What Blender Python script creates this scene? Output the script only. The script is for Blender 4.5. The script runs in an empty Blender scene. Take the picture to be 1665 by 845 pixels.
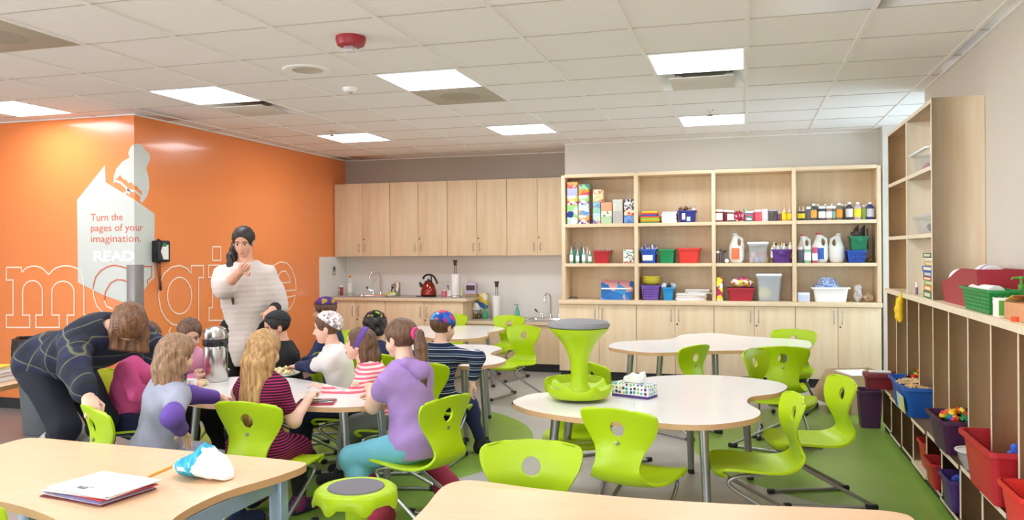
import bpy, bmesh, math, random
import numpy as np
from mathutils import Vector, Matrix
random.seed(7)
SC = bpy.context.scene
COL = SC.collection
PI = math.pi
# ------------------------------------------------------------------ camera
CAM_F, CAM_V, CAM_T, CAM_R, CAM_H = 1328.0, 407.9, .2792, .007, 1.45
cam_d = bpy.data.cameras.new('camera'); cam = bpy.data.objects.new('camera', cam_d); COL.objects.link(cam)
cam_d.sensor_width = 36; cam_d.lens = CAM_F / 1665 * 36
cam_d.shift_y = -(422.5 - CAM_V) / 1665
cam_d.clip_start = .05
cam.matrix_world = Matrix.Translation((0, 0, CAM_H)) @ Matrix.Rotation(CAM_T, 4, 'Z') @ Matrix.Rotation(PI/2, 4, 'X') @ Matrix.Rotation(-CAM_R, 4, 'Z')
SC.camera = cam
# ------------------------------------------------------------------ view, world, light levels
SC.view_settings.view_transform = 'Standard'
SC.view_settings.look = 'None'
SC.view_settings.gamma = 1
SC.view_settings.use_curve_mapping = False
SC.view_settings.exposure = -0.14
LAMP = 19.5            # emission of the ceiling troffers
DAY_NEAR = 150.0; DAY_SIDE = 480.0  # watts of the lamps outside the added, unseen windows
DAY = 60.0             # daylight through the window of the side recess (watts)
w = bpy.data.worlds.new('sky'); SC.world = w; w.use_nodes = True
w.node_tree.nodes['Background'].inputs[0].default_value = (.62, .80, 1.0, 1)
w.node_tree.nodes['Background'].inputs[1].default_value = 1.2
SC.cycles.max_bounces = 10
SC.cycles.diffuse_bounces = 6
SC.cycles.sample_clamp_indirect = 8
def daylight(loc, rot, sx, sy, energy, col):
    d = bpy.data.lights.new('daylight', 'AREA'); d.shape = 'RECTANGLE'; d.size = sx; d.size_y = sy; d.energy = energy; d.color = col
    o = bpy.data.objects.new('daylight', d); COL.objects.link(o); o.location = loc; o.rotation_euler = rot
daylight((2.58, 8.1, 1.5), (0, PI/2, 0), 1.5, 1.9, DAY, (.66, .84, 1))
daylight((-.45, -3.25, 1.55), (PI/2, 0, 0), 3.1, 1.9, DAY_NEAR, (.88, .95, 1))      # unseen window added behind the camera for front light
daylight((-9.15, -.4, 1.55), (0, -PI/2, 0), 1.9, 4.2, DAY_SIDE, (.90, .96, 1))     # unseen far left windows, added to light the right side
# ------------------------------------------------------------------ measuring helpers (pixel of the photograph -> point of the room)
_c, _s = math.cos(CAM_T), math.sin(CAM_T)
def ray(u, v):
    a = (u - 832.5) / CAM_F; b = (CAM_V - v) / CAM_F
    x = a*math.cos(CAM_R) + b*math.sin(CAM_R); y = -a*math.sin(CAM_R) + b*math.cos(CAM_R)
    return Vector((x*_c - _s, x*_s + _c, y))
def at(u, v, x=None, y=None, z=None):
    r = ray(u, v)
    t = x/r.x if x is not None else y/r.y if y is not None else (z - CAM_H)/r.z
    return Vector((0, 0, CAM_H)) + r*t
def atd(u, v, d):
    return Vector((0, 0, CAM_H)) + ray(u, v)*d
# ------------------------------------------------------------------ materials
def lin(c):
    if isinstance(c, str):
        c = c.lstrip('#'); c = [int(c[i:i+2], 16)/255 for i in (0, 2, 4)]
        c = [x/12.92 if x <= .04045 else ((x+.055)/1.055)**2.4 for x in c]
    return (c[0], c[1], c[2], 1)
MATS = {}
def mat(name, col, rough=.5, metal=0, spec=.5, noise=0, scale=8, stretch=(1, 1, 1), col2=None, emit=0, alpha=1, trans=0, coat=0, bump=0, ior=None):
    if name in MATS: return MATS[name]
    m = bpy.data.materials.new(name); m.use_nodes = True; MATS[name] = m
    nt = m.node_tree; b = nt.nodes['Principled BSDF']
    b.inputs['Base Color'].default_value = lin(col); b.inputs['Roughness'].default_value = rough; b.inputs['Metallic'].default_value = metal
    b.inputs['Specular IOR Level'].default_value = spec
    if coat: b.inputs['Coat Weight'].default_value = coat; b.inputs['Coat Roughness'].default_value = .08
    if trans: b.inputs['Transmission Weight'].default_value = trans
    if ior: b.inputs['IOR'].default_value = ior
    if alpha < 1: b.inputs['Alpha'].default_value = alpha
    if emit: b.inputs['Emission Color'].default_value = lin(col); b.inputs['Emission Strength'].default_value = emit
    if noise or col2 or bump:
        tc = nt.nodes.new('ShaderNodeTexCoord'); mp = nt.nodes.new('ShaderNodeMapping'); mp.inputs['Scale'].default_value = stretch
        nz = nt.nodes.new('ShaderNodeTexNoise'); nz.inputs['Scale'].default_value = scale; nz.inputs['Detail'].default_value = 5
        nt.links.new(tc.outputs['Object'], mp.inputs[0]); nt.links.new(mp.outputs[0], nz.inputs['Vector'])
        if noise or col2:
            rp = nt.nodes.new('ShaderNodeValToRGB'); a = lin(col); c2 = lin(col2) if col2 else [x*(1-noise) for x in a[:3]] + [1]
            rp.color_ramp.elements[0].position = .32; rp.color_ramp.elements[1].position = .68
            rp.color_ramp.elements[0].color = c2; rp.color_ramp.elements[1].color = a
            nt.links.new(nz.outputs['Fac'], rp.inputs[0]); nt.links.new(rp.outputs[0], b.inputs['Base Color'])
        if bump:
            bp = nt.nodes.new('ShaderNodeBump'); bp.inputs['Strength'].default_value = bump; bp.inputs['Distance'].default_value = .01
            nt.links.new(nz.outputs['Fac'], bp.inputs['Height']); nt.links.new(bp.outputs[0], b.inputs['Normal'])
    return m
def ramp_mat(name, kind, stops, rough=.8, scale=10, axis='Z', dist=0, coord='Object', rot=(0, 0, 0), stretch=(1, 1, 1), interp='CONSTANT'):
    """bands ('WAVE'), patches ('VORONOI') or blotches ('NOISE') run through a colour ramp"""
    if name in MATS: return MATS[name]
    m = bpy.data.materials.new(name); m.use_nodes = True; MATS[name] = m
    nt = m.node_tree; b = nt.nodes['Principled BSDF']; b.inputs['Roughness'].default_value = rough; b.inputs['Specular IOR Level'].default_value = .25
    tc = nt.nodes.new('ShaderNodeTexCoord'); mp = nt.nodes.new('ShaderNodeMapping'); mp.inputs['Rotation'].default_value = rot; mp.inputs['Scale'].default_value = stretch
    nt.links.new(tc.outputs[coord], mp.inputs[0])
    if kind == 'WAVE':
        t = nt.nodes.new('ShaderNodeTexWave'); t.bands_direction = axis; t.wave_profile = 'SAW'; t.inputs['Distortion'].default_value = dist; out = 'Fac'
    elif kind == 'VORONOI':
        t = nt.nodes.new('ShaderNodeTexVoronoi'); out = 'Color'
    else:
        t = nt.nodes.new('ShaderNodeTexNoise'); t.inputs['Detail'].default_value = 4; t.inputs['Distortion'].default_value = dist; out = 'Fac'
    t.inputs['Scale'].default_value = scale
    nt.links.new(mp.outputs[0], t.inputs['Vector'])
    rp = nt.nodes.new('ShaderNodeValToRGB'); rp.color_ramp.interpolation = interp
    e = rp.color_ramp.elements
    while len(e) < len(stops): e.new(.5)
    for el, (p, c) in zip(e, stops): el.position = p; el.color = lin(c)
    src = t.outputs[out]
    if kind == 'VORONOI':
        sp = nt.nodes.new('ShaderNodeSeparateColor'); nt.links.new(src, sp.inputs[0]); src = sp.outputs[0]
    nt.links.new(src, rp.inputs[0]); nt.links.new(rp.outputs[0], b.inputs['Base Color'])
    return m
def wood(name, a, b, axis='Z', rough=.42, scale=3.0):
    st = {'Z': (5, 5, .55), 'X': (.55, 5, 5), 'Y': (5, .55, 5)}[axis]
    return mat(name, a, rough, spec=.4, col2=b, scale=scale, stretch=st)
M = dict(
    maple=wood('maple_upright', '#EBD4B2', '#E2C7A0'), maple_x=wood('maple_level', '#EBD4B2', '#E2C7A0', 'X'), maple_y=wood('maple_deep', '#EBD5B6', '#E2C8A2', 'Y'),
    birch=wood('birch_ply', '#F1DFC6', '#E6CEA9'), birch_y=wood('birch_ply_deep', '#F1DFC6', '#E6CEA9', 'Y'), ply_edge=mat('ply_edge', '#F1DFC4', .5, noise=.12, scale=40),
    lam=mat('tan_laminate', '#EBC5A0', .35, col2='#E6BD94', scale=6, stretch=(1, 8, 1)), lam_edge=mat('laminate_edge', '#C79A68', .5),
    white_top=mat('white_laminate', '#F4F1EE', .18, spec=.5), beech_edge=mat('beech_edge', '#D9AE80', .45, noise=.1, scale=20),
    counter=mat('grey_counter', '#B9B4AB', .4, noise=.08, scale=60),
    lime=mat('lime_plastic', '#AFCE0A', .38, spec=.4), grey_plastic=mat('grey_rubber', '#8C8B8D', .6, noise=.1, scale=90),
    steel=mat('silver_tube', '#A9AAA8', .33, metal=.85), chrome=mat('chrome', '#E6E6E6', .12, metal=1), dark_steel=mat('dark_metal', '#55524E', .4, metal=.7),
    black=mat('black_plastic', '#1B1A1C', .45), black_kick=mat('black_rubber_base', '#2B2A2C', .6),
    orange=mat('orange_paint', '#EF8A4B', .26, spec=.45, coat=.4), taupe=mat('taupe_paint', '#B8AEA2', .7), cream=mat('cream_paint', '#D9D0C4', .75), pale=mat('pale_paint', '#D8D2C8', .7),
    white=mat('white_plastic', '#F2F1EE', .4), splash=mat('white_backsplash', '#E9E6E1', .35), tile=mat('ceiling_tile', '#F2EEEA', .9, noise=.04, scale=120), tbar=mat('ceiling_bar', '#EFEBE6', .6), tgap=mat('ceiling_reveal', '#B9B0A1', .9),
    lampw=mat('lamp_white', '#FFFFFF', .5), glow=mat('lamp_diffuser', '#F3F8FF', .5, emit=LAMP),
    paper=mat('white_paper', '#F5F4F2', .8), clearp=mat('clear_plastic', '#E9EBEB', .12, alpha=.22), frost=mat('frosted_plastic', '#DDE2E6', .3, alpha=.36), milk=mat('milky_plastic', '#F0EEE8', .35, alpha=.92),
    red=mat('red_plastic', '#B8202A', .4), dkred=mat('dark_red_plastic', '#8E1424', .4), blue=mat('blue_plastic', '#1E55B8', .4), navyb=mat('navy_plastic', '#2A2F8E', .4), green=mat('green_plastic', '#0A8A4E', .4), dgreen=mat('dark_green_plastic', '#0F7A52', .4),
    purple=mat('purple_plastic', '#5A2A80', .4), lilac=mat('violet_plastic', '#7A55B8', .4), plum=mat('plum_plastic', '#4A1F48', .45), yellow=mat('yellow_plastic', '#F5D716', .4), teal=mat('sky_plastic', '#1E90D2', .4), redor=mat('bright_red_plastic', '#E0342A', .4),
)
# ------------------------------------------------------------------ mesh building
class MB:
    """collects shapes into one mesh; every face carries a material slot"""
    def __init__(self): self.v = []; self.f = []; self.mi = []; self.mats = []
    def slot(self, m):
        if m not in self.mats: self.mats.append(m)
        return self.mats.index(m)
    def add(self, vs, fs, m, T=None):
        o = len(self.v); k = self.slot(m)
        self.v += [tuple(T @ Vector(p)) if T else tuple(p) for p in vs]
        self.f += [tuple(o+i for i in f) for f in fs]; self.mi += [k]*len(fs)
        return self
    def box(self, x0, x1, y0, y1, z0, z1, m, b=0, T=None):
        x0, x1 = sorted((x0, x1)); y0, y1 = sorted((y0, y1)); z0, z1 = sorted((z0, z1))
        if b <= 0:
            vs = [(x, y, z) for z in (z0, z1) for y in (y0, y1) for x in (x0, x1)]
            return self.add(vs, [(0, 2, 3, 1), (4, 5, 7, 6), (0, 1, 5, 4), (2, 6, 7, 3), (0, 4, 6, 2), (1, 3, 7, 5)], m, T)
        b = min(b, (x1-x0)*.45, (y1-y0)*.45, (z1-z0)*.45)
        bm = bmesh.new(); bmesh.ops.create_cube(bm, size=1)
        for q in bm.verts: q.co = Vector((x0+(q.co.x+.5)*(x1-x0), y0+(q.co.y+.5)*(y1-y0), z0+(q.co.z+.5)*(z1-z0)))
        bmesh.ops.bevel(bm, geom=bm.edges[:], offset=b, segments=2, profile=.5, affect='EDGES')
        return self.bm(bm, m, T)
    def bm(self, bm, m, T=None):
        bm.verts.index_update(); self.add([v.co.copy() for v in bm.verts], [[v.index for v in f.verts] for f in bm.faces], m, T); bm.free(); return self
    def taper(self, cx, cy, z0, z1, a0, b0, a1, b1, m, wall=0, T=None, n=6, r=.15, floor=True, wallz=.006):
        """rounded-rectangle tub: half sizes a,b at the bottom and the top; open when wall > 0"""
        def ring(a, b, z):
            rr = min(a, b)*2*r; out = []
            for (sx, sy, t0) in ((1, 1, 0), (-1, 1, PI/2), (-1, -1, PI), (1, -1, 1.5*PI)):
                for k in range(n):
                    t = t0 + PI/2*k/(n-1); out.append((cx+sx*(a-rr)+rr*math.cos(t), cy+sy*(b-rr)+rr*math.sin(t), z))
            return out
        N = 4*n; R = [ring(a0, b0, z0), ring(a1, b1, z1)]
        if wall:
            R += [ring(a1-wall, b1-wall, z1), ring(a0-wall, b0-wall, z0+wallz)]
        vs = sum(R, []); fs = []
        for k in range(len(R)-1):
            for i in range(N):
                j = (i+1) % N; fs.append((k*N+i, k*N+j, (k+1)*N+j, (k+1)*N+i))
        fs.append(tuple(range(N-1, -1, -1))); fs.append(tuple(range((len(R)-1)*N, len(R)*N)))
        return self.add(vs, fs, m, T)
    def rim(self, cx, cy, z, a, b, r, m, T=None, h=.012, n=6, cr=.15):
        """a flat-lipped rim round a tub"""
        def ring(a, b, z):
            rr = min(a, b)*2*cr; out = []
            for (sx, sy, t0) in ((1, 1, 0), (-1, 1, PI/2), (-1, -1, PI), (1, -1, 1.5*PI)):
                for k in range(n):
                    t = t0 + PI/2*k/(n-1); out.append((cx+sx*(a-rr)+rr*math.cos(t), cy+sy*(b-rr)+rr*math.sin(t), z))
            return out
        R = [ring(a, b, z-h), ring(a+r, b+r, z-h), ring(a+r, b+r, z), ring(a-.004, b-.004, z)]; N = 4*n; fs = []
        for k in range(4):
            for i in range(N):
                j = (i+1) % N; fs.append((k*N+i, k*N+j, ((k+1) % 4)*N+j, ((k+1) % 4)*N+i))
        return self.add(sum(R, []), fs, m, T)
    def lathe(self, prof, m, c=(0, 0, 0), n=20, T=None, sx=1, sy=1):
        vs = []; fs = []
        for r, z in prof:
            for i in range(n):
                t = 2*PI*i/n; vs.append((c[0]+r*sx*math.cos(t), c[1]+r*sy*math.sin(t), c[2]+z))
        for k in range(len(prof)-1):
            for i in range(n):
                j = (i+1) % n; fs.append((k*n+i, k*n+j, (k+1)*n+j, (k+1)*n+i))
        if prof[0][0] > 1e-6: fs.append(tuple(range(n-1, -1, -1)))
        if prof[-1][0] > 1e-6: fs.append(tuple(range((len(prof)-1)*n, len(prof)*n)))
        return self.add(vs, fs, m, T)
    def tube(self, pts, r, m, n=10, closed=False, T=None):
        pts = [Vector(p) for p in pts]; L = len(pts); rs = r if isinstance(r, (list, tuple)) else [r]*L
        vs = []; fs = []; up = None
        for i, p in enumerate(pts):
            a = pts[(i-1) % L] if (i or closed) else p; b = pts[(i+1) % L] if (i < L-1 or closed) else p
            t = (b-a).normalized()
            if up is None: up = Vector((0, 0, 1)) if abs(t.z) < .9 else Vector((1, 0, 0))
            s = t.cross(up); s = s.normalized() if s.length > 1e-6 else Vector((1, 0, 0)); up = s.cross(t).normalized()
            for k in range(n):
                q = 2*PI*k/n; vs.append(p + (s*math.cos(q)+up*math.sin(q))*rs[i])
        R = L if closed else L-1
        for i in range(R):
            for k in range(n):
                j = (k+1) % n; i2 = (i+1) % L; fs.append((i*n+k, i*n+j, i2*n+j, i2*n+k))
        if not closed: fs.append(tuple(range(n-1, -1, -1))); fs.append(tuple(range((L-1)*n, L*n)))
        return self.add(vs, fs, m, T)
    def ball(self, c, r, m, T=None, seg=12, ring=8):
        r = (r, r, r) if not isinstance(r, (tuple, list)) else r
        prof = [(math.sin(PI*k/ring), -math.cos(PI*k/ring)) for k in range(ring+1)]; prof[0] = (0, -1); prof[-1] = (0, 1)
        vs = []; fs = []
        for a, z in prof:
            for i in range(seg):
                t = 2*PI*i/seg; vs.append((c[0]+r[0]*a*math.cos(t), c[1]+r[1]*a*math.sin(t), c[2]+r[2]*z))
        for k in range(ring):
            for i in range(seg):
                j = (i+1) % seg; fs.append((k*seg+i, k*seg+j, (k+1)*seg+j, (k+1)*seg+i))
        return self.add(vs, fs, m, T)
    def prism(self, poly, z0, z1, m, mtop=None, mside=None, T=None):
        n = len(poly); o = [(p[0], p[1], z0) for p in poly] + [(p[0], p[1], z1) for p in poly]
        self.add(o, [tuple(range(n-1, -1, -1))], m, T); self.add(o, [tuple(range(n, 2*n))], mtop or m, T)
        return self.add(o, [(i, (i+1) % n, n+(i+1) % n, n+i) for i in range(n)], mside or m, T)
    def mesh(self, name, angle=40, weld=True):
        me = bpy.data.meshes.new(name); me.from_pydata(self.v, [], self.f)
        for m in self.mats: me.materials.append(m)
        me.polygons.foreach_set('material_index', self.mi)
        bm = bmesh.new(); bm.from_mesh(me)
        if weld: bmesh.ops.remove_doubles(bm, verts=bm.verts[:], dist=1e-5)
        bmesh.ops.recalc_face_normals(bm, faces=bm.faces[:]); bm.to_mesh(me); bm.free()
        me.polygons.foreach_set('use_smooth', [True]*len(me.polygons)); me.set_sharp_from_angle(angle=math.radians(angle)); me.update()
        return me
    def build(self, name, parent=None, angle=40, loc=None, rz=0, weld=True):
        o = bpy.data.objects.new(name, self.mesh(name, angle, weld)); COL.objects.link(o)
        if parent: o.parent = parent
        if loc is not None: o.location = loc
        if rz: o.rotation_euler = (0, 0, rz)
        return o
def tag(o, label=None, cat=None, group=None, kind=None):
    if label: o['label'] = label
    if cat: o['category'] = cat
    if group: o['group'] = group
    if kind: o['kind'] = kind
    return o
def thing(name, label, cat, loc=(0, 0, 0), rz=0, group=None):
    o = bpy.data.objects.new(name, None); COL.objects.link(o); o.location = loc; o.rotation_euler = (0, 0, rz); o.empty_display_size = .1
    return tag(o, label, cat, group)
def struct(o, label=None): return tag(o, label, None, None, 'structure')
def dup(root, loc, rz=0, label=None, group=None):
    r = root.copy(); COL.objects.link(r); r.location = loc; r.rotation_euler = (0, 0, rz)
    if label: r['label'] = label
    if group: r['group'] = group
    for ch in list(root.children):
        c = ch.copy(); COL.objects.link(c); c.parent = r
        for g in ch.children:
            d = g.copy(); COL.objects.link(d); d.parent = c
    return r
def catmull(pts, k=8, closed=True):
    n = len(pts); out = []
    for i in range(n if closed else n-1):
        if closed: p = [Vector(pts[(i+j) % n]) for j in (-1, 0, 1, 2)]
        else: p = [Vector(pts[min(max(i+j, 0), n-1)]) for j in (-1, 0, 1, 2)]
        for q in range(k):
            t = q/k
            out.append(.5*((2*p[1]) + (p[2]-p[0])*t + (2*p[0]-5*p[1]+4*p[2]-p[3])*t*t + (3*p[1]-p[0]-3*p[2]+p[3])*t**3))
    if not closed: out.append(Vector(pts[-1]))
    return out
def quadstrip(pts_a, pts_b): return None
# ================================================================== the room
H = 2.702; TS = .634; TX0 = .022; TY0 = 7.2854
def tx(i): return (i+TX0)*TS
def ty(j): return (j+TY0)*TS
XL, YC, YBL, YBR, XJ, XR = -5.27, 6.11, 10.13, 9.40, -2.04, 1.37
XW, YF = -8.8, -3.0
# floor: grey sheet with two big green circles let into it
m = bpy.data.materials.new('sheet_floor'); m.use_nodes = True; nt = m.node_tree; bs = nt.nodes['Principled BSDF']; bs.inputs['Roughness'].default_value = .33
tc = nt.nodes.new('ShaderNodeTexCoord')
def fmix(fac, a, b):
    x = nt.nodes.new('ShaderNodeMix'); x.data_type = 'RGBA'; nt.links.new(fac, x.inputs[0])
    for s, i in ((a, 6), (b, 7)):
        if isinstance(s, (tuple, list)): x.inputs[i].default_value = s
        else: nt.links.new(s, x.inputs[i])
    return x.outputs[2]
def disc(cx, cy, r):
    d = nt.nodes.new('ShaderNodeVectorMath'); d.operation = 'DISTANCE'; nt.links.new(tc.outputs['Object'], d.inputs[0]); d.inputs[1].default_value = (cx, cy, 0)
    l = nt.nodes.new('ShaderNodeMath'); l.operation = 'LESS_THAN'; nt.links.new(d.outputs['Value'], l.inputs[0]); l.inputs[1].default_value = r
    return l.outputs[0]
nz = nt.nodes.new('ShaderNodeTexNoise'); nz.inputs['Scale'].default_value = 2.2; nz.inputs['Detail'].default_value = 6; nt.links.new(tc.outputs['Object'], nz.inputs['Vector'])
grey = fmix(nz.outputs['Fac'], lin('#A8A5A1'), lin('#C0BDB9'))
grn = fmix(nz.outputs['Fac'], lin('#769A36'), lin('#8DB04C'))
mx = nt.nodes.new('ShaderNodeMath'); mx.operation = 'MAXIMUM'; nt.links.new(disc(1.36, 6.45, 1.78), mx.inputs[0]); nt.links.new(disc(-3.15, 5.75, 1.6), mx.inputs[1])
mx2 = nt.nodes.new('ShaderNodeMath'); mx2.operation = 'MAXIMUM'; nt.links.new(mx.outputs[0], mx2.inputs[0]); nt.links.new(disc(-2.1, 4.0, .95), mx2.inputs[1])
sxyz = nt.nodes.new('ShaderNodeSeparateXYZ'); nt.links.new(tc.outputs['Object'], sxyz.inputs[0])
cl = nt.nodes.new('ShaderNodeMath'); cl.operation = 'LESS_THAN'; nt.links.new(sxyz.outputs[0], cl.inputs[0]); cl.inputs[1].default_value = -4.35      # grey carpet by the orange corner
nc = nt.nodes.new('ShaderNodeTexNoise'); nc.inputs['Scale'].default_value = 90; nt.links.new(tc.outputs['Object'], nc.inputs['Vector'])
carpet = fmix(nc.outputs['Fac'], lin('#6E6C6B'), lin('#8F8C8A'))
nt.links.new(fmix(cl.outputs[0], fmix(mx2.outputs[0], grey, grn), carpet), bs.inputs['Base Color'])
struct(MB().box(XW-.1, 2.6, YF-.1, YBL+.1, -.05, 0, m).build('floor'))
def wall(name, x0, x1, y0, y1, mm, z0=0, z1=H+.12): return struct(MB().box(x0, x1, y0, y1, z0, z1, mm).build(name))
wall('wall_left', XL-.12, XL, YC, YBL+.12, M['orange'])
wall('wall_front_left', XW, XL-.12, YC, YC+.12, M['orange'])
wall('wall_back_left', XL, XJ, YBL, YBL+.12, M['taupe'])
wall('wall_back_right', XJ, 1.355, YBR, YBR+.85, M['pale'])
wall('wall_back_nib', 1.355, 2.3, 9.13, YBR+.85, M['pale'])
wall('wall_right', XR, XR+.15, YF, 7.14, M['cream'])
wall('wall_recess_return', XR+.15, 2.3, 6.99, 7.14, M['cream'])
wr = MB(); wr.box(2.2, 2.3, 7.14, 9.13, 0, .55, M['cream']); wr.box(2.2, 2.3, 7.14, 9.13, 2.45, H+.12, M['cream']); wr.box(2.2, 2.3, 7.14, 7.3, .55, 2.45, M['cream']); wr.box(2.2, 2.3, 8.95, 9.13, .55, 2.45, M['cream'])
struct(wr.build('wall_recess'))
wf = MB()
for a, b in ((7.3, 7.36), (8.1, 8.15), (8.89, 8.95)): wf.box(2.22, 2.28, a, b, .55, 2.45, M['white'])
for a, b in ((.55, .61), (2.39, 2.45)): wf.box(2.22, 2.28, 7.3, 8.95, a, b, M['white'])
wn = struct(wf.build('window_1'))
MB().box(2.245, 2.255, 7.33, 8.92, .58, 2.42, mat('window_glass', '#FFFFFF', .02, trans=1, ior=1.02)).build('window_pane', wn)
def window_wall(wname, horizontal, c, a0, a1, gaps, outer, n0):
    def B(mb, p, q, z0, z1, mm, i0=0, i1=.1):
        lo, hi = (c-i1, c-i0)
        return mb.box(p, q, lo, hi, z0, z1, mm) if horizontal else mb.box(lo, hi, p, q, z0, z1, mm)
    wl = MB(); B(wl, a0, a1, 0, .6, M['cream']); B(wl, a0, a1, 2.5, H+.12, M['cream'])
    e = [a0] + [g for gg in gaps for g in gg] + [a1]
    for k in range(0, len(e), 2): B(wl, e[k], e[k+1], .6, 2.5, M['cream'])
    struct(wl.build(wname))
    for k, (p, q) in enumerate(gaps):
        f = MB()
        for a, b in ((p, p+.05), (q-.05, q), ((p+q)/2-.025, (p+q)/2+.025)): B(f, a, b, .6, 2.5, M['white'], .02, .08)
        for a, b in ((.6, .65), (2.45, 2.5)): B(f, p, q, a, b, M['white'], .02, .08)
        struct(f.build('window_%d' % (n0+k)))
window_wall('wall_near', True, YF, XW-.1, XR+.15, [(-2.0, 1.1)], 0, 2)  # unseen window added in the near wall to brighten ceiling and fronts
window_wall('wall_far_left', False, XW, YF, YC+.12, [(-2.5, -.5), (-.3, 1.7)], 0, 3)  # unseen windows added on the left to brighten right wall and lockers
bb = MB(); bb.box(XL, XL+.012, YC-.012, YBL-.7, 0, .1, M['black_kick']); bb.box(XW, XL+.012, YC-.012, YC, 0, .1, M['black_kick'])
struct(bb.build('baseboard_left'))
struct(MB().box(1.343, 1.355, 9.13, 9.40, 0, .1, M['black_kick']).box(1.343, 2.2, 9.118, 9.13, 0, .1, M['black_kick']).build('baseboard_back'))
# ------------------------------------------------------------------ ceiling: lay-in tiles between bars
LIGHTS = [(i, j) for j in (1, 5, -3, -7) for i in (-1, -4, -7, -10) if not (i == -10 and j == 5) and not (i == -1 and j == -7)]
DIFF = [(-7, 2), (-1, 2)]; RET = [(-4, 2), (-7, -2)]
HOLES = set(LIGHTS) | set(DIFF)
ce = MB()
for i in range(-14, 3):
    for j in range(-13, 9):
        if (i, j) in HOLES: continue
        x0, x1, y0, y1 = max(tx(i), XW), min(tx(i+1), 2.25), max(ty(j), YF), min(ty(j+1), YBL)
        if x0 >= x1 or y0 >= y1: continue
        if x1 <= XL and y0 >= YC: continue
        ce.box(x0, x1, y0, y1, H, H+.015, M['tile'])
struct(ce.build('ceiling'))
tb = MB()
for i in range(-13, 4):
    x = tx(i); y1 = YC if x < XL else (YBL if x < XJ else YBR)
    if x > 2.2: continue
    if x > XR: tb.box(x-.012, x+.012, 7.14, 9.13, H-.007, H+.02, M['tbar']); continue
    tb.box(x-.012, x+.012, YF, y1, H-.007, H+.02, M['tbar'])
for j in range(-13, 9):
    y = ty(j); x0 = XW if y < YC else XL; x1 = XR if y < 7.14 else 2.2
    if y > YBR: x1 = XJ
    tb.box(x0, x1, y-.005, y+.005, H-.003, H+.02, M['tgap'])
struct(tb.build('ceiling_bars'))
ed = MB(); ed.box(XR-.02, XR, YF, 7.14, H-.012, H, M['tbar']); ed.box(XL, XL+.02, YC, YBL, H-.012, H, M['tbar']); ed.box(XW, XL+.02, YC-.02, YC, H-.012, H, M['tbar'])
ed.box(XL, XJ, YBL-.02, YBL, H-.012, H, M['tbar']); ed.box(XJ, 1.355, YBR-.02, YBR, H-.012, H, M['tbar'])
struct(ed.build('trim_1'))
struct(MB().box(XW-.1, 2.6, YF-.1, YBL+.1, H+.11, H+.15, M['tile']).build('ceiling_deck'))
NAME_L = {(-10, 1): 'ceiling light tight against the orange wall at the far left', (-7, 1): 'ceiling light beside a slotted air diffuser near the orange wall', (-4, 1): 'ceiling light beside the blank tile with a dim round patch, centre of the ceiling', (-1, 1): 'large looking ceiling light beside the bright square diffuser at right',
          (-7, 5): 'small looking ceiling light nearest the corner of orange and grey walls', (-4, 5): 'small looking ceiling light over the upper cabinets, left of the shelving', (-1, 5): 'small looking ceiling light in front of the open shelving'}
def troffer():
    t = thing('ceiling_light', 'square recessed ceiling light', 'ceiling light', (0, 0, H), 0, 'recessed ceiling lights')
    a, b = .012, TS-.012
    f = MB()
    for q in ((a, a+.014, a, b), (b-.014, b, a, b), (a+.014, b-.014, a, a+.014), (a+.014, b-.014, b-.014, b)): f.box(*q, -.008, .085, M['lampw'])
    f.box(a+.014, b-.014, a+.014, b-.014, .075, .085, M['lampw'])
    f.build('frame', t)
    d = MB(); n = 8; w0, w1 = a+.016, b-.016
    vs = []; fs = []
    for k in range(n+1):
        x = w0+(w1-w0)*k/n; z = .010+.035*math.sin(PI*k/n)
        vs += [(x, w0, z), (x, w1, z)]
    for k in range(n): fs.append((2*k, 2*k+1, 2*k+3, 2*k+2))
    d.add(vs, fs, M['glow']); d.build('diffuser', t)
    return t
first = None
for (i, j) in LIGHTS:
    loc = (tx(i), ty(j), H); lab = NAME_L.get((i, j), 'recessed ceiling light out of sight over the near part of the room')
    if first is None: first = troffer(); first.location = loc; first['label'] = lab
    else: dup(first, loc, 0, lab)
for (i, j) in DIFF:
    t = thing('air_diffuser', 'square plaque air diffuser next to the large light at right, bright beige' if i == -1 else 'square plaque air diffuser with dark slot, catching orange light from the wall', 'air vent', (tx(i), ty(j), H), 0, 'square air diffusers')
    f = MB(); a = .012; b = TS-a; c = .10; z = .09
    o = [(a, a, -.004), (b, a, -.004), (b, b, -.004), (a, b, -.004), (c, c, z), (TS-c, c, z), (TS-c, TS-c, z), (c, TS-c, z)]
    f.add(o, [(0, 1, 5, 4), (1, 2, 6, 5), (2, 3, 7, 6), (3, 0, 4, 7)], M['lampw']); f.build('frame', t)
    MB().lathe([(.0, .085), (.19, .085), (.19, .06), (.17, .05), (0, .05)], M['dark_steel'], (TS/2, TS/2, 0), 24).build('duct_neck', t)
    MB().box(.09, TS-.09, .09, TS-.09, -.022, -.014, M['pale'], .003).build('plaque', t)
for (i, j) in RET:
    t = thing('return_grille', 'flat beige return panel with a dim round patch behind the central light' if i == -4 else 'flat brownish perforated panel at the top left corner of the ceiling', 'air vent', (tx(i), ty(j), H), 0, 'flat return panels')
    MB().box(.012, TS-.012, .012, TS-.012, -.009, -.001, mat('perforated_panel', '#BDB29F', .75, noise=.12, scale=260), .002).build('perforated_face', t)
    MB().lathe([(0, -.0098), (.16, -.0098), (.17, -.0088), (0, -.0088)], mat('perforated_patch', '#A89E8C', .85), (TS/2, TS/2, 0), 28).build('duct_collar', t)
t = thing('ceiling_speaker', 'round flush ceiling speaker left of the red alarm', 'speaker', (tx(-4.56), ty(.59), H))
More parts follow.
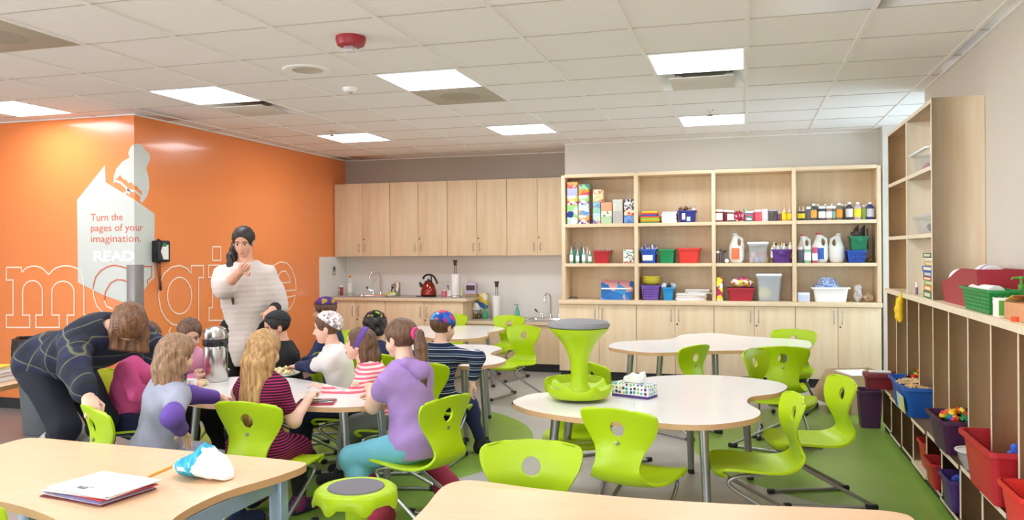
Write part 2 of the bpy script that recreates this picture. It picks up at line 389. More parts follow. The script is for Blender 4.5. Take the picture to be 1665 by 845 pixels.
MB().lathe([(0, -.006), (.10, -.006), (.105, -.008), (.10, -.001), (0, -.001)], mat('speaker_mesh', '#C0B7A5', .8), n=32).build('mesh_cone', t)
MB().lathe([(.106, -.001), (.106, -.008), (.16, -.010), (.17, -.001)], M['tile'], n=32).build('bezel', t)
t = thing('fire_alarm', 'dark red ceiling fire alarm with a clear strobe', 'fire alarm', (tx(-3.5), ty(-.48), H))
MB().lathe([(.085, 0), (.088, -.018), (.078, -.05), (.06, -.058), (0, -.058)], mat('alarm_red', '#9E2430', .45), n=28).build('housing', t)
MB().box(-.035, .03, -.03, .03, -.088, -.055, M['frost'], .008).build('strobe_lens', t)
t = thing('smoke_detector', 'small white smoke detector behind the round speaker', 'smoke detector', (tx(-4.59), ty(1.63), H))
MB().lathe([(.058, 0), (.058, -.014), (.045, -.03), (.02, -.034), (0, -.034)], M['white'], n=24).build('housing', t)
MB().lathe([(.016, -.033), (.016, -.042), (0, -.042)], mat('detector_grey', '#9A9794', .5), n=16).build('sensor', t)
for k, (i, j) in enumerate(((-6.5, 4.72), (-.5, 4.62))):
    t = thing('sprinkler', ('sprinkler head by the light nearest the orange wall corner', 'sprinkler head by the light in front of the open shelving')[k], 'sprinkler', (tx(i), ty(j), H), 0, 'ceiling sprinklers')
    MB().lathe([(.035, -.001), (.03, -.006), (.009, -.008), (.009, -.04), (0, -.04)], M['chrome'], n=16).build('escutcheon', t)
    MB().lathe([(.004, -.038), (.028, -.046), (.028, -.05), (0, -.05)], M['dark_steel'], n=14).build('deflector', t)
# ------------------------------------------------------------------ cabinets
def handle_mb(z0=-.05, z1=.05, m='steel'):
    return MB().tube([(0, 0, z0), (0, -.022, z0+.012), (0, -.026, 0), (0, -.022, z1-.012), (0, 0, z1)], .0045, M[m], 8)
HANDLE = handle_mb().mesh('handle'); HANDLE_L = handle_mb(-.065, .065).mesh('handle')
LOCK = MB().lathe([(.009, 0), (.009, .006), (.006, .007), (0, .007)], M['dark_steel'], n=12, T=Matrix.Rotation(PI/2, 4, 'X')).mesh('lock')
def inst(me, name, parent, loc, rz=0):
    o = bpy.data.objects.new(name, me); COL.objects.link(o); o.parent = parent; o.location = loc; o.rotation_euler = (0, 0, rz); return o
def cabinet(name, label, x0, x1, y0, y1, z0, z1, doors, hz, kick=False, lockz=None, hm=None, wm='maple', group=None):
    """doors: list of (x0, x1, handle side -1/+1, lock)"""
    t = thing(name, label, 'cabinet', (x0, y0, z0), 0, group); w_ = x1-x0; d_ = y1-y0; h_ = z1-z0
    kz = .1 if kick else 0
    b = MB(); b.box(0, w_, .02, d_, kz, h_, M[wm]); b.build('body', t)
    if kick: MB().box(0, w_, .07, d_, 0, kz, M['black_kick']).build('toe_kick', t)
    for (a, c, sd, lk) in doors:
        a -= x0; c -= x0; g = .002
        dr = MB().box(a+g, c-g, 0, .0195, kz+.002, h_-.003, M[wm], .0015).build('door', t)
        hx = (c-.04) if sd > 0 else (a+.04)
        inst(hm or HANDLE, 'handle', dr, (hx, 0, hz-z0))
        if lk: inst(LOCK, 'lock', dr, (a+.022 if sd < 0 else c-.022, 0, lockz-z0))
    return t
U = [-5.262, -4.855, -4.46, -4.066, -3.665, -3.27, -2.873, -2.48, -2.09]
ul = ['upper cabinet at the far left end against the orange wall', 'upper cabinet second from the orange wall', 'upper cabinet second from the open shelving', 'upper cabinet at the right end, next to the open shelving']
for k in range(4):
    a, b, c = U[2*k], U[2*k+1], U[2*k+2]
    cabinet('upper_cabinet', 'maple two-door ' + ul[k], a+.001, c-.001, 9.79, YBL-.002, 1.392, 2.352, [(a+.001, b, 1, False), (b, c-.001, -1, True)], 1.505, lockz=1.615, group='upper cabinets over the sinks')
# left base run with the tall worktop
LB = [-5.262, -4.774, -4.371, -3.847, -3.33]; YB0 = 9.43
for k in range(2):
    a, b, c = LB[2*k], LB[2*k+1], LB[2*k+2]
    cabinet('base_cabinet', ['maple two-door base cabinet beneath the worktop sink by the orange wall', 'wider maple two-door base cabinet beneath the kettle and paper towel'][k], a+.001, c-.001, YB0, YBL-.016, 0, .834, [(a+.001, b, 1, False), (b, c-.001, -1, True)], .70, True, .60, HANDLE_L, group='base cabinets')
# low sink run
SB = [-3.326, -2.70, -2.045]
cabinet('sink_cabinet', 'low maple two-door cabinet beneath the child height sink', SB[0], SB[2], YB0+.01, YBL-.016, 0, .562, [(SB[0]+.001, SB[1], 1, True), (SB[1], SB[2]-.001, -1, False)], .47, True, .37, HANDLE_L)
# base run below the open shelving
RB = [-2.035, -1.581, -1.165, -.746, -.335, .079, .489, .903, 1.318]
rl = ['maple base cabinet under the shelving, next to the low sink', 'maple base cabinet under the shelving, second from the low sink', 'maple base cabinet under the shelving, third from the low sink', 'maple base cabinet under the shelving, farthest from the low sink']
for k in range(4):
    a, b, c = RB[2*k], RB[2*k+1], RB[2*k+2]
    cabinet('base_cabinet', rl[k], a+.001, c-.001, 9.0, YBR-.002, 0, .85, [(a+.001, b, 1, False), (b, c-.001, -1, True)], .74, True, .645, HANDLE_L, group='base cabinets under the shelving')
def slab(name, label, cat, x0, x1, y0, y1, z0, z1, holes=(), top='counter', side='maple_x'):
    t = thing(name, label, cat, (x0, y0, z0)); w_, d_, h_ = x1-x0, y1-y0, z1-z0
    xs = sorted({0, w_, *[h[0]-x0 for h in holes], *[h[1]-x0 for h in holes]}); ys = sorted({0, d_, *[h[2]-y0 for h in holes], *[h[3]-y0 for h in holes]})
    b = MB()
    for i in range(len(xs)-1):
        for j in range(len(ys)-1):
            cx, cy = (xs[i]+xs[i+1])/2+x0, (ys[j]+ys[j+1])/2+y0
            if any(h[0] < cx < h[1] and h[2] < cy < h[3] for h in holes): continue
            b.box(xs[i], xs[i+1], ys[j], ys[j+1], h_-.004, h_, M[top])
            b.box(xs[i], xs[i+1], ys[j], ys[j+1], 0, h_-.004, M[side])
    b.build('worktop_slab', t)
    MB().box(0, w_, -.012, 0, 0, h_, M[side], .003).build('edge_band', t)
    return t
SK1 = (-4.99, -4.47, 9.60, 9.98); SK2 = (-2.62, -2.12, 9.60, 9.96)
slab('worktop', 'grey worktop with maple edge at standing height, holding the red kettle', 'worktop', XL+.001, -3.28, YB0-.015, YBL-.014, .835, .873, [SK1])
slab('worktop', 'low grey worktop with maple edge around the child height sink', 'worktop', -3.325, XJ-.002, YB0-.005, YBL-.014, .563, .602, [SK2])
slab('worktop', 'long maple edged ledge running under the open shelving', 'worktop', -2.035, 1.325, 8.985, YBR-.002, .851, .898, top='maple_x')
struct(MB().box(XL+.013, XJ, YBL-.012, YBL, .57, 1.392, M['splash']).box(XL, XL+.012, 9.40, YBL, .835, 1.392, M['splash']).build('backsplash'))
def sink(label, b, z, group='inset sinks'):
    t = thing('sink', label, 'sink', ((b[0]+b[1])/2, (b[2]+b[3])/2, z), 0, group); a, c = (b[1]-b[0])/2-.004, (b[3]-b[2])/2-.004
    MB().taper(0, 0, -.16, .004, a-.05, c-.05, a-.012, c-.012, M['chrome'], .003, r=.2).build('bowl', t)
    MB().rim(0, 0, .010, a-.012, c-.012, .03, M['chrome'], h=.008, cr=.2).build('rim', t)
    MB().lathe([(.03, -.152), (.03, -.149), (0, -.149)], M['dark_steel'], n=16).build('drain', t)
sink('steel sink in the standing height worktop', SK1, .873); sink('steel sink in the low worktop', SK2, .602)
def faucet(label, x, y, z, hook, group='gooseneck faucets'):
    t = thing('faucet', label, 'faucet', (x, y, z), 0, group)
    MB().lathe([(.024, 0), (.022, .02), (.016, .045), (.012, .05), (0, .05)], M['chrome'], n=16).build('base', t)
    R = .075; p = [(0, 0, .04), (0, 0, .24)] + [(-R*hook[0]*(1-math.cos(q)), -R*hook[1]*(1-math.cos(q)), .24+R*math.sin(q)) for q in [PI*k/10 for k in range(1, 11)]] + [(-2*R*hook[0], -2*R*hook[1], .20)]
    MB().tube(p, .011, M['chrome'], 10).build('spout', t)
    for s in (-1, 1):
        h_ = MB().lathe([(.022, 0), (.02, .02), (.012, .05), (.012, .062), (0, .062)], M['chrome'], (s*.105, 0, 0), 14)
        h_.tube([(s*.105, 0, .055), (s*.14, -.01, .062), (s*.175, -.02, .085)], .007, M['chrome'], 8)
        hb = h_.build('handle', t)
        MB().tube([(s*.172, -.02, .082), (s*.19, -.022, .10), (s*.197, -.024, .118)], [.008, .012, .008], M['dark_steel'], 8).build('blade_lever', hb)
faucet('gooseneck faucet with wing handles over the standing height sink', -4.71, 10.03, .873, (.75, .65))
faucet('gooseneck faucet with wing handles over the low sink', -2.37, 10.02, .602, (.3, .95))
# ------------------------------------------------------------------ open shelving
SX = [-1.985, -1.165, -.335, .485, 1.305]; SZ = [.898, 1.268, 1.71, 2.27]
t = thing('shelf_unit', 'wide maple open shelving of four bays above the base cabinets', 'shelving', (0, 9.02, .898))
SD = YBR-.002-9.02
MB().box(SX[0]+.01, SX[-1]-.01, SD-.012, SD, .001, 1.39, M['maple']).build('back_panel', t)
for k, x in enumerate(SX):
    x0, x1 = (x-.02, x+.02) if 0 < k < 4 else ((x-.018, x+.022) if k == 0 else (x-.022, x+.018))
    MB().box(x0, x1, 0, SD-.013, .001, 1.40, M['maple'], .002).build('upright', t)
for k in range(4):
    for z0, z1 in ((SZ[1], SZ[1]+.036), (SZ[2], SZ[2]+.038), (SZ[3], SZ[3]+.037)):
        a = SX[k]+(.0205 if k else .0225); b = SX[k+1]-(.0205 if k < 3 else .0225)
        MB().box(a, b, .002, SD-.013, z0-.898, z1-.898, M['maple_x'], .002).build('shelf', t)
SHZ = [.899, SZ[1]+.037, SZ[2]+.039]
# ------------------------------------------------------------------ hutch and stepped cubbies along the right wall
XH, XBW = 1.08, XR-.002
LY = [7.105, 6.69, 6.265, 5.855, 5.44, 5.04, 4.63, 4.225, 3.83, 3.42, 3.02, 2.62]
t = thing('cubby_unit', 'birch ply cubby unit with tall open lockers along the right wall', 'cubbies', (XH, LY[-1], 0)); y0 = LY[-1]
MB().box(-.012, XBW-XH, 0-.015, LY[0]-y0+.015, 1.10, 1.135, M['birch_y'], .002).build('countertop', t)
MB().box(-.0155, -.0125, -.015, LY[0]-y0+.015, 1.10, 1.135, M['ply_edge']).build('edge_band', t)
MB().box(XBW-XH-.012, XBW-XH, 0, LY[0]-y0, .345, 1.099, M['birch']).build('back_panel', t)
for y in LY:
    p = MB().box(.004, XBW-XH-.013, y-y0-.009, y-y0+.009, .346, 1.099, M['birch']).box(0, .004, y-y0-.009, y-y0+.009, .346, 1.099, M['ply_edge']); p.build('divider', t)
t = thing('bench_cubby', 'birch ply bench of low cubbies projecting below the lockers at right', 'cubbies', (1.03, LY[-1], 0)); bd = XBW-1.03
for k in range(len(LY)-1):
    a, b = LY[k+1]-y0, LY[k]-y0
    o = 0 if k % 2 else .012
    q = MB().box(o+.004, bd, a+.001, b-.001, .322, .344, M['birch_y']).box(o, o+.004, a+.001, b-.001, .322, .344, M['ply_edge']); q.build('bench_top', t)
    q = MB().box(o+.004, bd, a+.001, b-.001, .05, .068, M['birch_y']).box(o, o+.004, a+.001, b-.001, .05, .068, M['ply_edge']); q.build('bottom_panel', t)
for y in LY:
    for s in (-1, 1):
        if (y == LY[0] and s > 0) or (y == LY[-1] and s < 0): continue
        q = MB().box(.016, bd-.013, y-y0+s*.001, y-y0+s*.013, .069, .321, M['birch']).box(.011, .016, y-y0+s*.001, y-y0+s*.013, .069, .321, M['ply_edge']); q.build('divider', t)
MB().box(bd-.012, bd, .0, LY[0]-y0, .069, .321, M['birch']).build('back_panel', t)
MB().box(.03, bd, .0, LY[0]-y0, 0, .049, M['black_kick']).build('toe_kick', t)
HY0, HYM, HY1 = 5.44, 6.26, 7.03
t = thing('hutch', 'tall birch ply hutch of open shelves standing on the cubby countertop', 'shelving', (XH, HY0, 1.136)); hw = HY1-HY0; hd = XBW-XH; ht = 2.357-1.136
for k, y in enumerate((.012, HYM-HY0, hw-.012)):
    q = MB().box(.004, hd, y-.012, y+.012, 0, ht, M['birch']).box(0, .004, y-.012, y+.012, 0, ht, M['ply_edge']); q.build('side_panel' if k != 1 else 'divider', t)
MB().box(hd-.01, hd-.0005, .025, hw-.025, 0, ht-.03, M['birch']).build('back_panel', t)
HSZ = [1.136+ht-.028, 1.925, 1.515]
for z in HSZ:
    for a, b in ((.0245, HYM-HY0-.0125), (HYM-HY0+.0125, hw-.0245)):
        q = MB().box(.004, hd-.011, a, b, z-1.136, z-1.136+.026, M['birch_y']).box(0, .004, a, b, z-1.136, z-1.136+.026, M['ply_edge']); q.build('shelf', t)
# ================================================================== tables
def outline(pix, z, k=6): return [Vector((p.x, p.y)) for p in catmull([at(u, v, z=z).xy.to_3d() for u, v in pix], k)]
def table(label, poly, z, legs, top='white_top', edge='beech_edge', group=None, th=.028, square=False, name='table'):
    cx = sum(p[0] for p in poly)/len(poly); cy = sum(p[1] for p in poly)/len(poly)
    t = thing(name, label, 'table', (cx, cy, 0), 0, group)
    P = [(p[0]-cx, p[1]-cy) for p in poly]
    a = sum(P[i][0]*P[(i+1) % len(P)][1]-P[(i+1) % len(P)][0]*P[i][1] for i in range(len(P)))
    if a < 0: P.reverse()
    MB().prism(P, z-th, z, M[edge], M[top], M[edge]).build('tabletop', t, angle=50)
    for (lx, ly) in legs:
        lx -= cx; ly -= cy
        n = math.hypot(lx, ly); fx, fy = lx*(1+.06/n), ly*(1+.06/n)
        if square:
            l = MB().box(lx-.028, lx+.028, ly-.028, ly+.028, .012, z-th-.001, M['table_steel'], .006); foot = MB().box(lx-.024, lx+.024, ly-.024, ly+.024, 0, .011, M['black'])
        else:
            l = MB().tube([(fx, fy, .03), (lx, ly, z-th-.001)], [.021, .026], M['steel'], 14)
            foot = MB().lathe([(.017, 0), (.022, .004), (.022, .02), (.016, .029), (0, .029)], M['black'], (fx, fy, 0), 12)
        lo = l.build('leg', t); foot.build('foot', lo)
    if square:
        b = MB(); Ls = [(l[0]-cx, l[1]-cy) for l in legs]
        for i in range(len(Ls)):
            p, q = Vector((*Ls[i], 0)), Vector((*Ls[(i+1) % len(Ls)], 0)); d = (q-p).normalized(); s = Vector((-d.y, d.x, 0))*.012; p = p+d*.03; q = q-d*.03
            vs = [p-s+Vector((0, 0, z-th-.06)), p+s+Vector((0, 0, z-th-.06)), q+s+Vector((0, 0, z-th-.06)), q-s+Vector((0, 0, z-th-.06))]
            vs += [v+Vector((0, 0, .058)) for v in vs]
            b.add(vs, [(0, 3, 2, 1), (4, 5, 6, 7), (0, 1, 5, 4), (1, 2, 6, 5), (2, 3, 7, 6), (3, 0, 4, 7)], M['table_steel'])
        b.build('apron', t)
    return t
M['table_steel'] = mat('blue_grey_steel', '#8FA3B4', .35, metal=.4)
ZT = .60
T2p = [(835, 655), (868, 668), (950, 680), (1030, 684), (1110, 690), (1170, 689), (1225, 680), (1236, 668), (1216, 655), (1222, 645), (1262, 639), (1280, 629), (1262, 620), (1200, 612), (1130, 609), (1060, 612), (1015, 621), (965, 635), (880, 638), (845, 646)]
table('white trefoil table holding the upturned wobble stool and tissue box', outline(T2p, ZT), ZT, [(-.02, 5.32), (-.22, 4.32), (-.36, 5.36), (-1.02, 4.44), (-1.0, 4.74)], group='white trefoil tables')
T3p = [(990, 562), (1003, 567), (1060, 573), (1160, 570), (1250, 569), (1310, 567), (1319, 558), (1302, 552), (1210, 546), (1160, 541), (1110, 544), (1088, 551), (1010, 555)]
table('white trefoil table just in front of the shelving base cabinets', outline(T3p, .63), .63, [(-.93, 6.84), (-.70, 6.98), (-.26, 7.2), (.32, 7.2), (-.3, 7.95)], group='white trefoil tables')
T1 = [(-3.28, 4.12), (-2.95, 3.96), (-2.66, 4.0), (-2.4, 4.02), (-2.15, 4.04), (-1.96, 4.18), (-1.96, 4.38), (-2.14, 4.5), (-2.34, 4.58), (-2.52, 4.68), (-2.76, 4.82), (-3.05, 4.93), (-3.36, 4.88), (-3.52, 4.68), (-3.5, 4.38)]
table('white trefoil table crowded with children eating snacks', catmull([(*p, 0) for p in T1], 6), ZT, [(-2.19, 4.16), (-2.08, 4.4), (-3.25, 4.3), (-3.1, 4.95)], group='white trefoil tables')
T4 = [(-2.0, 5.72), (-1.84, 5.84), (-1.8, 6.06), (-1.88, 6.25), (-2.03, 6.42), (-2.06, 6.62), (-2.06, 6.84), (-2.24, 7.05), (-2.5, 7.06), (-2.78, 6.95), (-3.1, 6.98), (-3.42, 6.9), (-3.52, 6.62), (-3.36, 6.36), (-3.0, 6.22), (-2.6, 6.05), (-2.3, 5.82)]
table('white trefoil table behind the girl in purple, in the middle of three in a row', catmull([(*p, 0) for p in T4], 6), ZT, [(-1.97, 6.0), (-2.2, 6.72), (-3.3, 6.6), (-2.1, 5.95)], group='white trefoil tables')
T5 = [(-2.66, 7.48), (-2.52, 7.66), (-2.52, 7.9), (-2.6, 8.12), (-2.55, 8.36), (-2.56, 8.62), (-2.78, 8.86), (-3.06, 8.88), (-3.3, 8.72), (-3.6, 8.7), (-3.9, 8.5), (-3.9, 8.2), (-3.68, 7.98), (-3.35, 7.86), (-3.1, 7.6), (-2.9, 7.46)]
table('white trefoil table nearest the kettle worktop', catmull([(*p, 0) for p in T5], 6), ZT, [(-2.66, 8.3), (-2.7, 7.72), (-3.7, 8.3)], group='white trefoil tables')
T6 = [(-3.22, 2.98), (-3.14, 3.03), (-2.9, 3.02), (-2.45, 3.0), (-2.05, 2.98), (-1.76, 2.955), (-1.70, 2.90), (-1.72, 2.74), (-1.79, 2.5), (-1.78, 2.25), (-1.68, 1.98), (-1.74, 1.92), (-1.95, 1.98), (-2.15, 2.12), (-2.5, 2.22), (-2.85, 2.2), (-3.2, 2.1), (-3.3, 2.16), (-3.26, 2.4), (-3.2, 2.7)]
table('tan topped wave edged table with the papers and the snack bag', catmull([(*p, 0) for p in T6], 5), ZT, [(-1.79, 2.86), (-1.80, 2.02), (-3.12, 2.2), (-3.1, 2.92)], 'lam', 'lam_edge', 'tan topped wave tables', square=True)
T7 = [(-1.02, 2.86), (-.93, 2.87), (-.7, 2.83), (-.35, 2.81), (0, 2.83), (.3, 2.87), (.46, 2.87), (.5, 2.78), (.44, 2.5), (.45, 2.2), (.52, 1.95), (.45, 1.88), (.1, 1.95), (-.3, 1.96), (-.7, 1.9), (-1.0, 1.86), (-1.07, 1.93), (-1.02, 2.2), (-1.03, 2.5), (-1.06, 2.76)]
table('empty tan topped wave edged table in the centre foreground', catmull([(*p, 0) for p in T7], 5), ZT, [(-.95, 2.76), (-.94, 1.98), (.38, 1.98), (.38, 2.76)], 'lam', 'lam_edge', 'tan topped wave tables', square=True)
T8 = [(-4.95, 3.6), (-4.42, 3.7), (-4.30, 3.78), (-4.30, 3.95), (-4.34, 4.15), (-4.6, 4.3), (-5.1, 4.3), (-5.6, 4.2), (-5.7, 3.9), (-5.5, 3.65)]
table('tan topped table behind the bending adult at the left edge', catmull([(*p, 0) for p in T8], 4), .66, [(-4.6, 3.85), (-4.7, 4.15), (-5.4, 3.8), (-5.4, 4.15)], 'lam', 'lam_edge', 'tan topped wave tables', square=True)
# ================================================================== chairs
def shell_mesh():
    P = [(.222, .318, .168), (.232, .335, .176), (.215, .352, .188), (.16, .357, .198), (.08, .352, .203), (0, .345, .203), (-.08, .342, .195), (-.14, .348, .172), (-.188, .372, .142), (-.208, .410, .122), (-.205, .455, .116), (-.192, .505, .128), (-.185, .555, .158), (-.190, .605, .186), (-.203, .655, .200), (-.214, .688, .198), (-.219, .704, .184), (-.221, .711, .160)]
    Q = catmull(P, 4, False); nx = 20; vs = []; fs = []
    for k, (y, z, w_) in enumerate(Q):
        f = k/(len(Q)-1); back = min(1, max(0, (z-.40)/.12)) if f > .45 else 0
        for i in range(nx+1):
            q = -1+2*i/nx; x = q*w_
            yy = y+back*.030*q*q; zz = z
            if f > .75: zz -= .020*max(0, (f-.75)/.25)*q*q
            if f < .55: zz += .012*abs(q)**3*(1-back) - .006*(1-q*q)*(f > .08)
            if f < .18: yy -= .045*q**4*(1-f/.18)
            vs.append((x, yy, zz))
    n = nx+1
    for k in range(len(Q)-1):
        for i in range(nx): fs.append((k*n+i, k*n+i+1, (k+1)*n+i+1, (k+1)*n+i))
    me = bpy.data.meshes.new('seat_shell'); me.from_pydata(vs, [], fs); me.materials.append(M['lime'])
    o = bpy.data.objects.new('seat_shell', me); COL.objects.link(o)
    so = o.modifiers.new('s', 'SOLIDIFY'); so.thickness = .013; so.offset = 0
    cut = MB().lathe([(.037, -.2), (.037, .2)], M['lime'], n=28, T=Matrix.Translation((0, -.19, .612)) @ Matrix.Rotation(PI/2, 4, 'X')).build('cut')
    bo = o.modifiers.new('b', 'BOOLEAN'); bo.object = cut; bo.operation = 'DIFFERENCE'; bo.solver = 'EXACT'
    bv = o.modifiers.new('v', 'BEVEL'); bv.width = .004; bv.segments = 2; bv.limit_method = 'ANGLE'; bv.angle_limit = math.radians(50)
    dg = bpy.context.evaluated_depsgraph_get(); dg.update()
    r = bpy.data.meshes.new_from_object(o.evaluated_get(dg)); r.name = 'seat_shell'
    bpy.data.objects.remove(o); bpy.data.objects.remove(cut)
    r.polygons.foreach_set('use_smooth', [True]*len(r.polygons)); r.set_sharp_from_angle(angle=math.radians(45))
    return r
def make_chair(label):
    t = thing('school_chair', label, 'chair', (0, 0, 0), 0, 'lime school chairs')
    s = inst(shell_mesh(), 'seat_shell', t, (0, 0, 0))
    for z, yy in ((.545, -.199),):
        MB().lathe([(.010, 0), (.009, .004), (.004, .005), (0, .005)], M['steel'], n=12, T=Matrix.Translation((0, -.1955, z)) @ Matrix.Rotation(PI/2, 4, 'X')).build('rivet', s)
    for sx in (-1, 1):
        x = sx*.145
        pts = catmull([(x*.8, -.02, .330), (x, .10, .328), (x, .165, .305), (x, .150, .265), (x*1.1, .0, .175), (x*1.28, -.245, .040), (x*1.3, -.285, .016), (x*1.27, -.25, .012), (x*1.1, .02, .012), (x*.95, .19, .012)], 5, False)
        MB().tube(pts, .0105, M['steel'], 10).build('leg_tube', t)
        f = MB().box(x*1.3-.016, x*1.3+.016, -.305, -.235, 0, .030, M['black'], .008); f.build('foot', t)
        MB().box(x*.95-.016, x*.95+.016, .16, .205, 0, .028, M['black'], .008).build('glide', t)
    MB().tube([(-.12, -.02, .328), (.12, -.02, .328)], .0095, M['steel'], 8).box(-.07, .07, -.05, .03, .326, .338, M['black'], .004).build('seat_bracket', t)
    return t
CH0 = make_chair('x'); _used = [False]
def chair(label, bx, by, D, hgt=1.0):
    """bx, by: point below the middle of the back's top edge; D: the way the sitter faces"""
    n = math.hypot(*D); dx, dy = D[0]/n, D[1]/n
    rz = math.atan2(dy, dx)-PI/2; loc = (bx+.215*dx*hgt, by+.215*dy*hgt, 0)
    if not _used[0]:
        _used[0] = True; o = CH0; o.location = loc; o.rotation_euler = (0, 0, rz); o['label'] = label
    else: o = dup(CH0, loc, rz, label)
    if hgt != 1: o.scale = (hgt, hgt, hgt)
    return o
chair('lime chair seating the child in grey and lavender, gripped by the bending adult', -3.08, 3.25, (.49, .87))
chair('lime chair seating the girl with long blonde hair', -2.405, 3.535, (.08, 1))
chair('lime chair seating the girl in the purple top, back turned to us', -1.46, 3.94, (-.95, .32))
chair('lime chair pushed in at the empty foreground table, facing us', -.815, 3.10, (.2, -.98))
chair('lime chair pulled up to the near side of the stool table, back and rivet showing', -.594, 3.80, (.31, .95))
chair('lime chair tucked behind the table with the upturned stool', -1.04, 5.03, (.2, -.98), .95)
chair('lime chair half hidden behind the upturned stool, standing away from any table', -1.03, 5.50, (.75, .66), .97)
chair('lime chair before the rear white table, turned sideways in the middle of the aisle', -.366, 6.51, (-.85, .52))
chair('lime chair sideways behind the tissue box table, overlapping the chair that faces the shelving', .03, 6.35, (.9, -.44))
chair('lime chair facing the rear white table, its round hole level with that table top', .265, 6.56, (-.06, 1))
chair('lime chair against the shelving base cabinets, beyond the rear white table', .42, 7.98, (-.15, -.98))
chair('lime chair at right on the green floor, farther of two facing left', .553, 5.07, (-.96, -.29))
chair('lime chair at right, nearer of two facing left, beside the tissue box table', .256, 4.41, (-.98, -.20))
chair('lime chair standing alone in front of the low sink', -2.12, 7.86, (-.33, -.94))
chair('lime chair seating the girl with the purple headband', -1.93, 4.80, (-.95, -.28))
chair('lime chair seating the girl in pink with her hair tied back', -3.97, 4.94, (.85, -.52))
chair('lime chair seating the boy in the green and black cap', -2.66, 5.43, (-.2, 1))
chair('lime chair seating the boy in the blue patterned cap', -2.11, 5.10, (.12, 1))
chair('lime chair behind the boy in the white cap, at the middle white table', -3.55, 7.1, (.05, -1))
chair('lime chair behind the table nearest the kettle worktop', -3.36, 9.12, (.05, -1))
chair('lime chair in front of the base cabinets, just left of the low sink', -2.62, 9.05, (-.2, -1))
chair('lime chair seating the boy in the white patterned cap', -2.38, 5.06, (-.93, -.36))
chair('lime chair seating the boy in the black cap', -2.99, 5.39, (-.72, -.69))
chair('lime chair seating the pink sleeved child behind the one in grey', -3.98, 4.26, (.96, .2))
chair('lime chair seating the child in navy and the purple cap', -3.02, 6.08, (-.93, -.36))
chair('lime chair at the bottom left corner of the photo, mostly cut off', -2.36, 1.90, (-.1, 1))
# ================================================================== wobble stools
def stool(label, loc, flip=False):
    t = thing('wobble_stool', label, 'stool', loc, 0, 'lime wobble stools'); Hs = .455
    def z(q): return Hs-q if flip else q
    def P(prof): return [(r, z(q)) for r, q in prof] if not flip else [(r, z(q)) for r, q in reversed(prof)]
    MB().lathe(P([(0, 0), (.10, 0.001), (.165, .012), (.178, .028), (.178, .036), (.172, .042), (0, .044)]), M['grey_plastic'], n=40).build('rubber_base', t)
    MB().lathe(P([(.0, .045), (.17, .0455), (.168, .055), (.128, .092), (.088, .145), (.062, .20), (.050, .25), (.047, .31), (.050, .37), (.072, .402), (.0, .41)]), M['lime'], n=40).build('pedestal', t)
    n = 64; prof = [(.05, .405), (.11, .395), (.150, .395), (.178, .385), (.182, .40), (.175, .425), (.160, .437), (.14, .44), (.125, .436), (0, .434)]
    vs = []; fs = []
    for k, (r, q) in enumerate(prof):
        for i in range(n):
            a = 2*PI*i/n; wv = math.cos(7*a)
            rr, qq = r, q
            if 2 <= k <= 4: qq = q-(.028*max(0, wv) if k == 3 else .02*max(0, wv)); rr = r+.006*wv
            if k == len(prof)-1: rr = .0005
            vs.append((rr*math.cos(a), rr*math.sin(a), z(qq)))
    for k in range(len(prof)-1):
        for i in range(n): fs.append((k*n+i, k*n+(i+1) % n, (k+1)*n+(i+1) % n, (k+1)*n+i))
    MB().add(vs, fs, M['lime']).build('seat', t, angle=60)
    MB().lathe(P([(0, .4345), (.122, .4355), (.120, .441), (0, .4405)]), mat('stool_pad', '#77747A', .7, noise=.15, scale=200), n=36).build('seat_pad', t)
    return t
p = at(579, 790, z=.44); stool('upright lime wobble stool with scalloped seat, on the floor by the nearer tables', (p.x, p.y, 0))
p = at(942, 649, z=.60); stool('upturned lime wobble stool standing on a white table, rubber base in the air', (p.x, p.y, .601), True)
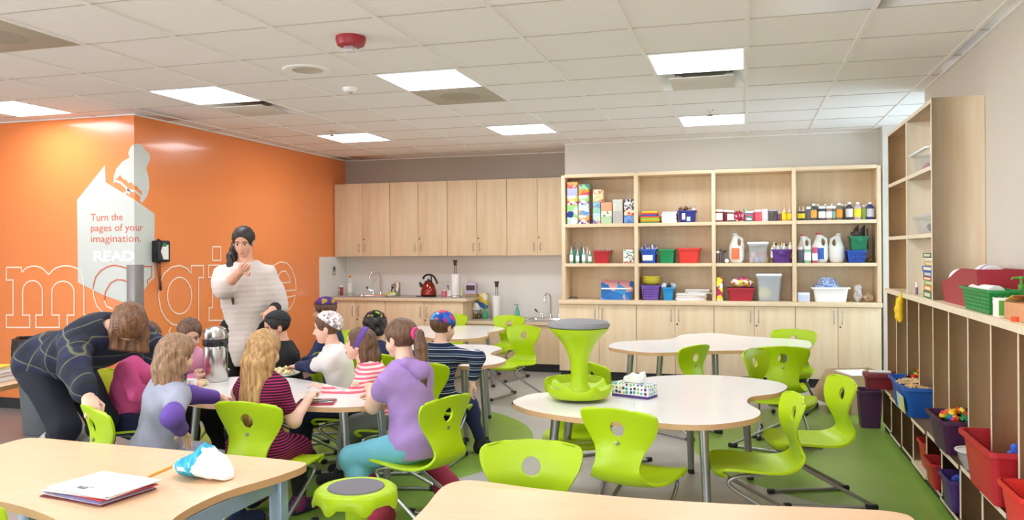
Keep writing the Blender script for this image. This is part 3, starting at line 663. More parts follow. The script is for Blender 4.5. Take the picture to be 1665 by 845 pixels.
# ================================================================== people
def V(*a): return np.array(a, dtype=float)
def unit(a): a = np.asarray(a, float); return a/max(1e-9, np.linalg.norm(a))
class Field:
    """a signed distance field on a grid, meshed with surface nets"""
    def __init__(s, lo, hi, h):
        s.lo = np.asarray(lo, float); s.h = h; s.n = np.maximum(4, np.ceil((np.asarray(hi)-s.lo)/h).astype(int)+1); s.D = np.full(s.n, 1.0)
    def sub(s, lo, hi):
        a = np.clip(np.floor((np.asarray(lo)-s.lo)/s.h).astype(int), 0, s.n-1); b = np.clip(np.ceil((np.asarray(hi)-s.lo)/s.h).astype(int)+1, a+1, s.n)
        ax = [s.lo[i]+np.arange(a[i], b[i])*s.h for i in range(3)]
        X, Y, Z = np.meshgrid(*ax, indexing='ij'); return tuple(slice(a[i], b[i]) for i in range(3)), X, Y, Z
    def put(s, sl, d, k, op='u'):
        D = s.D[sl]
        if op == 'u': q = np.maximum(k-np.abs(D-d), 0)/k; s.D[sl] = np.minimum(D, d)-q*q*k/4
        else: d = -d; q = np.maximum(k-np.abs(D-d), 0)/k; s.D[sl] = np.maximum(D, d)+q*q*k/4
    def cap(s, a, b, ra, rb, k=.02, op='u'):
        a = np.asarray(a, float); b = np.asarray(b, float); m = max(ra, rb)+k+2*s.h
        sl, X, Y, Z = s.sub(np.minimum(a, b)-m, np.maximum(a, b)+m); ba = b-a; L = ba@ba+1e-12
        t = np.clip(((X-a[0])*ba[0]+(Y-a[1])*ba[1]+(Z-a[2])*ba[2])/L, 0, 1)
        d = np.sqrt((X-a[0]-t*ba[0])**2+(Y-a[1]-t*ba[1])**2+(Z-a[2]-t*ba[2])**2)-(ra+(rb-ra)*t); s.put(sl, d, k, op)
    def chain(s, pts, rs, k=.02):
        for i in range(len(pts)-1): s.cap(pts[i], pts[i+1], rs[i], rs[i+1], k)
    def ell(s, c, r, k=.02, R=None, op='u', noise=None):
        c = np.asarray(c, float); r = np.asarray(r, float); m = max(r)+k+2*s.h
        sl, X, Y, Z = s.sub(c-m, c+m); P = np.stack([X-c[0], Y-c[1], Z-c[2]], -1)
        if R is not None: P = P @ R
        k0 = np.sqrt(((P/r)**2).sum(-1)); k1 = np.sqrt(((P/(r*r))**2).sum(-1))+1e-9
        d = k0*(k0-1)/k1
        if noise is not None: d = d+noise(X, Y, Z)
        s.put(sl, d, k, op)
    def cut(s, n, p):
        """keeps the side the normal points away from"""
        sl, X, Y, Z = s.sub(s.lo, s.lo+s.n*s.h); n = unit(n); s.D = np.maximum(s.D, (X-p[0])*n[0]+(Y-p[1])*n[1]+(Z-p[2])*n[2])
    def warp(s, fn):
        sl, X, Y, Z = s.sub(s.lo, s.lo+s.n*s.h); s.D = s.D+fn(X, Y, Z)
    def mesh(s):
        D = s.D; D[[0, -1]] = 1; D[:, [0, -1]] = 1; D[:, :, [0, -1]] = 1
        S = D < 0; c = [S[i:S.shape[0]-1+i, j:S.shape[1]-1+j, k:S.shape[2]-1+k] for i in (0, 1) for j in (0, 1) for k in (0, 1)]
        tot = sum(x.astype(np.int8) for x in c); idx = np.argwhere((tot > 0) & (tot < 8))
        if len(idx) == 0: return np.zeros((0, 3)), []
        off = [(i, j, k) for i in (0, 1) for j in (0, 1) for k in (0, 1)]
        val = np.stack([D[idx[:, 0]+o[0], idx[:, 1]+o[1], idx[:, 2]+o[2]] for o in off], 1)
        acc = np.zeros((len(idx), 3)); cnt = np.zeros(len(idx))
        for a in range(8):
            for b in range(a+1, 8):
                if sum(abs(np.subtract(off[a], off[b]))) != 1: continue
                va, vb = val[:, a], val[:, b]; mk = (va < 0) != (vb < 0); t = np.where(mk, va/(va-vb+1e-12), 0)[:, None]
                acc += np.where(mk[:, None], np.array(off[a])+t*(np.array(off[b])-np.array(off[a])), 0); cnt += mk
        vs = s.lo+(idx+acc/cnt[:, None])*s.h
        G = -np.ones(np.array(D.shape)-1, int); G[idx[:, 0], idx[:, 1], idx[:, 2]] = np.arange(len(idx))
        fs = []
        for ax in range(3):
            a = [slice(None)]*3; b = [slice(None)]*3; a[ax] = slice(0, -1); b[ax] = slice(1, None)
            e = np.argwhere(S[tuple(a)] != S[tuple(b)]); o1, o2 = [(1, 2), (2, 0), (0, 1)][ax]
            e = e[(e[:, o1] > 0) & (e[:, o2] > 0)]
            ins = S[e[:, 0], e[:, 1], e[:, 2]]
            def g(d1, d2):
                q = e.copy(); q[:, o1] -= d1; q[:, o2] -= d2; return G[q[:, 0], q[:, 1], q[:, 2]]
            Q = np.stack([g(1, 1), g(0, 1), g(0, 0), g(1, 0)], 1); Q[~ins] = Q[~ins][:, ::-1]; fs.append(Q)
        F = np.concatenate(fs); F = F[(F >= 0).all(1)]
        return vs, F
class Soup:
    def __init__(s): s.v = []; s.f = []; s.m = []; s.o = 0
    def add(s, v, f, mi=0):
        s.v.append(v); s.f.append(np.asarray(f)+s.o); s.m.append(np.full(len(f), mi) if np.isscalar(mi) else mi); s.o += len(v)
    def obj(s, name, mats, parent):
        v = np.concatenate(s.v); f = np.concatenate(s.f); me = bpy.data.meshes.new(name)
        me.vertices.add(len(v)); me.vertices.foreach_set('co', v.astype(np.float32).ravel())
        me.loops.add(len(f)*4); me.loops.foreach_set('vertex_index', f.astype(np.int32).ravel())
        me.polygons.add(len(f)); me.polygons.foreach_set('loop_start', np.arange(0, len(f)*4, 4, dtype=np.int32))
        for q in mats: me.materials.append(q)
        me.polygons.foreach_set('material_index', np.concatenate(s.m).astype(np.int32)); me.polygons.foreach_set('use_smooth', [True]*len(f))
        me.update(); me.validate()
        o = bpy.data.objects.new(name, me); COL.objects.link(o); o.parent = parent; return o
def one(fd, name, m, parent):
    v, f = fd.mesh()
    if len(f) == 0: return None
    s = Soup(); s.add(v, f); return s.obj(name, [m], parent)
def rotm(yaw=0, pitch=0, roll=0):
    """yaw to the left, pitch up, roll to the right (degrees)"""
    y, p, r = map(math.radians, (yaw, pitch, roll))
    Rz = np.array([[math.cos(y), -math.sin(y), 0], [math.sin(y), math.cos(y), 0], [0, 0, 1]])
    Rx = np.array([[1, 0, 0], [0, math.cos(p), -math.sin(p)], [0, math.sin(p), math.cos(p)]])
    Ry = np.array([[math.cos(r), 0, math.sin(r)], [0, 1, 0], [-math.sin(r), 0, math.cos(r)]])
    return Rz @ Rx @ Ry
def ik(a, t, l1, l2, pole):
    d = t-a; L = np.linalg.norm(d); u_ = unit(d); L2 = min(L, (l1+l2)*.995); t = a+u_*L2
    x = (l1*l1-l2*l2+L2*L2)/(2*L2); y = math.sqrt(max(0, l1*l1-x*x)); p = np.asarray(pole, float); p = unit(p-(p@u_)*u_); return a+u_*x+p*y, t
LIPS = mat('lips', '#C77A74', .5); EYEW = mat('eye_white', '#E8E4DF', .3); IRIS = mat('iris', '#2B1C14', .2)
SKIN = {'fair': mat('skin_fair', '#EBBFA6', .55), 'rosy': mat('skin_rosy', '#EDBBA4', .55), 'tan': mat('skin_tan', '#D9A184', .55)}
def hairmat(name, a, b): return mat(name, a, .45, col2=b, scale=9, stretch=(9, 9, 1.2), bump=.5)
HAIR = dict(brown=hairmat('hair_brown', '#7A553A', '#4A3021'), dark=hairmat('hair_dark', '#2A1D18', '#120C0A'), blonde=hairmat('hair_blonde', '#CFA46C', '#8F6739'), light=hairmat('hair_light_brown', '#A88462', '#75543B'), chest=hairmat('hair_chestnut', '#8A5C36', '#50321E'))
CR = V(0, -.06, .64), V(.345, .43, .365)
def head_field(child, h):
    f = Field((-.5, -.65, -.35), (.5, .62, 1.1), h); k = .06
    f.ell(*CR, k); f.ell((0, .10, .40), (.265, .275, .34), k); f.ell((0, .18, .115), (.13, .14, .10), .10)
    if child:
        for s in (-1, 1): f.ell((s*.15, .19, .30), (.12, .12, .12), .08)
    f.ell((0, .275, .585), (.20, .075, .05), .06)
    for s in (-1, 1): f.ell((s*.125, .385, .495), (.085, .07, .05), .05, op='s')
    for s in (-1, 1): f.ell((s*.125, .295, .495), (.058, .055, .042), .015)
    f.cap((0, .345, .50), (0, .415 if child else .435, .355), .026, .045, .04)
    for s in (-1, 1): f.ell((s*.042, .37, .34), (.034, .04, .028), .025)
    f.ell((0, .345, .222), (.085, .035, .020), .025); f.ell((0, .338, .178), (.075, .038, .024), .02)
    f.ell((0, .39, .2005), (.09, .03, .006), .01, op='s')
    for s in (-1, 1):
        f.ell((s*.335, -.02, .45), (.035, .075, .125), .03, rotm(roll=s*8)); f.ell((s*.372, .0, .455), (.022, .04, .075), .02, op='s')
    return f
def head_mats(c):
    x, y, z = np.abs(c[:, 0]), c[:, 1], c[:, 2]; mi = np.zeros(len(c), int); dx = x-.125; dz = z-.495; fr = y > .2
    mi[fr & ((dx/.062)**2+(dz/.030)**2 < 1)] = 2
    mi[fr & (dx**2+dz**2 < .030**2)] = 3
    mi[fr & (np.abs(dx) < .066) & (np.abs(dz-.033) < .012)] = 4
    mi[fr & (x > .055) & (x < .205) & (np.abs(z-(.592-.25*(x-.125)**2*6)) < .017)] = 4
    mi[(y > .3) & (x < .088) & (z > .158) & (z < .246-.25*x)] = 1
    return mi
def hand_mesh(curl, h):
    f = Field((-.5, -.35, -.75), (.6, 1.25, .3), h)
    f.cap((0, -.25, 0), (0, .05, 0), .145, .15, .08); f.ell((0, .28, 0), (.215, .30, .085), .08)
    for i, (x, L) in enumerate(((.155, .42), (.055, .48), (-.05, .45), (-.145, .35))):
        p = V(x, .50, 0); a = curl*.6+i*.05
        for sgi, (fr, r0, r1) in enumerate(((.45, .052, .047), (.32, .047, .042), (.26, .042, .034))):
            q = p+V(x*.12, math.cos(a), -math.sin(a))*L*fr; f.cap(p, q, r0, r1, .012); p = q; a += curl
    p = V(.17, .10, -.03); q = p+V(.17, .15, -.06-.05*curl); r = q+V(.05-.08*curl, .17, -.06*curl); f.cap(V(.08, .08, -.01), p, .09, .07, .06); f.cap(p, q, .065, .055, .03); f.cap(q, r, .055, .04, .012)
    return f.mesh()
def person(label, pos, D, k=1.25, hz=None, seat=.35, lean=8, side=0, child=True, head=(0, 0, 0), hands=(None, None), poles=((-.7, -.4, -.6), (.7, -.4, -.6)), feet=(None, None), fdir=(None, None), flat=(True, True),
           skin='fair', top=None, sleeve=.5, sleeve2=None, hem=.0, bottom=None, leg=1.0, shoe=None, boot=0, hair=None, style='short', cap=None, tl=None, curl=(.5, .5), loose=.012, skirt=None, handup=((0, 0, 1), (0, 0, 1)), extra=None, knee=((0, 1, .5), (0, 1, .5)), shoulder=1.0, hood=False, hairlen=1.0):
    n = unit(D); ang = math.atan2(n[1], n[0])-PI/2
    t = thing('person', label, 'person', (pos[0], pos[1], 0), ang)
    ca, sa = math.cos(-ang), math.sin(-ang)
    def L(p):
        if p is None: return None
        x, y = p[0]-pos[0], p[1]-pos[1]; return V(x*ca-y*sa, x*sa+y*ca, p[2])
    if hz is None: hz = seat+.062*k
    hh = .205 if child else .225; tl = tl or (.300*k if child else .305*k); sw = (.098 if child else .103)*k*shoulder; hw = .055*k
    ua, fa, th, sh = .165*k, .145*k, .235*k, .235*k; HL = .105*k
    le, sd = math.radians(lean), math.radians(side)
    sp = unit(V(math.sin(sd), math.sin(le)*math.cos(sd), math.cos(le)*math.cos(sd)))
    sp0 = unit(sp+V(0, -.12*math.sin(le), .35)) if lean < 45 else sp
    fw = unit(V(0, 1, 0)-sp*sp[1]) if abs(sp[1]) < .99 else V(0, 0, -1); rt = np.cross(fw, sp); RB = np.stack([rt, fw, sp], 1)
    P = V(0, 0, hz); A = P+sp0*tl*.35; C = P+sp0*tl*.35+sp*tl*.38; N = P+sp0*tl*.35+sp*tl*.65
    Sh = [N+rt*s*sw-sp*.045*k+fw*.01 for s in (-1, 1)]; Hp = [P+V(s*hw, 0, -.01) for s in (-1, 1)]
    RH = RB if lean < 30 else rotm(pitch=-min(lean, 20))
    RH = (np.eye(3) if lean < 60 else rotm(pitch=-25)) @ rotm(*head)
    nk = N+sp*.03*k+unit(sp+V(0, .2, .5))*(.03 if child else .045)*k/1.3
    piv = V(0, -.10, .13)
    def HT(v): return nk+((v-piv)*hh) @ RH.T
    arms = []; legs = []
    for i, s in enumerate((-1, 1)):
        tg = L(hands[i]) if hands[i] is not None else Sh[i]+V(s*.05, .06, -(ua+fa)*.93)
        e, w_ = ik(Sh[i], tg, ua, fa, poles[i]); arms.append((Sh[i], e, w_))
        fdv = unit(L((pos[0]+fdir[i][0], pos[1]+fdir[i][1], 0))) if fdir[i] is not None else V(0, 1, 0)
        if len(fdir[i] or ()) == 3: fdv = unit(fdv+V(0, 0, fdir[i][2]))
        ft = L(feet[i]) if feet[i] is not None else V(s*hw*1.2, .33*k*.9 if hz < .6*k*.8 else .02, 0)
        ank = ft+V(0, 0, .062*k)
        kn, ank = ik(Hp[i], ank, th, sh, knee[i]); legs.append((Hp[i], kn, ank, fdv))
    def torso(f, o, lo=True):
        kk = .05
        f.ell(P+V(0, -.012*k, .012*k), (.112*k+o, .085*k+o, .075*k+o), kk)
        f.ell(A, (.090*k+o, .068*k+o, .11*k+o), kk, RB); f.ell(C, (.100*k+o, .072*k+o, .115*k+o), kk, RB)
        f.cap(Sh[0]*.82+Sh[1]*.18-sp*.008, Sh[0]*.18+Sh[1]*.82-sp*.008, .046*k+o, .046*k+o, .05)
    def arm(f, i, o, a=0, b=2, k2=.03, wide=0):
        S_, e, w_ = arms[i]
        def R(q): return (.036*k+(.029*k-.036*k)*q if q < 1 else .028*k+(.019*k-.028*k)*(q-1))+o+wide*min(1, q)
        def pt(q): return S_+(e-S_)*q if q <= 1 else e+(w_-e)*(q-1)
        if a < 1: f.cap(pt(a), pt(min(b, 1)), R(a), R(min(b, 1)), k2)
        if b > 1: f.cap(pt(max(a, 1)), pt(b), R(max(a, 1.0001)), R(b), k2)
    def legf(f, i, o, b=2, k2=.03, rmin=0):
        h_, kn, an, _ = legs[i]
        f.cap(h_, h_+(kn-h_)*min(1, b), .064*k+o, (.064-.020*min(1, b))*k+o, k2)
        if b > 1: f.cap(kn, kn+(an-kn)*(b-1), .043*k+o, max(rmin, (.043-.019*(b-1))*k+o), k2)
        if b > 1: m_ = kn+(an-kn)*.28-unit(np.cross(np.cross(an-kn, kn-h_), an-kn))*.0; f.ell(m_, (.043*k+o,)*3, .03)
    allp = np.array([P, C, N, *Sh, *Hp] + [q for a in arms for q in a] + [q for l in legs for q in l[:3]])
    lo, hi = allp.min(0)-.22*k, allp.max(0)+.22*k; lo[2] = max(lo[2], -.02); h = .0085 if child else .011
    S = Soup(); f = Field(lo, hi, h)
    torso(f, -.004); f.cap(N-sp*.03, nk+V(0, 0, .02), .040*k if child else .036*k, .034*k, .03)
    for i in (0, 1):
        arm(f, i, 0); legf(f, i, 0); an, fd = legs[i][2], legs[i][3]; f.cap(an, an+fd*.075*k-V(0, 0, .034*k), .024*k, .016*k, .01)
    S.add(*f.mesh(), 0)
    f = head_field(child, .0042/hh); nl = ((N-nk) @ RH)/hh+piv; f.cap((0, -.10, .25), nl, .165 if child else .15, .175, .06)
    v, fc = f.mesh(); c = v[fc].mean(1); S.add(HT(v), fc, head_mats(c))
    for i, s in enumerate((-1, 1)):
        v, fc = hand_mesh(curl[i], .0036/HL)
        y = unit(arms[i][2]-arms[i][1]); z = np.asarray(handup[i], float); z = unit(z-(z@y)*y); x = np.cross(y, z)
        if s > 0: v = v*V(-1, 1, 1); fc = fc[:, ::-1]
        S.add(arms[i][2]+(v*HL) @ np.stack([x, y, z], 0), fc, 0)
    S.obj('body', [SKIN[skin], LIPS, EYEW, IRIS, HAIR.get(hair, HAIR['brown'])], t)
    # clothes -------------------------------------------------------
    if top:
        f = Field(lo, hi, h); torso(f, loose)
        for i in (0, 1): arm(f, i, loose, 0, sleeve if sleeve2 is None or i == 0 else sleeve2)
        if hem: f.cap(P, P-V(0, 0, hem), .10*k, .105*k, .06)
        f.cut(-sp0, P-sp0*(hem+.03*k)) if not skirt else None
        f.warp(lambda X, Y, Z: .0022*np.sin(38*Z+22*X+5*np.sin(14*Y))+.0018*np.sin(30*X-26*Z+18*Y))
        f.cap(N+sp*.012, nk+V(0, 0, .15), .040*k, .05*k, .01, 's')
        o_ = one(f, 'shirt', top, t)
        if hood:
            f = Field(N-.2, N+.2, h); q = N-fw*.05*k
            f.chain([q+rt*.05*k+sp*.02, q-fw*.02*k-sp*.02*k, q-rt*.05*k+sp*.02], [.022*k, .04*k, .022*k], .03); one(f, 'hood', top, t)
    if bottom:
        f = Field(lo, hi, h); f.ell(P+V(0, -.012*k, .0), (.113*k+.005, .086*k+.005, .07*k), .04)
        for i in (0, 1): legf(f, i, .006, leg)
        f.warp(lambda X, Y, Z: .0018*np.sin(45*Y+30*Z)+.0015*np.sin(50*X-35*Z))
        one(f, 'trousers', bottom, t)
    if skirt:
        f = Field(lo-.05, hi+.05, h)
        f.ell(P, (.125*k, .10*k, .09*k), .05); f.ell(A-sp*.03, (.105*k, .085*k, .11*k), .05)
        for i in (0, 1): legf(f, i, .022, skirt[1], .06)
        a = (legs[0][0]+legs[1][0])/2; b = (legs[0][1]+legs[1][1])/2; f.cap(a, a+(b-a)*min(1, skirt[1]), .06*k, .055*k, .08)
        one(f, 'skirt', skirt[0], t)
    if shoe:
        for i in (0, 1):
            an, fd = legs[i][2], legs[i][3]; f = Field(an-.24*k, an+.24*k, h*.8); dn = V(0, 0, -1) if flat[i] else -unit(np.cross(np.cross(fd, V(0, 0, 1)), fd))
            f.cap(an-fd*.025*k+dn*.028*k, an+fd*.10*k+dn*.040*k, .036*k, .030*k, .03); f.cap(an, an-dn*.005, .032*k, .034*k, .03)
            if boot: f.cap(an, an+(legs[i][1]-an)*boot, .038*k, .048*k, .03)
            if flat[i]: f.cut((0, 0, -1), (0, 0, .002))
            else: f.cut(dn, an+dn*.060*k)
            one(f, 'shoe' if not boot else 'boot', shoe, t)
    # hair ----------------------------------------------------------
    if hair:
        hm = HAIR[hair]; lo_ = V(-.75, -1.35, -2.6) if style in ('long', 'pony', 'sidepony') else V(-.62, -.75, -.2); hi_ = V(.75, 1.3 if style == 'sidepony' else .65, 1.25)
        f = Field(lo_, hi_, (.0075 if lo_[2] < -1 else .005)/hh); rip = lambda X, Y, Z: .012*np.sin(34*np.arctan2(X, Y+.06)+4*Z)
        fat = {'curly': .10, 'short': .028, 'crop': .022}.get(style, .04)
        f.ell(CR[0]+V(0, -.015, .005), CR[1]+fat, .03, noise=(lambda X, Y, Z: .03*np.sin(17*X+3*Z)*np.sin(17*Z)*np.sin(15*Y)) if style == 'curly' else rip)
        if style == 'curly': f.ell((0, -.25, .35), (.40, .30, .32), .1, noise=lambda X, Y, Z: .035*np.sin(17*X+3*Z)*np.sin(17*Z)*np.sin(15*Y))
        f.ell((0, .44, .40), (.30, .33, .38), .04, op='s')                     # the face stays free
        if style in ('short', 'crop', 'curly'):
            for s in (-1, 1): f.ell((s*.40, .08, .34), (.14, .22, .18), .03, op='s')
            f.cut((0, .12, -1), (0, -.3, .16))
        elif style in ('tied', 'pony', 'sidepony'):
            for s in (-1, 1): f.ell((s*.42, .03, .40), (.16, .15, .17), .03, op='s')
            f.cut((0, .30, -1), (0, -.3, .20))
        dn = RH.T @ V(0, 0, -1); bk = RH.T @ (-fw)
        rip2 = lambda X, Y, Z: .022*np.sin(30*X+5*np.sin(5*Z))+.015*np.sin(26*Y+6*Z)
        if style == 'pony':
            q = V(0, -.48, .62); pts = [q, q+V(0, -.16, -.02), q+V(0, -.22, 0)+dn*.35, q+V(0, -.26, 0)+dn*.9, q+V(0, -.24, 0)+dn*1.5, q+V(0, -.16, 0)+dn*2.15]
            f.chain(pts, [.08, .12, .17, .17, .13, .03], .06); f.warp(lambda X, Y, Z: np.where(Y < -.5, .015*np.sin(45*X+3*Z), 0))
        if style == 'sidepony':
            q = V(.30, -.30, .35); pts = [V(.1, -.40, .45), q, V(.42, .02, -.05), V(.38, .42, -.5), V(.30, .76, -.95), V(.25, .98, -1.42)]
            f.chain(pts, [.16, .17, .18, .16, .13, .03], .08); f.warp(lambda X, Y, Z: np.where(Z < .3, .018*np.sin(40*X+30*Y+3*Z), 0))
        if style == 'long':
            for (x, y, e, r) in ((-.30, -.18, 1.25*hairlen, .13), (-.15, -.36, 1.55*hairlen, .16), (.03, -.42, 1.6*hairlen, .17), (.2, -.34, 1.5*hairlen, .16), (.33, -.15, 1.2*hairlen, .12)):
                q = V(x, y, .55); f.chain([q, q+dn*.4+bk*(.05+.10*(hairlen > 1.2)), q+dn*e*.7+bk*(.08+.22*(hairlen > 1.2)), q+dn*e+bk*.20*(hairlen > 1.2)], [r, r*1.1, r, r*.35], .10)
            f.warp(lambda X, Y, Z: np.where(Z < .6, .016*np.sin(36*X+3*np.sin(7*Z)), .008*np.sin(30*X)))
        v, fc = f.mesh(); s_ = Soup(); s_.add(HT(v), fc); ho = s_.obj('hair', [hm], t)
        if style == 'pony':
            q = V(0, -.535, .62); b = MB(); b.tube([HT(q+V(.125*math.cos(a), 0, .125*math.sin(a))) for a in np.linspace(0, 2*PI, 15)[:-1]], .011, mat('hair_tie', '#E83E8C', .6), 8, True); b.build('hair_tie', t)
    if cap:
        f = Field((-.6, -.75, .2), (.6, .6, 1.25), .0055/hh); R = rotm(pitch=cap[1], roll=cap[2] if len(cap) > 2 else 0); cz = .105 if style == 'curly' else .06
        f.ell(CR[0]+V(0, -.015, .01), CR[1]+cz, .03); f.cut(-(R @ V(0, 0, 1)), CR[0]+R @ V(0, 0, cap[3] if len(cap) > 3 else .10))
        v, fc = f.mesh(); s_ = Soup(); s_.add(HT(v), fc); s_.obj('cap', [cap[0]], t)
    if style == 'band':
        pass
    if extra: extra(locals())
    return t
def headband(m_):
    def fn(e):
        f = Field((-.6, -.6, .1), (.6, .6, 1.2), .005/e['hh']); f.ell(CR[0]+V(0, -.015, .005), CR[1]+.062, .03)
        R = rotm(pitch=18); f.cut(R @ V(0, 1, 0), V(0, .06, .64)); f.cut(-(R @ V(0, 1, 0)), V(0, -.12, .64)); f.cut((0, 0, -1), (0, 0, .42))
        v, fc = f.mesh(); s_ = Soup(); s_.add(e['HT'](v), fc); s_.obj('headband', [m_], e['t'])
    return fn
FAB = dict(
    lilac=mat('fabric_lilac', '#A986C6', .85, noise=.08, scale=14), teal=mat('fabric_teal', '#6FB6C9', .8, noise=.08, scale=12), crimson=mat('fabric_crimson', '#A8324E', .85, noise=.18, scale=25),
    pinkstripe=ramp_mat('fabric_pink_stripe', 'WAVE', [(0, '#F06C86'), (.5, '#F5DCD6')], .85, 13, 'Z', .6), greyp=mat('fabric_grey', '#74776F', .85, noise=.1, scale=14), white=mat('fabric_white', '#EDEAE6', .85),
    navy=mat('fabric_navy', '#1F2A52', .85, noise=.15, scale=20), black=mat('fabric_black', '#17171B', .85, noise=.2, scale=20), maroon=ramp_mat('fabric_maroon_stripe', 'WAVE', [(0, '#A42A5C'), (.45, '#2C1626')], .85, 22, 'Z', .5),
    pink=mat('fabric_pink', '#E9A3C4', .85, noise=.08, scale=14), hotpink=mat('fabric_hot_pink', '#EC5F9C', .85, noise=.1, scale=14), lav=mat('fabric_lavender_grey', '#A7A8BE', .85, col2='#8F92A0', scale=7), purple=mat('fabric_purple', '#6A4BA6', .85, noise=.12, scale=20),
    sweater=ramp_mat('knit_cream', 'WAVE', [(0, '#CDBDB6'), (.5, '#DCCEC7')], .9, 22, 'Z', 1.2, interp='LINEAR'), nstripe=ramp_mat('fabric_navy_stripe', 'WAVE', [(0, '#1D2743'), (.42, '#E4E2DE'), (.5, '#20304F'), (.78, '#9FB0BE'), (.84, '#1D2743')], .85, 7.5, 'Z', .4),
    capwhite=ramp_mat('cap_white_patches', 'VORONOI', [(0, '#F4EFEC'), (.5, '#CDB7B4'), (.75, '#9A929C')], .85, 55), capgreen=ramp_mat('cap_green_black', 'VORONOI', [(0, '#14120F'), (.5, '#93B23A'), (.72, '#B03252'), (.82, '#1B1712')], .85, 42),
    capblue=ramp_mat('cap_blue_mixed', 'VORONOI', [(0, '#2B49A8'), (.36, '#7FB4B0'), (.55, '#B23B8C'), (.72, '#2E6FBF'), (.88, '#D1493F')], .85, 30), cappurple=ramp_mat('cap_purple_mixed', 'VORONOI', [(0, '#4B2A6E'), (.45, '#6D4A2A'), (.62, '#A08A2E'), (.8, '#5B2E86')], .85, 36),
    fuzzy=mat('fuzzy_grey', '#B9B4B0', .95, noise=.35, scale=40, bump=.6), leather=mat('brown_leather', '#3A2A26', .5), sneak=ramp_mat('sneaker_mixed', 'NOISE', [(0, '#2F2A4A'), (.5, '#7C2F5C'), (.62, '#2B6F7A')], .6, 9))
# plaid of the bending adult's shirt
def plaid():
    m_ = bpy.data.materials.new('fabric_plaid'); m_.use_nodes = True; nt = m_.node_tree; b = nt.nodes['Principled BSDF']; b.inputs['Roughness'].default_value = .9
    tc = nt.nodes.new('ShaderNodeTexCoord'); mp = nt.nodes.new('ShaderNodeMapping'); mp.inputs['Rotation'].default_value = (math.radians(20), 0, 0); nt.links.new(tc.outputs['Object'], mp.inputs[0])
    def band(ax, sc, stops):
        w_ = nt.nodes.new('ShaderNodeTexWave'); w_.bands_direction = ax; w_.wave_profile = 'SAW'; w_.inputs['Scale'].default_value = sc; w_.inputs['Distortion'].default_value = .3; nt.links.new(mp.outputs[0], w_.inputs['Vector'])
        r = nt.nodes.new('ShaderNodeValToRGB'); r.color_ramp.interpolation = 'LINEAR'; e = r.color_ramp.elements
        while len(e) < len(stops): e.new(.5)
        for el, (p, c) in zip(e, stops): el.position = p; el.color = lin(c)
        nt.links.new(w_.outputs['Fac'], r.inputs[0]); return r.outputs[0]
    a = band('Y', 2.4, [(0, '#1A1D33'), (.40, '#23283A'), (.44, '#77794E'), (.48, '#22273C'), (.9, '#161A1C'), (1, '#1A1D33')]); c = band('Z', 2.6, [(0, '#12141A'), (.5, '#272B4C'), (.54, '#75784F'), (.58, '#20243A'), (1, '#12141A')])
    x = nt.nodes.new('ShaderNodeMix'); x.data_type = 'RGBA'; x.blend_type = 'LIGHTEN'; x.inputs[0].default_value = 1; nt.links.new(a, x.inputs[6]); nt.links.new(c, x.inputs[7]); nt.links.new(x.outputs[2], b.inputs['Base Color']); return m_
FAB['plaid'] = plaid()
def sock(m_, a, b, rad, name='legging'):
    """bands of cloth on both shins, from a to b along the lower leg"""
    def fn(e):
        for i in (0, 1):
            h_, kn, an, _ = e['legs'][i]; f = Field(np.minimum(kn, an)-.12, np.maximum(kn, an)+.12, e['h']); f.cap(kn+(an-kn)*a, kn+(an-kn)*b, rad, rad*.95, .02); one(f, name, m_, e['t'])
    return fn
def sleeves(m_, a, b, o=.009, which=(0, 1), name='cuff'):
    def fn(e):
        for i in which:
            f = Field(e['lo'], e['hi'], e['h']); e['arm'](f, i, o, a, b); one(f, name, m_, e['t'])
    return fn
def both(*fs):
    def fn(e):
        for q in fs: q(e)
    return fn
# --- the children round the crowded table
person('girl in a purple short sleeved top with a long brown ponytail', (-1.70, 4.03), (-.95, .32), 1.36, seat=.35, lean=10, head=(4, -4, 0), hands=(at(602, 633, z=.68), at(612, 640, z=.63)), poles=((-.3, .2, -1), (.4, -.3, -.8)),
       feet=((-1.86, 3.96, 0), (-1.62, 4.34, .05)), fdir=((-.3, -.8), (.55, .35, -.5)), flat=(True, False), knee=((-.35, 1, .3), (.3, 1, .3)), skin='fair', top=FAB['lilac'], sleeve=.42, hem=.03, bottom=FAB['teal'], leg=1.75, shoe=FAB['crimson'], boot=.52, hair='brown', style='pony', hood=True, loose=.014, curl=(.9, .6))
person('girl with a purple headband in a pink striped top, leaning on the table', (-2.14, 4.74), (-.95, -.28), 1.20, lean=33, head=(0, 8, 0), hands=(at(528, 632, z=.625), at(585, 628, z=.63)), poles=((-.5, -.2, -.6), (.8, -.1, -.4)), feet=((-2.45, 4.62, 0), (-2.5, 4.86, 0)), skin='fair', top=FAB['pinkstripe'], sleeve=1.9, bottom=FAB['greyp'], leg=1.85, shoe=FAB['black'], hair='brown', style='long', extra=headband(FAB['purple']))
person('boy in a white tee over navy sleeves, with a white patterned cap', (-2.60, 4.98), (-.93, -.36), 1.27, lean=14, head=(0, -4, 0), hands=(at(478, 596, z=.66), at(487, 588, z=.66)), feet=((-2.9, 4.85, 0), (-2.95, 5.05, 0)), skin='rosy', top=FAB['white'], sleeve=.75, bottom=FAB['navy'], leg=1.9, shoe=FAB['black'], hair='brown', style='short', cap=(FAB['capwhite'], 38, 0, .04), extra=sleeves(FAB['navy'], .7, 1.85))
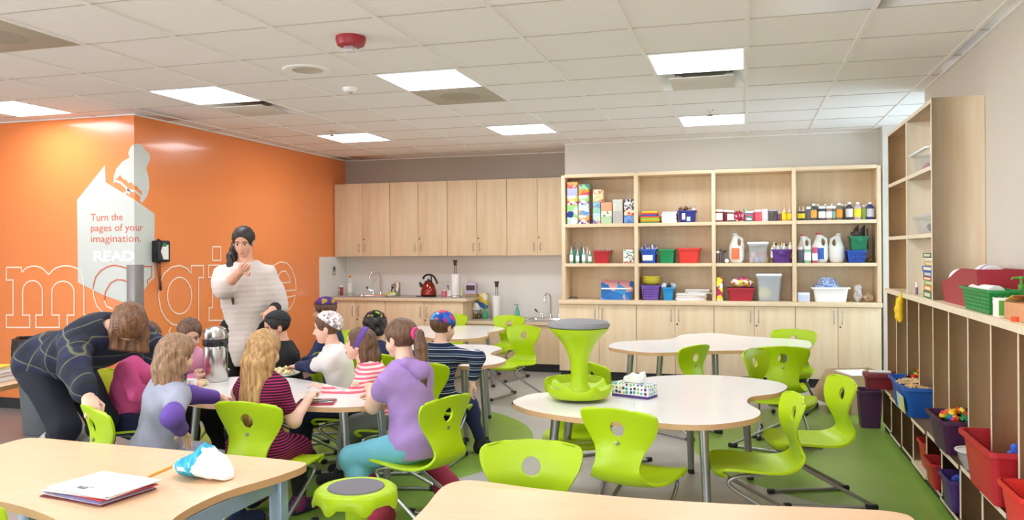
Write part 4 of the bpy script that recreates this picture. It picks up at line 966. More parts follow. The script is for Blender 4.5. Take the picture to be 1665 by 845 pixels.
person('boy in a black tee and plain black cap at the crowded table', (-3.16, 5.22), (-.72, -.69), 1.22, lean=10, head=(6, -12, 0), hands=(at(428, 590, z=.63), at(446, 592, z=.63)), feet=((-3.3, 5.0, 0), (-3.15, 4.95, 0)), skin='tan', top=FAB['black'], sleeve=.6, bottom=FAB['black'], leg=1.9, shoe=FAB['black'], hair='dark', style='short', cap=(mat('cap_black', '#1D1E23', .8), 22, 0, .12))
person('child in a navy top and purple patterned cap, farthest back beside the orange wall', (-3.24, 6.0), (-.93, -.36), 1.33, lean=6, head=(0, -6, 0), hands=((-3.5, 5.8, .55), (-3.5, 6.0, .55)), feet=((-3.7, 5.75, 0), (-3.75, 5.95, 0)), skin='tan', top=FAB['navy'], sleeve=1.8, bottom=FAB['navy'], leg=1.9, shoe=FAB['black'], hair='brown', style='short', cap=(FAB['cappurple'], 8, 0, .13))
K6S = person('girl with long wavy blonde hair and a maroon striped dress, back turned to us', (-2.48, 3.76), (.08, 1), 1.21, shoulder=.86, tl=.372, lean=6, head=(0, -8, 0), hands=(at(385, 640, z=.64), (-2.31, 3.99, .645)), poles=((-.8, -.3, -.7), (.3, -.4, -1)), feet=((-2.66, 4.0, .03), (-2.40, 4.04, 0)), fdir=((-.2, 1), (.3, 1)), skin='fair', top=FAB['maroon'], sleeve=.55, bottom=FAB['black'], leg=1.85, shoe=FAB['sneak'], hair='blonde', style='long', hairlen=1.55, skirt=(FAB['maroon'], 1.0), curl=(.7, .9))
person('girl in a pale pink top with brown hair tied back, looking down at her hands', (-3.78, 4.82), (.85, -.52), 1.22, lean=20, head=(-8, -20, 0), hands=(at(334, 607, z=.635), at(322, 612, z=.635)), feet=((-3.4, 4.75, 0), (-3.5, 4.6, 0)), skin='fair', top=FAB['pink'], sleeve=1.85, bottom=FAB['black'], leg=1.9, shoe=FAB['black'], hair='brown', style='tied', curl=(.9, .9))
person('child in a hot pink top with brown hair, mostly hidden behind the child in grey', (-3.80, 4.29), (.96, .2), 1.24, lean=18, head=(0, -14, 0), hands=((-3.42, 4.45, .63), (-3.40, 4.22, .63)), poles=((-.8, -.4, -.5), (.9, -1.2, -.4)), feet=((-3.25, 4.4, 0), (-3.25, 4.3, 0)), skin='fair', top=FAB['hotpink'], sleeve=1.85, bottom=FAB['navy'], leg=1.9, shoe=FAB['black'], hair='brown', style='tied')
person('child in a grey and lavender top, back turned, one purple sleeved arm hanging down', (-2.90, 3.50), (.49, .87), 1.24, lean=10, side=6, head=(12, -8, 0), hands=((-2.82, 3.98, .63), atd(298, 703, 4.05)), poles=((-.8, -.3, -.6), (.8, -.6, .2)), feet=((-2.85, 3.85, 0), (-2.6, 3.75, 0)), skin='fair', top=FAB['lav'], sleeve=.8, bottom=FAB['lav'], leg=1.8, shoe=FAB['navy'], hair='light', style='long', hem=.12, extra=sleeves(FAB['purple'], .74, 1.75, .013))
person('boy with dark curly hair and a green and black cap, seen from behind', (-2.72, 5.66), (-.2, 1), 1.10, lean=6, head=(0, -6, 0), hands=((-2.75, 6.1, .62), (-2.5, 6.1, .62)), feet=((-2.75, 5.95, 0), (-2.6, 5.95, 0)), skin='tan', top=FAB['navy'], sleeve=1.8, bottom=FAB['navy'], leg=1.9, shoe=FAB['black'], hair='dark', style='curly', cap=(FAB['capgreen'], -6, 0, .17))
person('boy in a navy striped jumper and blue patterned cap, back turned', (-2.08, 5.33), (.12, 1), 1.2, lean=6, side=2, head=(-25, -4, 0), hands=((-2.1, 5.8, .62), atd(768, 622, 5.55)), poles=((-.8, -.3, -.6), (1, -.2, .1)), feet=((-2.05, 5.6, 0), (-1.85, 5.6, 0)), skin='fair', top=FAB['nstripe'], sleeve=1.75, bottom=FAB['navy'], leg=1.9, shoe=FAB['black'], hair='brown', style='short', cap=(FAB['capblue'], -14, 0, -.02))
# --- the two adults
def sweater(e):
    k = e['k']; f = Field(e['lo']-.12, e['hi']+.12, .011); P, A, C, N, sp = e['P'], e['A'], e['C'], e['N'], e['sp']
    f.ell(P-V(0, 0, .05), (.112*k, .088*k, .13*k), .05); f.ell(A, (.104*k, .090*k, .15*k), .05); f.ell(C, (.104*k, .092*k, .125*k), .05)
    for i in (0, 1):
        S_, el, w_ = e['arms'][i]; m_ = el+(w_-el)*.30
        f.cap(S_, el, .046*k, .050*k, .06); f.cap(el-(el-S_)*.1, el+(w_-el)*(.05, .16)[i], .050*k, .046*k, .03); f.cap((S_*.45+el*.55), A+V((-1, 1)[i]*.05, 0, .02), .038*k, .06*k, .09)
    f.cap(P-V(0, 0, .10*k), P-V(0, 0, .13*k), .108*k, .104*k, .04); f.cut((0, 0, -1), P-V(0, 0, .175*k))
    f.cap(N+V(0, 0, .02), N+V(0, .03, .2), .045*k, .07*k, .02, 's')
    f.warp(lambda X, Y, Z: .0015*np.sin(Z*150+6*X)+.002*np.sin(40*X+15*Z)); one(f, 'sweater', FAB['sweater'], e['t'])
person('adult in a pale batwing jumper standing, one hand at a dark ponytail', (-3.80, 5.62), (.42, -.90), 1.63, hz=.86, child=False, lean=3, head=(-4, -16, 0), hands=(atd(441, 505, 6.25), atd(391, 441, 6.05)), poles=((-.15, -1, -.2), (.75, -.3, -1)),
       feet=((-3.72, 5.56, 0), (-3.92, 5.50, 0)), knee=((0, 1, 0), (0, 1, 0)), fdir=((.42, -.9), (.3, -.9)), skin='tan', top=FAB['black'], sleeve=1.8, sleeve2=1.45, bottom=FAB['black'], leg=1.95, shoe=FAB['black'], hair='dark', style='sidepony', extra=both(sweater, sleeves(FAB['black'], 1.0, 1.72, .006, (0,)), sleeves(FAB['black'], 1.08, 1.32, .005, (1,))), curl=(.4, 1.0), handup=((0, 0, 1), (0, -1, .3)), loose=-.002)
def boots(e):
    k = e['k']
    for i in (0, 1):
        h_, kn, an, fd = e['legs'][i]; q = an+(kn-an)*.62
        f = Field(np.minimum(an, q)-.2, np.maximum(an, q)+.2, .010); f.cap(an+(kn-an)*.36, q, .062*k, .062*k, .02); one(f, 'boot_cuff', FAB['fuzzy'], e['t'])
person('adult in a dark plaid shirt and navy trousers bending over, long hair hanging', (-4.02, 3.98), (.96, -.26), 1.78, hz=.79, child=False, lean=70, tl=.64, head=(-25, -58, 0), hands=((-3.1, 3.9, .62), (-3.18, 3.35, .735)), poles=((-.6, -.3, .6), (.6, -.5, .6)), feet=((-3.95, 4.14, 0), (-4.03, 3.9, 0)), knee=((0, 1, .2), (0, 1, .2)),
       skin='fair', top=FAB['plaid'], sleeve=1.8, bottom=mat('denim_dark', '#171B28', .85, noise=.2, scale=15), leg=1.9, shoe=FAB['leather'], boot=.45, hair='chest', style='long', extra=boots, loose=.028, curl=(.5, 1.2), hem=.05)
# ================================================================== wall graphics on the orange corner
def Wp(u, v):
    """pixel -> (distance along the unfolded orange wall from its corner, height)"""
    p = at(u, v, y=YC)
    if p.x <= XL: return (p.x-XL, p.z)
    p = at(u, v, x=XL); return (p.y-YC, p.z)
def fold(s, z, off): return (XL+s, YC-off, z) if s <= 0 else (XL+off, YC+s, z)
def decal(name, polys, m, off=.002, parent=None, tris=None, loc=None):
    """thin vinyl: outlines in unfolded wall coordinates, folded round the corner"""
    bm = bmesh.new()
    if tris:
        vs = [bm.verts.new((s, z, 0)) for s, z in tris[0]]
        for f in tris[1]:
            try: bm.faces.new([vs[i] for i in f])
            except ValueError: pass
    for poly in polys:
        f = bm.faces.new([bm.verts.new((s, z, 0)) for s, z in poly]); bmesh.ops.triangulate(bm, faces=[f])
    bmesh.ops.bisect_plane(bm, geom=bm.verts[:]+bm.edges[:]+bm.faces[:], plane_co=(0, 0, 0), plane_no=(1, 0, 0))
    lf = [f for f in bm.faces if f.calc_center_median().x < 0]
    ed = [e for e in bm.edges if abs(e.verts[0].co.x) < 1e-5 and abs(e.verts[1].co.x) < 1e-5]
    if ed and lf and len(lf) < len(bm.faces): bmesh.ops.split_edges(bm, edges=ed)
    for f in bm.faces:
        left = f.calc_center_median().x < 0
        for v in f.verts: v.tag = left
    for v in bm.verts:
        s, z = v.co.x, v.co.y; v.co = Vector((XL+s-(off if v.tag and s > -1e-5 else 0)*0, YC-off, z)) if v.tag else Vector((XL+off, YC+s-(off if s < 1e-5 else 0), z))
    me = bpy.data.meshes.new(name); bm.to_mesh(me); bm.free(); me.materials.append(m)
    o = bpy.data.objects.new(name, me); COL.objects.link(o)
    if parent: o.parent = parent
    return o
def ribbon(pts, w_, closed=False):
    P = [Vector(p) for p in pts]; n = len(P); vs = []; fs = []
    for i in range(n):
        a = P[(i-1) % n] if (i or closed) else P[i]; b = P[(i+1) % n] if (i < n-1 or closed) else P[i]
        d1 = (P[i]-a).normalized() if (P[i]-a).length > 1e-9 else None; d2 = (b-P[i]).normalized() if (b-P[i]).length > 1e-9 else None
        t = ((d1 or d2)+(d2 or d1)); t = t.normalized() if t.length > 1e-6 else (d1 or d2)
        q = Vector((-t.y, t.x)); c = max(.5, q.dot(Vector((-(d1 or d2).y, (d1 or d2).x)))); q = q*(w_/2/c); vs += [tuple(P[i]+q), tuple(P[i]-q)]
    for i in range(n if closed else n-1):
        j = (i+1) % n; fs.append((2*i, 2*i+1, 2*j+1, 2*j))
    return vs, fs
def strokes(name, lists, w_, m, off, parent=None):
    vs = []; fs = []
    for pts in lists:
        v, f = ribbon([Wp(*p) for p in pts], w_); o = len(vs); vs += v; fs += [tuple(i+o for i in q) for q in f]
    return decal(name, [], m, off, parent, (vs, fs))
VIN = mat('vinyl_white', '#CDD1CA', .45); VLINE = mat('vinyl_line', '#FBE6D2', .5); VRED = mat('vinyl_orange', '#D9603A', .5); VPURE = mat('vinyl_bright', '#FFFFFF', .4)
po = thing('wall_poster', 'white open book and peeking reader decal folded round the orange corner', 'wall decal')
book = [(125.5, 325), (171, 268.5), (172, 296), (217, 323.5), (251, 347.5), (251, 452), (244, 457), (232, 474), (217, 498), (203, 492), (167, 479), (127, 459)]
decal('book_shape', [[Wp(*p) for p in book]], VIN, .002, po)
def c1(x, y): return (x*.3787, 160+y*.3787)
head_ = [(487, 372), (489, 335), (500, 302), (525, 272), (556, 254), (551, 232), (562, 207), (586, 192), (608, 199), (624, 222), (640, 236), (644, 262), (632, 285), (627, 300), (638, 340), (640, 385), (630, 420), (609, 449), (603, 444), (611, 418), (606, 398), (596, 390), (588, 378), (575, 372), (566, 360), (552, 364), (544, 352), (528, 345), (516, 328), (508, 340), (498, 346), (494, 360)]
decal('reader_head', [[Wp(*c1(*p)) for p in head_]], VIN, .0022, po)
strokes('glasses', [[c1(*p) for p in q] for q in ([(490, 350), (520, 362), (548, 388), (545, 402), (533, 410)], [(548, 390), (556, 394)], [(556, 394), (580, 398), (607, 420), (603, 440)], [(556, 394), (553, 412)])], .022, VIN, .0024, po)
def text_decal(name, s, u0, u1, v0, v1, m, off, parent, bold=0):
    """a line of writing stretched between four pixels"""
    cu = bpy.data.curves.new('t', 'FONT'); cu.body = s; cu.size = 1; cu.offset = bold; cu.resolution_u = 3
    o = bpy.data.objects.new('t', cu); COL.objects.link(o); dg = bpy.context.evaluated_depsgraph_get(); dg.update(); me = bpy.data.meshes.new_from_object(o.evaluated_get(dg))
    bpy.data.objects.remove(o)
    xs = [v.co.x for v in me.vertices]; x0, x1 = min(xs), max(xs); a, b = Wp(u0, v1), Wp(u1, v1); top = Wp(u0, v0)[1]; capz = .69
    vs = [(a[0]+(v.co.x-x0)/(x1-x0)*(b[0]-a[0]), a[1]+v.co.y/capz*(top-a[1])+(b[1]-a[1])*0) for v in me.vertices]
    return decal(name, [], m, off, parent, (vs, [tuple(p.vertices) for p in me.polygons]))
text_decal('lettering', 'Turn the', 148, 200, 347.5, 359, VRED, .0035, po)
text_decal('lettering', 'pages of your', 148, 232, 364.5, 376, VRED, .0035, po)
text_decal('lettering', 'imagination.', 148, 229, 382, 393.6, VRED, .0035, po)
text_decal('lettering', 'READ', 153, 219, 408.5, 424, VPURE, .0035, po, .035)
def c8(x, y): return (100+x*.2402, 380+y*.2402)
def c2(x, y): return (x*.4795, 440+y*.4795)
def arc(cx, cy, rx, ry, a0, a1, n=16): return [(cx+rx*math.cos(math.radians(a0+(a1-a0)*k/n)), cy-ry*math.sin(math.radians(a0+(a1-a0)*k/n))) for k in range(n+1)]
wl = thing('wall_lettering', 'large outlined slab letters spelling magine low on the orange wall', 'wall decal')
m_out = [(11, 434.5), (35, 434.5), (36, 442)] + arc(56, 447, 20, 14.5, 160, 25) + [(80, 446)] + arc(108, 450, 27, 18, 155, 5) + [(137, 470), (137, 512), (148, 512), (148, 532), (110, 532), (110, 512), (121, 512), (121, 478)] + arc(103, 474, 18, 17, 0, 180) + [(85, 512), (97, 512), (97, 532), (59, 532), (59, 512), (69.5, 512), (69.5, 478)] + arc(53.5, 474, 16, 18, 0, 180) + [(37.5, 512), (49, 512), (49, 532), (11, 532), (11, 512), (22, 512), (22, 455), (11, 455), (11, 434.5)]
strokes('letter_outline', [m_out], .013, VLINE, .004, wl)
a_up = [(152, 470), (152.5, 463), (156, 450), (164, 440), (176, 433), (186, 431), (197, 433), (207, 436)]; a_in = [(170, 488), (172, 474), (180, 460), (190, 454.5), (200, 455), (207, 458)]
strokes('letter_outline', [a_up, a_in, [(222, 433), (246, 433), (246, 450), (239, 456), (239, 462)]], .012, VRED, .0045, wl)
strokes('letter_outline', [[(152, 470), (153, 482), (158, 497), (170, 510), (185, 514)], [(170, 488), (174, 498), (184, 502)]], .012, VLINE, .004, wl)
g_out = [c8(*p) for p in [(875, 270), (875, 215), (958, 215), (958, 296), (926, 296), (926, 585), (915, 640), (880, 690), (820, 715), (760, 700), (725, 660), (740, 630)]]
g_l = [c8(*p) for p in [(875, 270), (850, 236), (800, 213), (740, 226), (690, 270), (662, 340), (655, 420), (668, 510), (700, 570), (745, 610), (800, 625)]]
g_in = arc(*c8(797, 418), 82*.2402, 124*.2402, 0, 360, 28)
strokes('letter_outline', [g_out, g_l, g_in], .013, VLINE, .004, wl)
i_d = [c8(*p) for p in [(1020, 88), (1076, 88), (1076, 180), (1020, 180), (1020, 88)]]; i_s = [c8(*p) for p in [(992, 212), (1076, 212), (1076, 500), (1100, 500), (1100, 585), (996, 585), (996, 500), (1020, 500), (1020, 294), (992, 294), (992, 212)]]
n_s = [c8(*p) for p in [(1130, 212), (1190, 212), (1195, 245), (1240, 215), (1300, 225), (1330, 290), (1335, 500), (1365, 500), (1365, 585), (1265, 585), (1265, 500), (1285, 500), (1285, 330), (1255, 290), (1210, 320), (1205, 500), (1230, 500), (1230, 585), (1130, 585), (1130, 500), (1155, 500), (1155, 294), (1130, 294), (1130, 212)]]
e_o = [c8(*p) for p in [(1500, 388), (1586, 378), (1582, 310), (1560, 240), (1525, 198), (1480, 190), (1430, 215), (1400, 290), (1395, 370), (1415, 470), (1460, 525), (1500, 532), (1545, 505), (1572, 455), (1580, 416), (1528, 430), (1510, 458), (1485, 466), (1460, 440), (1450, 395), (1500, 388)]]; e_i = [c8(*p) for p in [(1452, 335), (1546, 328), (1540, 290), (1515, 252), (1485, 256), (1460, 290), (1452, 335)]]
strokes('letter_outline', [i_d, i_s], .013, VLINE, .004, wl); strokes('letter_outline', [n_s], .013, VLINE, .004, wl); strokes('letter_outline', [e_o, e_i], .013, VLINE, .004, wl)
# corner guard, telephone, bin, airpot
t = thing('corner_guard', 'grey metal guard wrapped round the orange wall corner below the poster', 'corner guard', (XL, YC, .1))
MB().box(-.085, .004, -.0095, -.0055, 0, 1.25, M['dark_guard'] if 'dark_guard' in M else mat('guard_metal', '#8B8683', .45, metal=.3), .001).box(.0055, .0095, -.0095, .10, 0, 1.25, mat('guard_metal', '#8B8683', .45, metal=.3), .001).build('angle_plate', t)
p0, p1 = at(246, 408, x=XL), at(270, 408, x=XL)
pz0, pz1 = at(258, 426, x=XL).z, at(258, 391, x=XL).z
t = thing('wall_telephone', 'black wall telephone with a coiled cord on the orange wall', 'telephone', (XL, p0.y, pz0)); w_ = p1.y-p0.y; h_ = pz1-pz0
MB().box(.001, .05, 0, w_, 0, h_, M['black'], .012).build('base', t)
MB().box(.0505, .052, w_*.30, w_*.85, h_*.12, h_*.80, M['paper']).box(.0505, .0525, w_*.33, w_*.72, h_*.72, h_*.88, M['green']).build('dial_card', t)
MB().tube([(.07, .0, h_*.98), (.10, .0, h_*.90), (.085, .0, h_*.5), (.10, .0, h_*.12), (.07, .0, h_*.02)], [.022, .028, .016, .028, .022], M['black'], 12).box(.03, .075, -.02, .02, h_*.35, h_*.62, M['black'], .006).build('handset', t)
cz = at(247, 472, x=XL).z-pz0; pts = []
for k in range(141):
    q = k/140; yy = .02+.03*math.sin(PI*q)*(1 if q < .5 else 1); zz = (cz*math.sin(PI*min(1, q*1.0))) if q < .5 else cz*math.sin(PI*q); pts.append((.045+.009*math.cos(q*2*PI*34), yy+.035*q+.009*math.sin(q*2*PI*34), zz+.0))
MB().tube(pts, .0035, M['black'], 5).build('coiled_cord', t)
p = at(80, 701, z=0); t = thing('trash_can', 'large grey round waste bin with a black liner behind the bending adult', 'waste bin', (p.x, p.y, 0))
gc = mat('bin_grey', '#6E7478', .5)
MB().lathe([(.17, 0), (.185, .02), (.235, .70), (.245, .72), (.245, .75), (.232, .75), (.225, .70), (.165, .03), (0, .03)], gc, n=36).build('barrel', t)
n = 48; vs = []; fs = []
for k, (r, z) in enumerate(((.262, .62), (.258, .70), (.252, .77), (.228, .775), (.215, .68), (.205, .40))):
    for i in range(n): a = 2*PI*i/n; q = .007*math.sin(9*a+k)+.006*math.sin(17*a); vs.append(((r+q)*math.cos(a), (r+q)*math.sin(a), z+q*(2 if k == 0 else .6)))
for k in range(5):
    for i in range(n): fs.append((k*n+i, k*n+(i+1) % n, (k+1)*n+(i+1) % n, (k+1)*n+i))
MB().add(vs, fs, mat('liner_black', '#161518', .3)).build('liner', t)
p = atd(351, 600, 5.5); t = thing('airpot', 'tall silver pump coffee pot at the far end of the crowded table', 'coffee pot', (-3.40, 4.68, .601))
MB().lathe([(.072, 0), (.078, .01), (.078, .225), (.07, .24), (0, .24)], mat('brushed_steel', '#C9C8C4', .25, metal=1), n=28).build('vessel', t)
MB().lathe([(.079, .235), (.082, .245), (.082, .275), (.079, .28), (0, .28)], M['black'], n=28).build('collar', t)
MB().lathe([(.078, .281), (.080, .31), (.07, .345), (.045, .36), (0, .362)], mat('brushed_steel', '#C9C8C4', .25, metal=1), n=28).build('pump_lid', t)
MB().tube([(.07, -.03, .262), (.11, -.045, .262), (.118, -.05, .23)], .012, M['black'], 8).build('spout', t)
# stack of books on the table at the left edge
for k, (c, hh_) in enumerate((('#C9C4BC', .030), ('#B98C86', .022), ('#E9E6E0', .026), ('#F2C81E', .014))):
    t = thing('book', ['grey bound book at the bottom of the stack on the left edge table', 'dusty pink book second from the bottom of the left edge stack', 'white paged book just under the yellow folder at the left edge', 'bright yellow folder topmost on the stack at the left edge'][k], 'book', (-4.60, 3.95, .661+sum((.030, .022, .026, .014)[:k])+.0005*k), .1+.06*k, 'books on the left edge table')
    MB().box(-.19, .17, -.12, .13, 0, .003, mat('cover_%d' % k, c, .6)).box(-.19, .17, -.12, .13, hh_-.003, hh_, mat('cover_%d' % k, c, .6)).box(-.19, -.187, -.12, .13, .003, hh_-.003, mat('cover_%d' % k, c, .6)).build('cover', t)
    MB().box(-.186, .165, -.116, .126, .0031, hh_-.0031, M['paper']).build('pages', t)
# ================================================================== things on the tables
ZA = ZT+.0008
def dots():
    m_ = bpy.data.materials.new('tissue_dots'); m_.use_nodes = True; nt = m_.node_tree; b = nt.nodes['Principled BSDF']; tc = nt.nodes.new('ShaderNodeTexCoord')
    vo = nt.nodes.new('ShaderNodeTexVoronoi'); vo.inputs['Scale'].default_value = 42; vo.inputs['Randomness'].default_value = .35; nt.links.new(tc.outputs['Object'], vo.inputs['Vector'])
    sp = nt.nodes.new('ShaderNodeSeparateColor'); nt.links.new(vo.outputs['Color'], sp.inputs[0]); rp = nt.nodes.new('ShaderNodeValToRGB'); rp.color_ramp.interpolation = 'CONSTANT'; e = rp.color_ramp.elements
    st = [(0, '#3AAFC0'), (.3, '#6B3B8C'), (.5, '#8FB85A'), (.68, '#2E3C7C'), (.85, '#D8CF4E')]
    while len(e) < 5: e.new(.5)
    for el, (p_, c) in zip(e, st): el.position = p_; el.color = lin(c)
    nt.links.new(sp.outputs[0], rp.inputs[0]); lt = nt.nodes.new('ShaderNodeMath'); lt.operation = 'LESS_THAN'; lt.inputs[1].default_value = .40; nt.links.new(vo.outputs['Distance'], lt.inputs[0])
    x = nt.nodes.new('ShaderNodeMix'); x.data_type = 'RGBA'; nt.links.new(lt.outputs[0], x.inputs[0]); x.inputs[6].default_value = lin('#F4F3F0'); nt.links.new(rp.outputs[0], x.inputs[7]); nt.links.new(x.outputs[2], b.inputs['Base Color']); return m_
a, b = at(995, 643, z=ZT), at(1065, 651, z=ZT); dv = b-a; rz = math.atan2(dv.y, dv.x); L_ = .235
t = thing('tissue_box', 'dotted tissue box with a white tissue pulled up, on a white table', 'tissue box', (a.x, a.y, ZA), rz)
MB().box(0, L_, 0, .115, .014, .078, dots(), .002).box(0, L_, 0, .115, 0, .0139, mat('tissue_purple', '#5B3C8E', .5)).build('carton', t)
MB().box(.06, L_-.06, .035, .08, .0782, .0788, M['clearp']).build('slot_film', t)
f = Field((0, -.02, .06), (L_, .14, .19), .004); f.ell((.10, .055, .09), (.055, .022, .035), .02); f.ell((.14, .06, .095), (.045, .018, .04), .02); f.cap((.15, .06, .10), (.185, .055, .145), .022, .010, .02); f.warp(lambda X, Y, Z: .004*np.sin(X*90+Z*60)+.003*np.sin(Y*120+X*40)); f.cut((0, 0, -1), (0, 0, .0792)); one(f, 'tissue', M['paper'], t)
# papers, pencil and snack bag on the near tan table
pa, pb = at(78, 801, z=ZT), at(250, 818, z=ZT)
pc = at(165, 800, z=ZT); base_rz = -.16
cols = ['#7A2E3A', '#F1EFEC', '#C98B4E', '#8D86B8', '#D94A4A', '#F1EFEC', '#F6F5F2', '#B9C3DC', '#F6F5F2', '#FFFFFF']
for k, c in enumerate(cols):
    t = MB(); w_, h_ = (.31, .225) if k < 6 else (.30, .22); th = .0035 if k in (0, 4) else .0022
    t.box(-w_/2, w_/2, -h_/2, h_/2, 0, th, mat('sheet_'+c[1:], c, .75, noise=.04, scale=20), .0006)
    o = t.build('paper_sheet'); o.location = (pc.x+random.uniform(-.012, .012)+(.02 if k > 6 else 0), pc.y+random.uniform(-.012, .012), ZA+.0038*k); o.rotation_euler = (0, 0, base_rz+random.uniform(-.09, .09))
    words = ['bottom dark red folder', 'white sheet just above the dark red folder', 'tan sheet low in the pile', 'lavender sheet in the pile', 'bright red folder in mid pile', 'white sheet just over the bright red folder', 'white sheet below the pale blue one', 'pale blue sheet near the top', 'white sheet right beneath the topmost page', 'topmost white page with a small grey drawing']
    tag(o, words[k]+', stacked on the near tan table', 'paper', 'papers on the near tan table')
    if k == len(cols)-1:
        d = MB(); d.tube([(-.05, -.07, th+.0006), (-.03, -.058, th+.0006), (-.012, -.066, th+.0006), (0, -.055, th+.0006), (.02, -.068, th+.0006)], .0016, mat('pencil_grey', '#77767C', .8), 5).box(-.045, -.005, -.085, -.068, th+.0002, th+.0008, mat('pencil_grey', '#77767C', .8)).build('drawing', o)
a, b = at(238, 776, z=ZT+.004), at(290, 754, z=ZT+.004); dv = b-a; t = thing('pencil', 'yellow pencil lying between the papers and the snack bag', 'pencil', (a.x, a.y, ZA+.0045), math.atan2(dv.y, dv.x))
MB().tube([(.015, 0, 0), (dv.length, 0, 0)], .0042, mat('pencil_yellow', '#E8A80E', .4), 6).build('shaft', t); MB().tube([(0, 0, 0), (.0149, 0, 0)], [.0008, .004], mat('pencil_wood', '#E2BE8B', .6), 6).build('tip', t)
p = at(331, 775, z=ZT); t = thing('snack_bag', 'crumpled blue and white snack bag on the near tan table', 'snack bag', (p.x, p.y, ZA), -.18)
bagm = bpy.data.materials.new('bag_print'); bagm.use_nodes = True; nt = bagm.node_tree; b = nt.nodes['Principled BSDF']; b.inputs['Roughness'].default_value = .35; tc = nt.nodes.new('ShaderNodeTexCoord'); sx = nt.nodes.new('ShaderNodeSeparateXYZ'); nt.links.new(tc.outputs['Object'], sx.inputs[0])
nz = nt.nodes.new('ShaderNodeTexNoise'); nz.inputs['Scale'].default_value = 14; nt.links.new(tc.outputs['Object'], nz.inputs['Vector']); ad = nt.nodes.new('ShaderNodeMath'); ad.operation = 'MULTIPLY_ADD'; nt.links.new(nz.outputs['Fac'], ad.inputs[0]); ad.inputs[1].default_value = .07; nt.links.new(sx.outputs[0], ad.inputs[2])
rp = nt.nodes.new('ShaderNodeValToRGB'); rp.color_ramp.interpolation = 'CONSTANT'; e = rp.color_ramp.elements; e.new(.5); e.new(.6)
mr = nt.nodes.new('ShaderNodeMapRange'); mr.inputs[1].default_value = -.11; mr.inputs[2].default_value = .15; nt.links.new(ad.outputs[0], mr.inputs[0])
for el, (q, c) in zip(e, ((0, '#F4F5F5'), (.19, '#22A7CB'), (.66, '#F6F6F5'), (.97, '#F6F6F5'))): el.position = q; el.color = lin(c)
nt.links.new(mr.outputs[0], rp.inputs[0]); nt.links.new(rp.outputs[0], b.inputs['Base Color'])
rb = random.Random(21); NR, NS = 15, 16; vs = []; fs = []
for a in range(NR+1):
    q = a/NR; w_ = .028+.050*math.sin(PI*min(1, max(0, q)))**.6; hgt_ = .006+.040*math.sin(PI*q)**.7; flat_ = min(1, 5*q, 5*(1-q))
    for c in range(NS):
        th = 2*PI*c/NS; d = rb.uniform(-.0045, .0045)*flat_
        pk = .038*math.exp(-((q-.56)/.10)**2)*max(0, math.sin(th))**3
        vs.append(((q-.5)*.255+d, (w_+d)*math.cos(th), max(.0008, hgt_+.004+(hgt_+d)*math.sin(th)+pk+.012*(1-q)*(flat_ < 1)*(q < .5))))
for a in range(NR):
    for c in range(NS): e_, g_ = a*NS+c, a*NS+(c+1) % NS; fs += [(e_, g_, g_+NS), (e_, g_+NS, e_+NS)]
fs.append(tuple(range(NS))); fs.append(tuple(range(NR*NS, NR*NS+NS)))
MB().add(vs, fs, bagm).build('pouch', t, angle=14)
q = MB()
for k in range(9): q.box(-.055+.0105*k, -.0475+.0105*k, -.0675, -.0615+.0, .036+.001*(k % 2), .050, M['paper'])
# lettering follows the curve of the bag front
for i_, vtx in enumerate(q.v): q.v[i_] = (vtx[0], -.074*math.sqrt(max(.05, 1-((vtx[2]-.044)/.046)**2))-.003+(.003 if vtx[1] > -.064 else 0), vtx[2])
q.build('print_marks', t)
# snacks and things on the crowded table
p = at(310, 640, z=ZT); t = thing('paper_cup', 'pink and white patterned paper cup near the front edge of the crowded table', 'cup', (p.x, p.y, ZA))
MB().lathe([(.026, 0), (.028, .003), (.036, .085), (.034, .087), (.026, .006), (0, .006)], ramp_mat('cup_print', 'VORONOI', [(0, '#F3E9E6'), (.7, '#DDA3A6')], .6, 60), n=24).build('wall', t)
MB().lathe([(.0365, .083), (.038, .086), (.0365, .089), (.035, .086), (.0365, .083)], M['paper'], n=24).build('rolled_rim', t)
bread = mat('bread', '#E8D5AC', .8, noise=.2, scale=40, bump=.4)
for k, (u, v, r, lb) in enumerate(((296, 634, .030, 'pale bread roll left of the paper cup'), (322, 628, .034, 'pale bread roll right of the paper cup'), (331, 626, .030, 'small pale bread roll farthest right of the paper cup'))):
    p = at(u, v, z=ZT); f = Field((-.07, -.06, -.01), (.07, .06, .06), .004); f.ell((0, 0, .018), (r*1.3, r, .022), .01); f.warp(lambda X, Y, Z: .002*np.sin(90*X)+.002*np.sin(80*Y)); f.cut((0, 0, -1), (0, 0, 0)); o = one(f, 'bread_roll', bread, None); o.location = (p.x, p.y, ZA); tag(o, lb, 'bread', 'bread rolls')
p = at(362, 614, z=ZT); t = thing('snack_bowl', 'small black and silver bowl in front of the girl in pale pink', 'bowl', (p.x, p.y, ZA))
MB().lathe([(.024, 0), (.028, .004), (.045, .035), (.048, .052), (.044, .052), (.026, .010), (0, .010)], M['black'], n=24).build('dish', t); MB().lathe([(.047, .050), (.0505, .0545), (.047, .058), (.0435, .0545), (.047, .050)], M['chrome'], n=24).build('metal_rim', t)
t = thing('water_bottle', 'clear pink tinted water bottle behind the blonde girl', 'bottle', (-2.86, 4.30, ZA))
MB().lathe([(.030, 0), (.034, .006), (.034, .13), (.014, .165), (.013, .175), (0, .175)], mat('bottle_pink', '#E9CBDB', .15, alpha=.75), n=20).build('flask', t); MB().lathe([(.016, .176), (.016, .205), (.0, .207)], M['paper'], n=16).build('cap', t)
p = at(458, 610, z=ZT); t = thing('snack_tray', 'white paper plate under the heap of pale snacks', 'plate', (p.x, p.y, ZA))
MB().lathe([(.09, 0), (.095, .002), (.125, .016), (.122, .018), (.09, .006), (0, .005)], M['paper'], n=32).build('plate', t)
